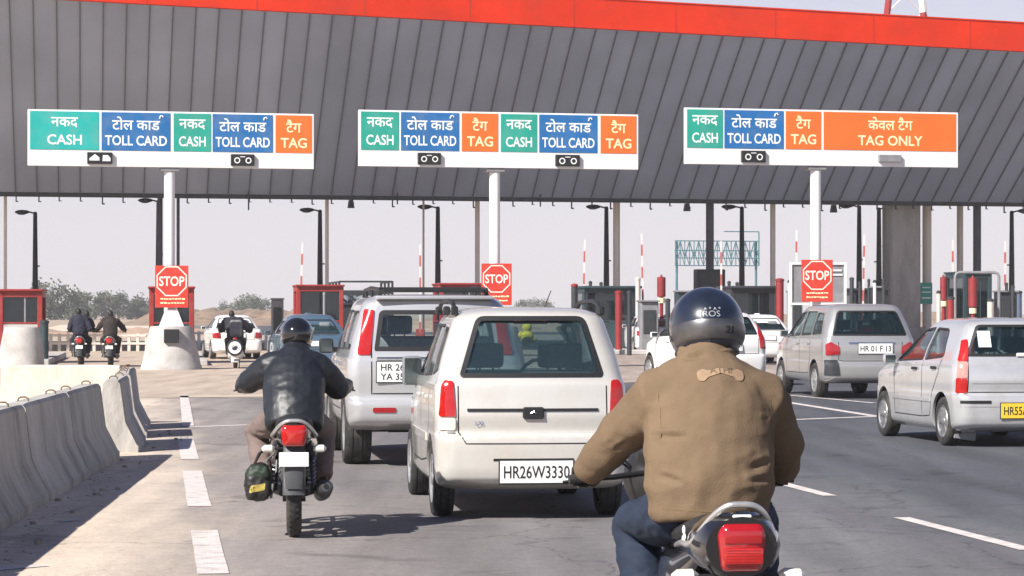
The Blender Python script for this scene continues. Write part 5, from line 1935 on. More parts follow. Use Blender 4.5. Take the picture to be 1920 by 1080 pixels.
# ------------------------------------------------------------------ white hatchback beyond the big rider
def white_hatch():
    w, H = 0.83, 1.56
    P = dict(ro=0.62, yf=3.0, w=w, H=H, zb=0.25, bt=0.66, hood=0.92, belt=1.04, wsb=2.2, rfy=1.4, lean=0.30, rw=0.60, R=0.31, wb=2.42, track=0.73, tw=0.185, arch=0.37,
             seat_z=0.42, paint=P_WHITE, glass=G_DARK, side_glass=G_DARK, front_glass=G_CLEAR, rr=0.17, bow_r=0.07, rub=0.03, sub=2,
             rear_win=rounded(sym([(0.60, 1.08), (0.61, 1.10), (0.50, 1.45)]), 0.07),
             side_win=[rounded([(-0.2, 1.10), (0.78, 1.05), (0.78, 1.42), (0.12, 1.40)], 0.06), rounded([(0.86, 1.05), (1.90, 1.02), (1.38, 1.40), (0.86, 1.43)], 0.05)],
             front_win=rounded(sym([(0.66, 1.09), (0.52, 1.44)]), 0.06),
             lamps=[("tail_lamp", [(0.65, 0.80), (0.79, 0.78), (0.735, 1.16), (0.655, 1.30), (0.625, 1.10)], 'rear', K_RED, 0.014)],
             strips=[("gate_gap", [(-0.62, 1.0), (-0.62, 0.68), (0.62, 0.68), (0.62, 1.0)], 'rear', 0.012, K_SEAM, 0.002, False)],
             door_lines=[[(0.1, 1.0), (0.40, 0.6), (0.45, 0.36), (0.82, 0.36), (0.82, 1.04)], [(0.82, 0.36), (1.9, 0.36), (1.95, 1.0)]],
             handles=[(0.30, 0.94), (1.05, 0.93)], handle_m=P_WHITE, mirror=(1.8, 1.04))
    Y = 56.0
    X = (1352 - 960) / F * Y
    t, bvh = car("hatchback", "white hatchback with red corner lamps mostly hidden behind the big rider", "car", (X, Y, 0), radians(15), P)
    plate(t, bvh, 0, 0.80, 0.5, 0.13, "", K_PLATE)
white_hatch()

# ------------------------------------------------------------------ saloons and other cars further off
def saloon(paint, label, px, Y, rz, plate_m=K_PLATE, H=1.46, w=0.82, name="saloon_car", gl=None):
    P = dict(ro=1.0, yf=3.25, w=w, H=H, zb=0.25, bt=0.62, hood=0.88, belt=0.98, wsb=2.25, rfy=1.45, lean=0.55, rw=0.56, R=0.30, wb=2.5, track=0.72, tw=0.185, arch=0.36, deck=(0.98, -0.45),
             seat_z=0.40, paint=paint, glass=gl or G_DARK, side_glass=G_DARK, front_glass=G_CLEAR, rr=0.17, bow_r=0.08, rub=0.03, sub=2,
             rear_win=rounded(sym([(0.64, 1.02), (0.64, 1.04), (0.50, 1.36)]), 0.06),
             side_win=[rounded([(-0.10, 1.03), (0.82, 1.01), (0.82, 1.33), (0.30, 1.32)], 0.05), rounded([(0.90, 1.01), (1.95, 0.99), (1.40, 1.32), (0.90, 1.34)], 0.05)],
             front_win=rounded(sym([(0.66, 1.03), (0.50, 1.37)]), 0.06),
             lamps=[("tail_lamp", [(0.56, 0.70), (0.79, 0.69), (0.80, 0.86), (0.58, 0.89)], 'rear', K_RED2, 0.014)],
             strips=[("boot_gap", [(-0.55, 0.90), (-0.55, 0.64), (0.55, 0.64), (0.55, 0.90)], 'rear', 0.012, K_SEAM, 0.002, False)],
             door_lines=[[(0.2, 0.95), (0.45, 0.6), (0.48, 0.34), (0.86, 0.34), (0.86, 1.0)], [(0.86, 0.34), (1.95, 0.34), (2.0, 0.96)]],
             handles=[(0.35, 0.88), (1.1, 0.88)], handle_m=paint, mirror=(1.85, 1.0))
    t, bvh = car(name, label, "car", ((px - 960) / F * Y, Y, 0), rz, P)
    plate(t, bvh, 0, 0.78, 0.5, 0.13, "", plate_m)
    return t
saloon(P_WHITE, "white saloon with dark rear glass between the big rider and the grey estate car", 1428, 80, radians(5), H=1.48)
saloon(P_BLUE, "steel blue saloon half hidden behind the black jacketed rider", 585, 66, radians(11), H=1.50, w=0.86, gl=G_TEAL)
saloon(P_PINKW, "faint pinkish white car beyond the cream hatchback's right side", 1228, 98, radians(6), H=1.50)
saloon(P_WHITE, "small white car far off straight ahead of the scooter rider", 440, 88, radians(12), H=1.46, w=0.80)

# ------------------------------------------------------------------ caged truck
def truck():
    Y = 100.0
    s = F / Y
    X = (686 - 960) / s
    t = thing("cargo_truck", "dark truck with a railed cage body beyond the silver SUV's roof", "truck", (X, Y, 0), radians(9))
    w = 2.0
    z0, z1 = 0.95, HC + (HY - 527) / s
    fr = MB()
    for sx in (-1, 1):
        for y in (0, 1.3, 2.6, 3.9):
            fr.box((sx * w / 2, y, (z0 + z1) / 2), (0.08, 0.08, z1 - z0))
        for z in (z1 - 0.03, z1 - 0.45, z1 - 0.85):
            fr.box((sx * w / 2, 1.95, z), (0.06, 3.9, 0.06))
    for x in (-0.5, 0, 0.5):
        fr.box((x, 0, (z0 + z1) / 2 - 0.2), (0.06, 0.06, z1 - z0 - 0.4))
    for z in (z1 - 0.02, z1 - 0.42, z1 - 0.85):
        fr.box((0, 0, z), (w, 0.07, 0.07))
    fr.build("cage", K_DARKM, t)
    MB().box((0, 1.95, z0 + 0.45), (w - 0.1, 3.8, 0.9), 0, 0.02).build("tailboard", M_BOOTHD, t)
    MB().box((0, 4.9, 1.45), (w - 0.1, 1.6, 1.9), 0, 0.15, seg=2).build("cab", M_BOOTHD, t)
    MB().box((0, 2.5, 0.75), (0.9, 5.6, 0.25)).build("chassis", K_SEAM, t)
    ld = MB()
    for i in range(5):
        ld.ball((-0.7 + 0.35 * i, 1.2 + 0.3 * (i % 2), z0 + 1.0), (0.3, 0.5, 0.24), 0, 10, 7)
    ld.build("load", mat("tarpaulin_grey", (0.16, 0.18, 0.20), 0.8, var=0.3, scale=4), t)
    for sx in (-1, 1):
        for y in (0.7, 4.7):
            wheel(t, sx * 0.85, y, 0.42, 0.26, K_STEEL, 6)
    for sx in (-1, 1):
        MB().box((sx * 0.8, -0.06, 0.8), (0.22, 0.06, 0.12), 0, 0.02).build("tail_lamp", K_RED2, t)
truck()
# ================================================================== MOTORCYCLES
M_BIKEP = mat("bike_black_gloss", (0.012, 0.012, 0.014), 0.18, coat=1.0, var=0.1)
M_SEATV = mat("seat_vinyl", (0.02, 0.02, 0.021), 0.55, bump=0.15, bscale=120)
M_SILVP = mat("silver_rail", (0.62, 0.61, 0.58), 0.3, metal=0.7, var=0.1)
M_ENG = mat("engine_metal", (0.13, 0.13, 0.135), 0.45, metal=0.7, var=0.25, scale=14)
M_FENDER = mat("fender_grey", (0.06, 0.062, 0.066), 0.55, var=0.15)

def arc(cy, cz, r, a0, a1, n):
    return [(0, cy + r * cos(radians(a0 + (a1 - a0) * i / n)), cz + r * sin(radians(a0 + (a1 - a0) * i / n))) for i in range(n + 1)]

def bike_wheel(t, y, R, w, rim_m=None):
    tm = frame((0, y, R), (0, 1, 0), (0, 0, 1), (1, 0, 0))
    b = MB()
    prof = []
    for i in range(11):
        a = -pi * 0.62 + 2 * pi * 0.62 * i / 10
        prof.append((R - w * 0.55 + w * 0.55 * cos(a), w * 0.5 * sin(a)))
    b.lathe(prof, 44, 0, tm)
    for k in range(40):                                # tread blocks
        M = tm @ Matrix.Rotation(2 * pi * k / 40, 4, 'Z')
        for sg in (-1, 1):
            b.box(M @ Vector((R - 0.006, 0, sg * w * 0.22)), (0.008, 0.016, w * 0.2), 0, R=(M.to_3x3() @ Matrix.Rotation(sg * 0.5, 3, 'X')))
    wh = b.build("wheel", K_RUBBER, t, sharp=50)
    r = MB()
    ri = R - w * 0.95
    r.lathe([(ri, -w * 0.34), (ri - 0.015, -w * 0.3), (ri - 0.02, 0), (ri - 0.015, w * 0.3), (ri, w * 0.34)], 40, 0, tm)
    for k in range(6):
        M = tm @ Matrix.Rotation(2 * pi * k / 6, 4, 'Z')
        r.box(M @ Vector((ri * 0.52, 0, 0)), (ri * 0.95, 0.03, 0.022), 0, 0.006, R=M.to_3x3())
    r.cyl((-w * 0.75, y, R), (w * 0.75, y, R), 0.055, n=18)
    r.build("rim", rim_m or K_BLACK, wh)
    return wh

def motorcycle(label, loc, rz, P, group=None):
    """rear wheel on the origin, heading +y; P: tail height, lamp shape and finish"""
    t = thing("motorcycle", label, "motorcycle", loc, rz, group)
    zt = P.get('zt', 0.755)
    R = 0.30
    hs = P.get('seat', 0.80)
    bike_wheel(t, 0, R, 0.105)
    bike_wheel(t, 1.27, R, 0.085)
    # frame, swing arm, shocks
    fr = MB()
    for sx in (-1, 1):
        fr.tube([(sx * 0.085, 0, R), (sx * 0.09, 0.25, 0.34), (sx * 0.08, 0.50, 0.36)], [0.020, 0.024, 0.026], 8)
        fr.tube([(sx * 0.09, 0.50, 0.36), (sx * 0.09, 0.48, 0.60), (sx * 0.08, 0.30, hs - 0.10), (sx * 0.07, -0.25, zt - 0.06)], 0.016, 8)
        fr.tube([(sx * 0.09, 0.50, 0.36), (sx * 0.07, 0.90, 0.26), (sx * 0.03, 1.02, 0.75)], 0.018, 8)
        fr.cyl((sx * 0.20, 0.42, 0.30), (sx * 0.10, 0.42, 0.30), 0.016, n=8)
    fr.tube([(0, 0.40, hs - 0.06), (0, 0.80, 0.80), (0, 1.02, 0.86)], 0.022, 8)
    fr.build("frame", K_BLACK, t)
    for sx in (-1, 1):
        sh = MB()
        sh.cyl((sx * 0.125, 0.02, R + 0.02), (sx * 0.115, 0.16, hs - 0.14), 0.012, n=8)
        k = 44
        sh.tube([(sx * 0.120 + 0.028 * cos(i * 1.0), 0.035 + 0.11 * i / k + 0.01 * sin(i), R + 0.06 + (hs - 0.56) * i / k + 0.028 * sin(i * 1.0) * 0.3) for i in range(k)], 0.0055, 5, 1)
        sh.build("shock_absorber", [K_BLACK, P.get('spring', K_ALU)], t)
    # engine
    e = MB()
    e.box((0, 0.66, 0.36), (0.30, 0.38, 0.22), 0, 0.05, seg=2)
    for i in range(7):
        e.box((0, 0.76, 0.49 + i * 0.022), (0.20, 0.20, 0.010), 0, 0.004)
    e.cyl((-0.19, 0.60, 0.36), (0.19, 0.60, 0.36), 0.10, n=20)
    e.build("engine", M_ENG, t)
    ex = MB()
    ex.tube([(0.10, 0.85, 0.50), (0.15, 0.95, 0.40), (0.17, 0.80, 0.26), (0.18, 0.45, 0.25)], 0.02, 10)
    ex.tube([(0.18, 0.45, 0.25), (0.185, 0.35, 0.27), (0.20, 0.0, 0.31), (0.215, -0.26, 0.36), (0.217, -0.29, 0.365)], [0.025, 0.048, 0.055, 0.052, 0.03], 16)
    ex.build("exhaust", P.get('exhaust', M_ENG), t)
    MB().cyl((0.217, -0.292, 0.3655), (0.2175, -0.297, 0.3665), 0.018, n=12).build("exhaust_tip", K_SEAM, t)
    # tank
    tk = MB()
    tk.tube([(0, 0.50, hs + 0.02), (0, 0.58, hs + 0.06), (0, 0.75, hs + 0.09), (0, 0.93, hs + 0.07), (0, 1.02, hs + 0.01)], [(0.06, 0.05), (0.12, 0.11), (0.155, 0.135), (0.13, 0.11), (0.06, 0.05)], 20, side=(1, 0, 0))
    tk.build("fuel_tank", M_BIKEP, t)
    # seat, tail
    st = MB()
    st.tube([(0, 0.58, hs + 0.0), (0, 0.42, hs - 0.02), (0, 0.18, hs + 0.0), (0, 0.0, hs + 0.035), (0, -0.20, hs + 0.05), (0, -0.26, hs + 0.04)], [(0.09, 0.04), (0.13, 0.055), (0.135, 0.055), (0.125, 0.05), (0.10, 0.045), (0.05, 0.02)], 18, side=(1, 0, 0))
    st.build("seat", M_SEATV, t)
    tl = MB()
    tw = P.get('tail_w', 0.105)
    th = P.get('tail_h', 0.095)
    tl.tube([(0, 0.30, zt - 0.05), (0, 0.0, zt - 0.02), (0, -0.22, zt + 0.0), (0, -0.335, zt + 0.005), (0, -0.365, zt)], [(0.13, 0.10), (0.13, 0.10), (tw * 1.12, th), (tw * 1.02, th * 0.97), (tw * 0.9, th * 0.85)], 20, side=(1, 0, 0))
    tl.build("tail_cowl", M_BIKEP, t)
    for sx in (-1, 1):
        sp = MB()
        sp.tube([(sx * 0.12, 0.50, hs - 0.16), (sx * 0.145, 0.30, hs - 0.17), (sx * 0.13, 0.08, hs - 0.13), (sx * 0.10, -0.10, zt - 0.05)], [(0.02, 0.08), (0.03, 0.11), (0.03, 0.08), (0.02, 0.03)], 12, side=(1, 0, 0))
        sp.build("side_panel", M_BIKEP, t)
    # lamp
    lm = MB()
    lw, lh = P.get('lamp', (0.095, 0.075))
    pl = rounded([(-lw, lh * 0.55), (-lw * 0.8, lh), (lw * 0.8, lh), (lw, lh * 0.55), (lw * 0.8, -lh), (-lw * 0.8, -lh)], 0.02)
    n = len(pl)
    vs = []
    for k, (sc, yy) in enumerate(((1.0, -0.335), (1.0, -0.372), (0.92, -0.388), (0.6, -0.398), (0.02, -0.400))):
        vs += [(x * sc, yy, zt + z * sc) for x, z in pl]
    fs = []
    for k in range(4):
        fs += [(k * n + i, k * n + (i + 1) % n, (k + 1) * n + (i + 1) % n, (k + 1) * n + i) for i in range(n)]
    lm.add(vs, fs)
    lm.build("tail_lamp", P.get('lamp_m', K_RED), t, sharp=60)
    # grab rail: hoop round the tail
    gw, gz = P.get('rail', (0.125, 0.105))
    gr = MB()
    pts = [(-gw + 0.01, 0.36, zt - 0.06), (-gw - 0.02, 0.0, zt - 0.015), (-gw - 0.02, -0.20, zt + 0.0), (-gw * 0.80, -0.31, zt + gz * 0.65), (-gw * 0.42, -0.35, zt + gz),
           (0, -0.355, zt + gz * 1.06), (gw * 0.42, -0.35, zt + gz), (gw * 0.80, -0.31, zt + gz * 0.65), (gw + 0.02, -0.20, zt), (gw + 0.02, 0.0, zt - 0.015), (gw - 0.01, 0.36, zt - 0.06)]
    fine = []
    for i in range(len(pts) - 1):
        p0, p1, p2, p3 = (Vector(pts[max(0, min(len(pts) - 1, i + d))]) for d in (-1, 0, 1, 2))
        for j in range(4):
            u = j / 4
            fine.append(0.5 * ((2 * p1) + (p2 - p0) * u + (2 * p0 - 5 * p1 + 4 * p2 - p3) * u * u + (3 * p1 - p0 - 3 * p2 + p3) * u ** 3))
    fine.append(Vector(pts[-1]))
    gr.tube(fine, P.get('rail_r', 0.014), 10)
    gr.build("grab_rail", M_SILVP, t)
    # mudguard, plate
    mg = MB()
    A = arc(0, R, R + 0.045, 60, 178, 16)
    vs, fs = [], []
    for p in A:
        dy, dz = p[1] / (R + 0.045), (p[2] - R) / (R + 0.045)
        for x, k in ((-0.078, -0.05), (-0.07, -0.012), (-0.04, 0.004), (0, 0.008), (0.04, 0.004), (0.07, -0.012), (0.078, -0.05)):
            vs.append((x, p[1] + dy * k, p[2] + dz * k))
    for i in range(len(A) - 1):
        for j in range(6):
            fs.append((i * 7 + j, i * 7 + j + 1, (i + 1) * 7 + j + 1, (i + 1) * 7 + j))
    mg.add(vs, fs)
    pz = P.get('plate_z', 0.55)
    mg.tube([(0, -0.27, zt - 0.06), (0, -0.33, (zt + pz) / 2 - 0.02), (0, -0.36, pz - 0.10), (0, -0.355, pz - 0.20)], [(0.075, 0.03), (0.07, 0.02), (0.065, 0.012), (0.055, 0.008)], 10, side=(1, 0, 0))
    mg.build("mudguard", M_FENDER, t, sharp=50)
    fm = MB()
    A = arc(1.27, R, R + 0.05, 20, 160, 14)
    fm.tube(A, [(0.06, 0.012)] * len(A), 10, side=(1, 0, 0))
    fm.build("mudguard", M_BIKEP, t)
    pb = MB().box((0, -0.385, pz), (0.20, 0.008, 0.098), 0, 0.003, R=Matrix.Rotation(radians(-10), 3, 'X'))
    if P.get('plate'):
        M = frame((0, -0.3905, pz), (1, 0, 0), (0, sin(radians(10)), cos(radians(10))))
        pb.text(P['plate'], 0.045, M, 1, 0.012, fit=0.17)
    pb.build("number_plate", [K_PLATE, K_INK], t)
    # indicators
    for sx in (-1, 1):
        iz = P.get('ind_z', pz + 0.09)
        ind = MB().cyl((sx * 0.06, -0.29, iz), (sx * 0.14, -0.30, iz), 0.010, n=8)
        ind.tube([(sx * 0.13, -0.29, iz), (sx * 0.15, -0.30, iz), (sx * 0.20, -0.30, iz), (sx * 0.215, -0.295, iz)], [(0.012, 0.012), (0.026, 0.028), (0.028, 0.026), (0.012, 0.012)], 12, 1)
        ind.build("indicator", [K_BLACK, P.get('ind_m', K_CLEAR)], t)
    # fork, headlamp, handlebar
    fk = MB()
    for sx in (-1, 1):
        fk.tube([(sx * 0.085, 1.27, R), (sx * 0.085, 1.16, 0.58), (sx * 0.085, 1.02, 0.94)], [0.026, 0.024, 0.017], 10)
    fk.box((0, 1.03, 0.92), (0.22, 0.08, 0.03), 0, 0.01)
    fk.build("fork", M_ENG, t)
    MB().ball((0, 1.16, 0.88), (0.11, 0.10, 0.11), 0, 16, 10).build("headlamp", M_BIKEP, t)
    hb = MB()
    bz, by, bxw = P.get('bar', (0.985, 0.86, 0.36))
    for sx in (-1, 1):
        hb.tube([(0, 1.0, 0.955), (sx * 0.06, 1.0, 0.96), (sx * 0.14, 0.98, bz + 0.01), (sx * (bxw - 0.11), by + 0.03, bz), (sx * (bxw + 0.05), by, bz - 0.005)], 0.011, 8)
        hb.tube([(sx * (bxw - 0.06), by + 0.013, bz), (sx * (bxw + 0.055), by - 0.002, bz - 0.005)], 0.017, 10, 1)
        hb.tube([(sx * (bxw - 0.08), by + 0.05, bz), (sx * (bxw - 0.02), by + 0.085, bz - 0.01), (sx * (bxw + 0.07), by + 0.075, bz - 0.02)], 0.006, 6)
    hb.build("handlebar", [K_BLACK, K_RUBBER], t)
    for sx in (-1, 1) if P.get('mirrors', False) else ():
        mr = MB().tube([(sx * (bxw - 0.10), by + 0.04, bz), (sx * (bxw - 0.07), by + 0.07, bz + 0.08), (sx * (bxw - 0.04), by + 0.04, bz + 0.15)], 0.006, 6)
        mr.ball((sx * (bxw - 0.03), by + 0.04, bz + 0.17), (0.065, 0.016, 0.045), 0, 14, 8)
        mr.build("mirror", K_BLACK, t)
    for sx in (-1, 1):
        pg = MB().cyl((sx * 0.13, 0.42, 0.30), (sx * 0.26, 0.42, 0.30), 0.016, n=10)
        pg.build("foot_peg", K_RUBBER, t)
    sg = MB()                                          # guard bars beside the rear wheel
    sg.tube([(-0.15, 0.30, 0.55), (-0.19, 0.12, 0.52), (-0.19, -0.10, 0.42), (-0.17, -0.06, 0.28), (-0.16, 0.16, 0.26), (-0.15, 0.34, 0.34)], 0.009, 8)
    sg.tube([(-0.19, 0.10, 0.52), (-0.185, 0.02, 0.27)], 0.006, 6)
    sg.build("side_guard", M_SILVP, t)
    return t

# ================================================================== RIDERS
M_SKIN = mat("skin", (0.25, 0.125, 0.075), 0.55, var=0.1, scale=14)
M_HAIR = mat("hair", (0.012, 0.010, 0.009), 0.6)
M_SHOE = mat("shoe_black", (0.02, 0.019, 0.018), 0.5, var=0.2)
M_GLOVE = mat("glove_black", (0.014, 0.014, 0.015), 0.55)

def hand(b, c, sx, k=1.0):
    """closed hand on a grip at C; bar along x, forward y"""
    c = Vector(c)
    P = lambda x, y, z: c + Vector((x * sx * k, y * k, z * k))
    b.tube([P(-0.004, -0.095, 0.022), P(0, -0.055, 0.034), P(0, -0.015, 0.042), P(0, 0.012, 0.040)], [(0.024 * k, 0.020 * k), (0.038 * k, 0.020 * k), (0.043 * k, 0.018 * k), (0.042 * k, 0.013 * k)], 12, side=(1, 0, 0))
    for i, x in enumerate((-0.034, -0.0115, 0.0115, 0.033)):
        l = (0.94, 1.05, 1.0, 0.84)[i]
        z = (0, 0.003, 0.002, -0.002)[i]
        b.tube([P(x, 0.004, 0.040 + z), P(x * 1.04, 0.032 * l, 0.036 + z), P(x * 1.05, 0.052 * l, 0.008), P(x * 1.02, 0.040 * l, -0.026), P(x, 0.012, -0.034 * l)], [0.0105 * k, 0.0100 * k, 0.0095 * k, 0.0088 * k, 0.007 * k], 8)
    b.tube([P(-0.034, -0.045, 0.020), P(-0.052, -0.018, 0.006), P(-0.050, 0.010, -0.016), P(-0.040, 0.030, -0.028)], [0.014 * k, 0.0125 * k, 0.0105 * k, 0.008 * k], 8)

def folds(amp, fr, seed, creases=()):
    cr = [(Vector(a), Vector(b), d, w) for a, b, d, w in creases]
    def f(p, n):
        e = 0.0
        for A, B, d, w in cr:                          # a pinched fold along a line, cloth bulging above it
            ab = B - A
            t = max(0.0, min(1.0, (p - A).dot(ab) / ab.length_squared))
            q = p - (A + ab * t)
            r = math.hypot(math.hypot(q.x, q.z), q.y * 0.35)
            if r < w * 4:
                k = (1 - abs(2 * t - 1) ** 3) if 0 < t < 1 else 0.2
                e += k * (-d * math.exp(-(r / w) ** 2) + (0.55 * d if q.z > 0 else 0.15 * d) * math.exp(-((r - 1.9 * w) / (1.1 * w)) ** 2))
        a = noise.noise(Vector((p.x * fr, p.y * fr, p.z * fr * 1.7 + seed)))
        g_ = noise.noise(Vector((p.x * fr * 6 + 3, p.y * fr * 6, p.z * fr * 8 - seed)))
        b_ = noise.noise(Vector((p.x * fr * 2.3 + 7, p.y * fr * 2.3, p.z * fr * 4.0 + seed)))
        c = 1 - abs(noise.noise(Vector((p.x * fr * 1.2 + p.z * fr * 1.1 + seed, p.y * fr, p.z * fr * 2.2 - p.x * fr)))) * 2.2
        return n * (amp * (0.8 * a + 0.45 * b_ + 0.16 * g_ + 0.6 * max(-0.4, c) - 0.1) + e)
    return f

def helmet_shell(open_bottom=-0.10):
    """vertices of a full helmet shell, ears at the origin's height, facing +y"""
    vs, fs = [], []
    nu, nv = 48, 26
    for i in range(nv + 1):
        th = 0.02 + (pi * 0.735) * i / nv
        for j in range(nu):
            a = 2 * pi * j / nu
            x = 0.130 * sin(th) * cos(a)
            y = 0.152 * sin(th) * sin(a)
            z = 0.138 * cos(th)
            if z < -0.02:                              # jaw line flares a little, neck roll at the back
                f = (-0.02 - z) / 0.09
                x *= 1 + 0.10 * f
                y *= 1 + (0.10 if y < 0 else 0.16) * f
            if y < 0:
                y -= 0.012 * sin(th) ** 2
            vs.append((x, y, z))
    for i in range(nv):
        for j in range(nu):
            fs.append((i * nu + j, (i + 1) * nu + j, (i + 1) * nu + (j + 1) % nu, i * nu + (j + 1) % nu))
    fs.append(tuple(range(nu)))
    return vs, fs

def helmet(parent, pos, tilt, shell_m, P):
    h = bpy.data.objects.new("helmet", None)
    vs, fs = helmet_shell()
    M = Matrix.Translation(Vector(pos)) @ Matrix.Rotation(P.get('yaw', 0), 4, 'Z') @ Matrix.Rotation(tilt, 4, 'X') @ Matrix.Scale(P.get('k', 1.0), 4)
    b = MB().add(vs, fs, 0, M)
    nu = 48
    ring = [M @ Vector(v) for v in vs[-nu:]]
    o = b.build("helmet", shell_m, parent, sharp=60, recalc=True)
    bv = BVHTree.FromPolygons([M @ Vector(v) for v in vs], fs)
    MB().tube(ring, 0.011, 8, closed=True).build("rim_trim", K_BLACK, o)
    # lining that closes the inside
    cen = sum(ring, Vector()) / nu
    MB().add([cen + (p - cen) * 0.97 + (M.to_3x3() @ Vector((0, 0, 0.03))) for p in ring], [tuple(range(nu))]).build("lining", K_SEAM, o)
    # visor
    def surf(a, zz, off):
        c = M @ Vector((0, 0, zz))
        d = (M.to_3x3() @ Vector((cos(a), sin(a), 0))).normalized()
        q = bv.ray_cast(c, d)
        return (q[0] if q[0] is not None else c + d * 0.14) + d * off
    vv, ff = [], []
    for i in range(21):
        a = radians(25 + 130 * i / 20)
        for zz in (0.055, 0.02, -0.02, -0.05):
            vv.append(surf(a, zz, 0.004))
    for i in range(20):
        for j in range(3):
            ff.append((i * 4 + j, i * 4 + j + 1, i * 4 + j + 5, i * 4 + j + 4))
    MB().add(vv, ff).build("visor", glass("visor_glass", (0.1, 0.1, 0.1), 0.03, 0.5), o)
    return o, surf

def rider(label, cat, loc, rz, J, P, group=None):
    """J: joints in the vehicle's frame; the body is one skin, clothes lie over it"""
    V = lambda k: Vector(J[k])
    vox = P.get('vox', 0.02)
    # ---- body
    b = MB()
    hd, nk, ch, wa, pv = V('head'), V('neck'), V('chest'), V('waist'), V('pelvis')
    b.ball(hd, (0.076, 0.095, 0.112))
    b.ball(hd + Vector((0, 0.075, -0.045)), (0.052, 0.04, 0.05))
    b.ball(hd + Vector((0, 0.100, -0.012)), (0.013, 0.02, 0.022))
    for sx in (-1, 1):
        b.ball(hd + Vector((sx * 0.078, -0.005, -0.01)), (0.012, 0.022, 0.034))
    b.tube([ch, nk, hd + Vector((0, -0.02, -0.06))], [0.08, 0.056, 0.055], 14)
    b.tube([pv, wa, ch, nk + (ch - nk) * 0.25], [(0.14, 0.10), (0.13, 0.10), (0.15, 0.11), (0.06, 0.05)], 16, side=(1, 0, 0))
    for s, sx in (('l', -1), ('r', 1)):
        sh, el, ha = V('sh_' + s), V('el_' + s), V('ha_' + s)
        wr = ha + Vector((0, -0.085, 0.022))
        b.tube([ch + (sh - ch) * 0.4, sh, el, wr], [0.05, 0.05, 0.038, 0.025], 12)
        hand(b, ha, sx)
        hip, kn, an = V('hip_' + s), V('kn_' + s), V('an_' + s)
        b.tube([pv, hip, kn, an], [0.09, 0.085, 0.055, 0.04], 12)
        b.tube([an, an + Vector((0, 0.03, -0.06)), an + Vector((sx * 0.01, 0.16, -0.075))], [0.04, 0.042, 0.03], 10)
    glove = P.get('hand_m', M_SKIN)
    hl, hr = V('ha_l'), V('ha_r')
    hz = hd.z - 0.02
    def pick(c, n):
        if (c - hl).length < 0.15 or (c - hr).length < 0.15:
            return 1
        if (c - hd).length < 0.16 and (c.z > hd.z + 0.045 or (c.y < hd.y - 0.01 and c.z > hd.z - 0.07)):
            return 2
        return 0
    body = blend("person", b, P.get('vox_body', vox), [M_SKIN, glove, M_HAIR], None, 2, None, pick)
    body.location = loc
    body.rotation_euler = (0, 0, rz)
    tag(body, label, cat, group)
    # ---- jacket
    g = MB()
    jw = P.get('jw', 1.0)
    hem = pv + (pv - wa).normalized() * P.get('hem', 0.03)
    rings = P.get('rings') or [(0.0, 0.185, 0.135), (0.12, 0.20, 0.15), (0.35, 0.205, 0.155), (0.62, 0.215, 0.15), (0.84, 0.205, 0.135), (0.95, 0.14, 0.11), (1.02, 0.085, 0.085), (1.06, 0.078, 0.08)]
    spine = [hem, wa, ch, nk]
    cum = [0]
    for a, c in zip(spine[:-1], spine[1:]):
        cum.append(cum[-1] + (c - a).length)
    def along(f):
        d = f * cum[-1]
        for i in range(3):
            if d <= cum[i + 1] or i == 2:
                return spine[i].lerp(spine[i + 1], (d - cum[i]) / (cum[i + 1] - cum[i]))
    g.tube([along(f) for f, _, _ in rings], [(a * jw, c * jw) for _, a, c in rings], 24, side=(1, 0, 0))
    for s in ('l', 'r'):
        g.tube([nk + Vector((0, -0.02, -0.06)), nk.lerp(V('sh_' + s), 0.5) + Vector((0, -0.01, -0.015)), V('sh_' + s) + Vector((0, 0, 0.0))], [0.080 * jw, 0.082 * jw, 0.085 * jw], 14)
    sr = P.get('sleeve', (0.095, 0.085, 0.072, 0.062, 0.048))
    for s in ('l', 'r'):
        sh, el, ha = V('sh_' + s), V('el_' + s), V('ha_' + s)
        wr = ha + Vector((0, -0.10, 0.022))
        g.tube([ch + (sh - ch) * 0.35 + Vector((0, 0, 0.03)), sh, sh.lerp(el, 0.45), el, el.lerp(wr, 0.5), wr], [sr[0] * 1.05, sr[0], sr[1], sr[2], sr[3], sr[4]], 16)
        g.ball(el, sr[2] * 1.02)
    jk = blend("jacket", g, vox * 0.7, P['jacket_m'], body, P.get('jsmooth', 5), folds(P.get('fold', 0.012), P.get('ffr', 7), P.get('seed', 1), P.get('creases', ())))
    # ---- trousers, shoes
    g = MB()
    g.tube([pv + Vector((0, 0.0, 0.05)), pv + Vector((0, 0.0, -0.06))], [(0.145, 0.105), (0.15, 0.11)], 18, side=(1, 0, 0))
    for s in ('l', 'r'):
        hip, kn, an = V('hip_' + s), V('kn_' + s), V('an_' + s)
        g.tube([pv.lerp(hip, 0.6), hip, hip.lerp(kn, 0.5), kn, kn.lerp(an, 0.45), an], [0.092, 0.098, 0.096, 0.086, 0.078, 0.066], 16)
        g.ball(kn, 0.088)
    blend("trousers", g, vox * 0.8, P['trouser_m'], body, 4, folds(P.get('fold', 0.012) * 0.9, 9, 5))
    for s, sx in (('l', -1), ('r', 1)):
        an = V('an_' + s)
        sb = MB().tube([an + Vector((0, -0.05, -0.05)), an + Vector((0, 0.0, -0.045)), an + Vector((sx * 0.01, 0.10, -0.07)), an + Vector((sx * 0.015, 0.19, -0.085)), an + Vector((sx * 0.015, 0.22, -0.088))],
                       [(0.035, 0.04), (0.046, 0.058), (0.05, 0.045), (0.045, 0.032), (0.02, 0.015)], 14, side=(1, 0, 0))
        sb.build("shoe", M_SHOE, body)
    return body, jk

def J_of(**k):
    return k

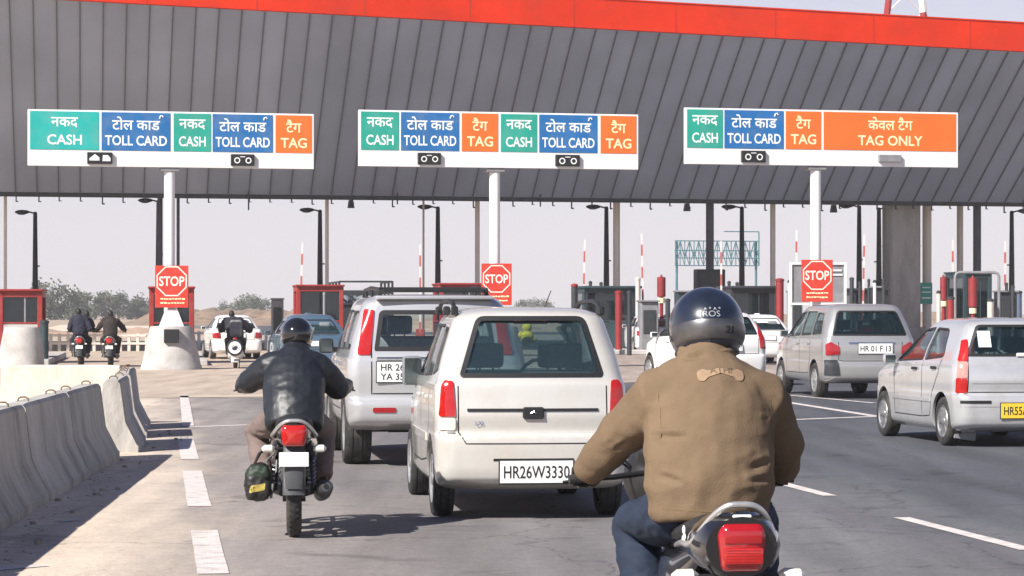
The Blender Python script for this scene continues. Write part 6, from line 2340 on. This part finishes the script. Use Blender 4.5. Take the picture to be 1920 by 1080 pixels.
M_TAN = mat("jacket_tan_olive", (0.165, 0.114, 0.070), 0.9, var=0.14, scale=3, bump=0.13, bscale=130, spec=0.25)
M_LEATHER = mat("jacket_black_leather", (0.014, 0.016, 0.021), 0.46, var=0.2, scale=6, bump=0.10, bscale=45)
M_JEANS = mat("jeans_blue", (0.009, 0.018, 0.040), 0.85, var=0.25, scale=8, bump=0.15, bscale=160)
M_BROWN = mat("trousers_brown", (0.17, 0.125, 0.11), 0.85, var=0.15, scale=6)
M_DARKCL = mat("dark_cloth", (0.018, 0.017, 0.024), 0.85, var=0.2)
M_DARKCL2 = mat("dark_brown_cloth", (0.024, 0.016, 0.015), 0.85, var=0.2)
M_GREYCL = mat("grey_cloth", (0.17, 0.175, 0.19), 0.85, var=0.2)
H_NAVY = mat("helmet_navy", (0.012, 0.017, 0.03), 0.30, coat=0.8, var=0.25, scale=18)
H_BLACK = mat("helmet_black", (0.010, 0.010, 0.011), 0.12, coat=1.0)
M_BAND = mat("helmet_grey_band", (0.15, 0.148, 0.15), 0.34, metal=0.8, var=0.25, scale=12)

# ------------------------------------------------------------------ near rider
NB, NRZ = Vector((0.70, 8.86, 0)), radians(5)
near_bike = motorcycle("black motorcycle with a big red tail lamp at the bottom of the photo", NB, NRZ,
                       dict(zt=0.80, seat=0.80, lamp=(0.080, 0.078), lamp_m=K_RED2, rail=(0.118, 0.128), rail_r=0.0105, tail_w=0.128, tail_h=0.118, plate_z=0.60, ind_z=0.70, bar=(0.945, 0.90, 0.36)))
t = near_bike
lr = MB()
for k, (zz, hh) in enumerate(((0.775, 0.052), (0.836, 0.045))):
    lr.box((0, -0.398, zz), (0.128 - 0.006 * k, 0.012, hh), k, 0.006, seg=2)
for k in range(5):
    lr.box((0, -0.4035, 0.757 + k * 0.009), (0.112, 0.003, 0.0025), 1, 0)
lr.build("lamp_lens", [K_RED, K_RED2], t)
MB().box((0, -0.372, 0.894), (0.062, 0.012, 0.022), 0, 0.004, R=Matrix.Rotation(radians(20), 3, 'X')).build("tail_sticker", K_PLATE, t)
g = MB().ball((0, 1.13, 0.93), (0.19, 0.13, 0.16)).ball((0, 1.06, 1.03), (0.15, 0.06, 0.09)).tube([(0, 1.0, 0.78), (0, 1.12, 0.82)], [(0.10, 0.05), (0.15, 0.08)], 14, side=(1, 0, 0))
blend("headlamp_cowl", g, 0.014, K_BLACK, t, 3)
ck = MB().box((0, 0.985, 1.04), (0.22, 0.05, 0.10), 0, 0.02, seg=2, R=Matrix.Rotation(radians(-25), 3, 'X'))
for sx in (-1, 1):
    ck.cyl((sx * 0.055, 0.955, 1.052), (sx * 0.055, 0.965, 1.049), 0.04, n=16, mi=1)
ck.build("instrument_cluster", [K_BLACK, K_GREYM], t)
cb_ = MB()
for k, sx in enumerate((-1, -1, 1)):
    cb_.tube([(sx * 0.27, 0.95, 0.955), (sx * 0.20, 1.06, 0.99 + 0.02 * k), (sx * 0.12, 1.10, 0.93), (sx * 0.07, 1.02, 0.78)], 0.005, 6)
cb_.build("control_cable", K_RUBBER, t)
for sx in (-1, 1):
    MB().tube([(sx * 0.06, 0.96, 0.62), (sx * 0.27, 0.93, 0.56), (sx * 0.30, 0.90, 0.42), (sx * 0.24, 0.86, 0.30), (sx * 0.06, 0.86, 0.30)], 0.012, 8).build("leg_guard", K_BLACK, t)
st = MB()
for x, y, z, r in ((-0.166, 0.02, 0.86, 0.016), (-0.166, 0.03, 0.83, 0.013), (-0.166, 0.005, 0.838, 0.012)):
    st.ball((x + 0.03, y - 0.06, z - 0.03), (0.006, r, r), 0, 10, 6)
st.build("flower_sticker", K_PLATE, t)

J = J_of(pelvis=(0.0, 0.30, 0.90), waist=(0.005, 0.31, 1.02), chest=(0.025, 0.40, 1.24), neck=(0.02, 0.46, 1.405), head=(0.03, 0.53, 1.50),
         sh_l=(-0.160, 0.42, 1.245), el_l=(-0.262, 0.62, 1.115), ha_l=(-0.36, 0.90, 0.945), sh_r=(0.205, 0.42, 1.240), el_r=(0.305, 0.60, 1.085), ha_r=(0.36, 0.90, 0.945),
         hip_l=(-0.11, 0.34, 0.86), kn_l=(-0.200, 0.66, 0.79), an_l=(-0.185, 0.42, 0.385), hip_r=(0.11, 0.34, 0.86), kn_r=(0.225, 0.66, 0.80), an_r=(0.20, 0.42, 0.385))
near, jk = rider("rider in a tan olive jacket and navy helmet on the nearest motorcycle", "person", NB, NRZ, J,
                 dict(vox=0.013, vox_body=0.0065, hand_m=mat('glove_olive', (0.045, 0.04, 0.032), 0.8, var=0.3, scale=30), jacket_m=M_TAN, trouser_m=M_JEANS, fold=0.010, ffr=4.5, seed=3, hem=0.075,
                      creases=[((-0.27, 0.22, 1.14), (-0.09, 0.19, 1.125), 0.020, 0.0093), ((-0.24, 0.22, 1.16), (-0.16, 0.20, 1.13), 0.0189, 0.0085), ((0.27, 0.22, 1.205), (0.17, 0.2, 1.185), 0.0189, 0.0085),
                               ((0.20, 0.2, 0.985), (0.08, 0.17, 0.975), 0.0135, 0.0085), ((0.22, 0.2, 1.05), (0.12, 0.18, 1.02), 0.0108, 0.0102), ((-0.20, 0.2, 1.0), (-0.10, 0.16, 0.97), 0.0108, 0.0102),
                               ((-0.32, 0.6, 1.08), (-0.22, 0.58, 1.17), 0.0108, 0.0085), ((-0.30, 0.55, 1.05), (-0.20, 0.5, 1.16), 0.0095, 0.0085), ((0.0, 0.35, 1.40), (-0.10, 0.36, 1.385), 0.0135, 0.0085)],
                      rings=[(0.0, 0.190, 0.150), (0.05, 0.200, 0.160), (0.20, 0.222, 0.178), (0.42, 0.225, 0.175), (0.62, 0.224, 0.165), (0.76, 0.196, 0.145), (0.88, 0.145, 0.118), (0.97, 0.105, 0.098), (1.03, 0.088, 0.090)],
                      sleeve=(0.105, 0.094, 0.080, 0.070, 0.054)))
hm, surf = helmet(near, (0.03, 0.53, 1.500), radians(-7), H_NAVY, dict(yaw=radians(3)))
# grey reflecting band low round the back, lettering over it
vv, ff = [], []
n = 40
for i in range(n + 1):
    f = i / n
    a = radians(195 + 150 * f)
    lift = 0.022 * (1 - (2 * f - 1) ** 2)
    for k, dz in enumerate((0.038, 0.025, 0.0, -0.022, -0.03)):
        vv.append(surf(a, -0.052 + lift + dz, 0.003 if k in (0, 4) else 0.006))
for i in range(n):
    for j in range(4):
        ff.append((i * 5 + j, i * 5 + j + 1, i * 5 + j + 6, i * 5 + j + 5))
MB().add(vv, ff).build("helmet_band", M_BAND, hm)

def wrap_text(s, size, a0, z0, off, m, name, parent, bold=0.02):
    tv, tf = text_geo(s, bold, 'CENTER')
    vs = [surf(radians(a0) + x * size / 0.145, z0 + y * size, off) for x, y, z in tv]
    return MB().add(vs, tf).build(name, m, parent)
M_HLET = mat("helmet_letters", (0.30, 0.31, 0.33), 0.5, var=0.3, scale=60)
wrap_text("^ ° ^ °", 0.022, 266, 0.044, 0.003, M_HLET, "lettering", hm)
wrap_text("(ROS", 0.030, 263, 0.022, 0.003, M_HLET, "lettering", hm, 0.0)
wrap_text("21", 0.036, 288, -0.030, 0.0085, K_BLACK, "lettering", hm)

# jacket emblem: a bone-shaped peach print across the shoulder blades
jv = [v.co.copy() for v in jk.data.vertices]
jb = BVHTree.FromPolygons(jv, [tuple(p.vertices) for p in jk.data.polygons])
M_PEACH = mat("print_peach", (0.31, 0.208, 0.128), 0.85, var=0.15, scale=20)
up = [(-0.092, 0.004), (-0.088, 0.022), (-0.066, 0.026), (-0.052, 0.016), (-0.03, 0.013), (0.0, 0.016), (0.03, 0.013), (0.052, 0.016), (0.066, 0.026), (0.088, 0.022), (0.092, 0.004)]
dn = [(0.085, -0.016), (0.066, -0.022), (0.05, -0.010), (0.0, -0.006), (-0.05, -0.010), (-0.066, -0.022), (-0.085, -0.016)]
em = conform(jb, rounded([(x * 0.9 + 0.042, z * 0.85 + 1.345 - 0.22 * abs(x)) for x, z in up + dn], 0.006, 3), 'rear', 0.0035, 0.012, 0.002)
em.build("jacket_print", M_PEACH, jk)
lt = MB()
tv, tf = text_geo("ATHI", 0.01, 'CENTER')
for x, y, z in tv:
    p, nn = cast(jb, 'rear', 0.042 + x * 0.034, 1.348 + y * 0.028)
    lt.v.append(tuple(p + nn * 0.005))
lt.f = [tuple(f) for f in tf]
lt.m = [0] * len(tf)
lt.build("print_letters", M_TAN, jk)
# seams across the back: yoke line
g = MB()
cn = Vector(J['neck'])
for k in range(1):
    g.tube([cn + Vector((0.092 * cos(a * pi / 12), 0.095 * sin(a * pi / 12) - 0.005, -0.005 + 0.012 * sin(a * pi / 12))) for a in range(24)], (0.013), 8, closed=True, side=None)
    g.tube([cn + Vector((0.087 * cos(a * pi / 12), 0.090 * sin(a * pi / 12) - 0.005, 0.016 + 0.012 * sin(a * pi / 12))) for a in range(24)], (0.012), 8, closed=True, side=None)
blend("collar", g, 0.006, M_TAN, jk, 3, folds(0.003, 14, 8))
for nm, ln in (("shoulder_seam", [(-0.172, 1.27), (-0.170, 1.20), (-0.175, 1.12)]), ("shoulder_seam", [(0.218, 1.25), (0.220, 1.18), (0.225, 1.10)]), ("hem_seam", [(-0.17, 0.885), (0.0, 0.875), (0.17, 0.885)]),):
    strip(jb, ln, 'rear', 0.005, 0.0015, step=0.02).build(nm, mat("thread_brown", (0.17, 0.115, 0.06), 0.9), jk)

# ------------------------------------------------------------------ black-jacketed rider on the left
LB, LRZ = Vector((-1.50, 18.36, 0)), radians(4.5)
left_bike = motorcycle("black motorcycle with a blank white plate carrying the black jacketed rider", LB, LRZ,
                       dict(zt=0.715, seat=0.76, lamp=(0.092, 0.072), rail=(0.125, 0.095), plate_z=0.555, ind_z=0.625, bar=(1.0, 0.88, 0.37)))
J = J_of(pelvis=(0.0, 0.28, 0.84), waist=(0.0, 0.36, 0.98), chest=(0.0, 0.52, 1.15), neck=(0.015, 0.64, 1.285), head=(0.02, 0.70, 1.385),
         sh_l=(-0.175, 0.55, 1.155), el_l=(-0.315, 0.66, 1.055), ha_l=(-0.37, 0.88, 1.0), sh_r=(0.175, 0.55, 1.155), el_r=(0.31, 0.64, 1.01), ha_r=(0.37, 0.88, 1.0),
         hip_l=(-0.12, 0.30, 0.80), kn_l=(-0.265, 0.62, 0.70), an_l=(-0.215, 0.42, 0.385), hip_r=(0.11, 0.30, 0.80), kn_r=(0.21, 0.64, 0.70), an_r=(0.20, 0.42, 0.385))
left_r, ljk = rider("rider in a black leather jacket and glossy black helmet beside the silver SUV", "person", LB, LRZ, J,
                    dict(vox=0.014, vox_body=0.008, jacket_m=M_LEATHER, trouser_m=M_BROWN, hand_m=M_GLOVE, fold=0.0085, ffr=4.2, seed=9, hem=0.115, jsmooth=7,
                         creases=[((-0.20, 0.3, 1.0), (0.18, 0.3, 0.985), 0.008, 0.012), ((-0.21, 0.3, 0.93), (0.2, 0.3, 0.94), 0.008, 0.011), ((-0.22, 0.4, 1.06), (-0.06, 0.35, 1.045), 0.010, 0.011), ((0.22, 0.4, 1.075), (0.08, 0.35, 1.04), 0.010, 0.011), ((-0.16, 0.3, 0.88), (0.16, 0.3, 0.875), 0.006, 0.010), ((-0.36, 0.66, 1.03), (-0.25, 0.66, 1.10), 0.009, 0.010)],
                         rings=[(0.0, 0.195, 0.15), (0.06, 0.205, 0.16), (0.25, 0.215, 0.17), (0.50, 0.220, 0.165), (0.72, 0.198, 0.15), (0.86, 0.150, 0.122), (0.97, 0.105, 0.095), (1.03, 0.085, 0.085)],
                         sleeve=(0.105, 0.098, 0.085, 0.072, 0.058)))
helmet(left_r, (0.02, 0.70, 1.392), radians(-4), H_BLACK, dict(yaw=radians(-4), k=0.88))

# shopping bag slung on the left of that motorcycle
M_BAG = mat("bag_black", (0.018, 0.017, 0.016), 0.5, var=0.3, scale=10)
M_BAGY = mat("bag_yellow", (0.36, 0.28, 0.06), 0.6, var=0.6, scale=22)
M_BAGG = mat("bag_green", (0.016, 0.03, 0.018), 0.6, var=0.3, scale=20)
bag = thing("carry_bag", "black and green carry bag with a yellow patch hung on the left motorcycle", "bag", LB, LRZ)
g = MB()
g.box((-0.245, -0.02, 0.375), (0.17, 0.25, 0.22), 0, 0.05, seg=3)
g.box((-0.245, -0.02, 0.46), (0.13, 0.22, 0.10), 0, 0.04, seg=2)
bb = blend("sack", g, 0.012, [M_BAG, M_BAGG], bag, 5, folds(0.014, 12, 4), lambda c, n: 1 if c.z > 0.43 and c.z < 0.50 else 0)
bv2 = BVHTree.FromPolygons([v.co.copy() for v in bb.data.vertices], [tuple(p.vertices) for p in bb.data.polygons])
conform(bv2, rounded([(-0.305, 0.315), (-0.20, 0.335), (-0.195, 0.38), (-0.295, 0.365)], 0.01), 'rear', 0.003, 0.02, 0.002).build("yellow_patch", M_BAGY, bag)
MB().tube([(-0.28, -0.06, 0.49), (-0.24, -0.05, 0.58), (-0.18, -0.02, 0.62), (-0.14, 0.0, 0.60)], 0.008, 6).tube([(-0.28, 0.04, 0.49), (-0.23, 0.05, 0.58), (-0.18, 0.05, 0.61), (-0.14, 0.04, 0.60)], 0.008, 6).build("strap", M_BAG, bag)

# ------------------------------------------------------------------ riders further off
def far_bike(px, Y, rz, label, **k):
    d = dict(zt=0.74, plate_z=0.56, mirrors=True)
    d.update(k)
    return motorcycle(label, ((px - 960) / F * Y, Y, 0), rz, d, "motorcycles in the left lane")

def far_pose(dx=0.0, dy=0.0, up=0.0, arms=0.36, lean=0.0):
    return J_of(pelvis=(0, 0.26 + dy, 0.86 + up), waist=(0, 0.28 + dy, 1.0 + up), chest=(dx * 0.6, 0.34 + dy + lean, 1.22 + up), neck=(dx, 0.38 + dy + lean, 1.38 + up), head=(dx, 0.42 + dy + lean, 1.49 + up),
                sh_l=(-0.18 + dx * 0.6, 0.36 + dy + lean, 1.29 + up), el_l=(-arms + 0.05, 0.50 + dy, 1.09 + up), ha_l=(-arms, 0.78 + dy * 0.6, 1.01),
                sh_r=(0.18 + dx * 0.6, 0.36 + dy + lean, 1.29 + up), el_r=(arms - 0.05, 0.50 + dy, 1.09 + up), ha_r=(arms, 0.78 + dy * 0.6, 1.01),
                hip_l=(-0.11, 0.30 + dy, 0.82 + up), kn_l=(-0.22, 0.62 + dy, 0.76), an_l=(-0.19, 0.42 + dy, 0.385), hip_r=(0.11, 0.30 + dy, 0.82 + up), kn_r=(0.22, 0.62 + dy, 0.76), an_r=(0.19, 0.42 + dy, 0.385))

GP = "riders in the left lanes"
fb = far_bike(150, 75.5, radians(6), "dark motorcycle carrying two riders left of the first stop sign")
loc = ((150 - 960) / F * 75.5, 75.5, 0)
rider("rider in front on the motorcycle carrying two", "person", loc, radians(6), far_pose(0.16, 0.16), dict(vox=0.024, jacket_m=M_DARKCL, trouser_m=M_DARKCL, seed=2), GP)
Jp = far_pose(-0.05, -0.22, 0.06)
for s, sx in (('l', -1), ('r', 1)):
    Jp['ha_' + s] = (sx * 0.16, 0.20, 0.98)
    Jp['el_' + s] = (sx * 0.30, 0.02, 1.08)
pill, _ = rider("pillion passenger in navy clothes on the motorcycle carrying two", "person", loc, radians(6), Jp, dict(vox=0.024, jacket_m=mat("navy_cloth", (0.012, 0.013, 0.03), 0.85, var=0.2), trouser_m=M_DARKCL, seed=5), GP)
far_bike(206, 75.0, radians(6), "dark motorcycle with a lone rider just left of the conical plinth")
rider("lone rider in dark brown clothes beside the two on one motorcycle", "person", ((206 - 960) / F * 75.0, 75.0, 0), radians(6), far_pose(0, 0, 0, 0.40), dict(vox=0.024, jacket_m=M_DARKCL2, trouser_m=M_DARKCL2, seed=7), GP)

# scooter with a spare wheel on its tail
M_SCOOT = mat("scooter_grey_white", (0.55, 0.55, 0.54), 0.3, coat=0.8, var=0.1)
def scooter(label, loc, rz):
    t = thing("scooter", label, "scooter", loc, rz)
    bike_wheel(t, 0, 0.22, 0.10)
    bike_wheel(t, 1.18, 0.22, 0.10)
    b = MB().ball((0, 0.05, 0.50), (0.20, 0.42, 0.22)).ball((0, -0.05, 0.40), (0.24, 0.36, 0.20)).box((0, 0.62, 0.26), (0.34, 0.5, 0.06), 0, 0.02)
    b.tube([(0, 0.86, 0.25), (0, 0.96, 0.60), (0, 1.02, 0.92)], [(0.20, 0.03), (0.23, 0.035), (0.10, 0.04)], 14, side=(1, 0, 0))
    blend("body_shell", b, 0.025, M_SCOOT, t, 4)
    MB().tube([(0, 0.45, 0.74), (0, 0.2, 0.76), (0, -0.22, 0.77), (0, -0.32, 0.74)], [(0.10, 0.04), (0.15, 0.05), (0.14, 0.05), (0.06, 0.03)], 14, side=(1, 0, 0)).build("seat", M_SEATV, t)
    MB().tube([(-0.36, 0.92, 1.0), (-0.1, 1.0, 0.98), (0.1, 1.0, 0.98), (0.36, 0.92, 1.0)], 0.016, 8).build("handlebar", K_BLACK, t)
    tm = frame((0, -0.44, 0.58), (1, 0, 0), (0, 0, 1), (0, -1, 0))
    sw = MB().lathe([(0.12, -0.05), (0.20, -0.045), (0.225, 0), (0.20, 0.045), (0.12, 0.05)], 28, 0, tm).build("spare_wheel", K_RUBBER, t)
    MB().lathe([(0.17, 0.046), (0.165, 0.056), (0.085, 0.05), (0.08, 0.02)], 28, 0, tm).build("rim", K_WHITE, sw)
    MB().box((0, -0.40, 0.33), (0.20, 0.01, 0.10)).build("number_plate", K_PLATE, t)
    MB().ball((0, -0.40, 0.82), (0.06, 0.03, 0.04)).build("tail_lamp", K_RED2, t)
    MB().tube([(0, -0.1, 0.42), (0, -0.28, 0.32), (0, -0.34, 0.18)], [(0.13, 0.02), (0.12, 0.02), (0.10, 0.015)], 12, side=(1, 0, 0)).build("mudguard", M_SCOOT, t)
    MB().cyl((0.1, 0.3, 0.0), (0.12, 0.28, 0.28), 0.012, n=8).build("stand", K_BLACK, t)
    return t
SL = ((441 - 960) / F * 73.0, 73.0, 0)
scooter("grey white scooter with a round spare wheel on its tail", SL, radians(5))
Js = far_pose(-0.10, -0.06, 0.0, 0.42)
sr, _ = rider("scooter rider in a wide black coat with a grey backpack", "person", SL, radians(5), Js, dict(vox=0.024, jacket_m=M_DARKCL, trouser_m=M_DARKCL, seed=12, jw=1.18, sleeve=(0.13, 0.12, 0.11, 0.09, 0.06)), GP)
g = MB().box((0.02, 0.08, 1.10), (0.34, 0.20, 0.46), 0, 0.07, seg=2).box((0.02, -0.02, 1.02), (0.26, 0.08, 0.22), 0, 0.03)
blend("backpack", g, 0.022, M_GREYCL, sr, 3, folds(0.012, 9, 2))
# ================================================================== HAZE
hz = MB().box((0, 855, 11.25), (1900, 1990, 25.5)).build("haze", K_WHITE)
tag(hz, kind='stuff')
hm_ = bpy.data.materials.new("winter_haze")
hm_.use_nodes = True
nt = hm_.node_tree
nt.nodes.remove(nt.nodes["Principled BSDF"])
pv_ = nt.nodes.new("ShaderNodeVolumePrincipled")
pv_.inputs["Color"].default_value = (1.0, 0.985, 1.0, 1)
pv_.inputs["Density"].default_value = 0.0004
pv_.inputs["Anisotropy"].default_value = 0.0
nt.links.new(pv_.outputs[0], nt.nodes["Material Output"].inputs["Volume"])
hz.data.materials.clear()
hz.data.materials.append(hm_)
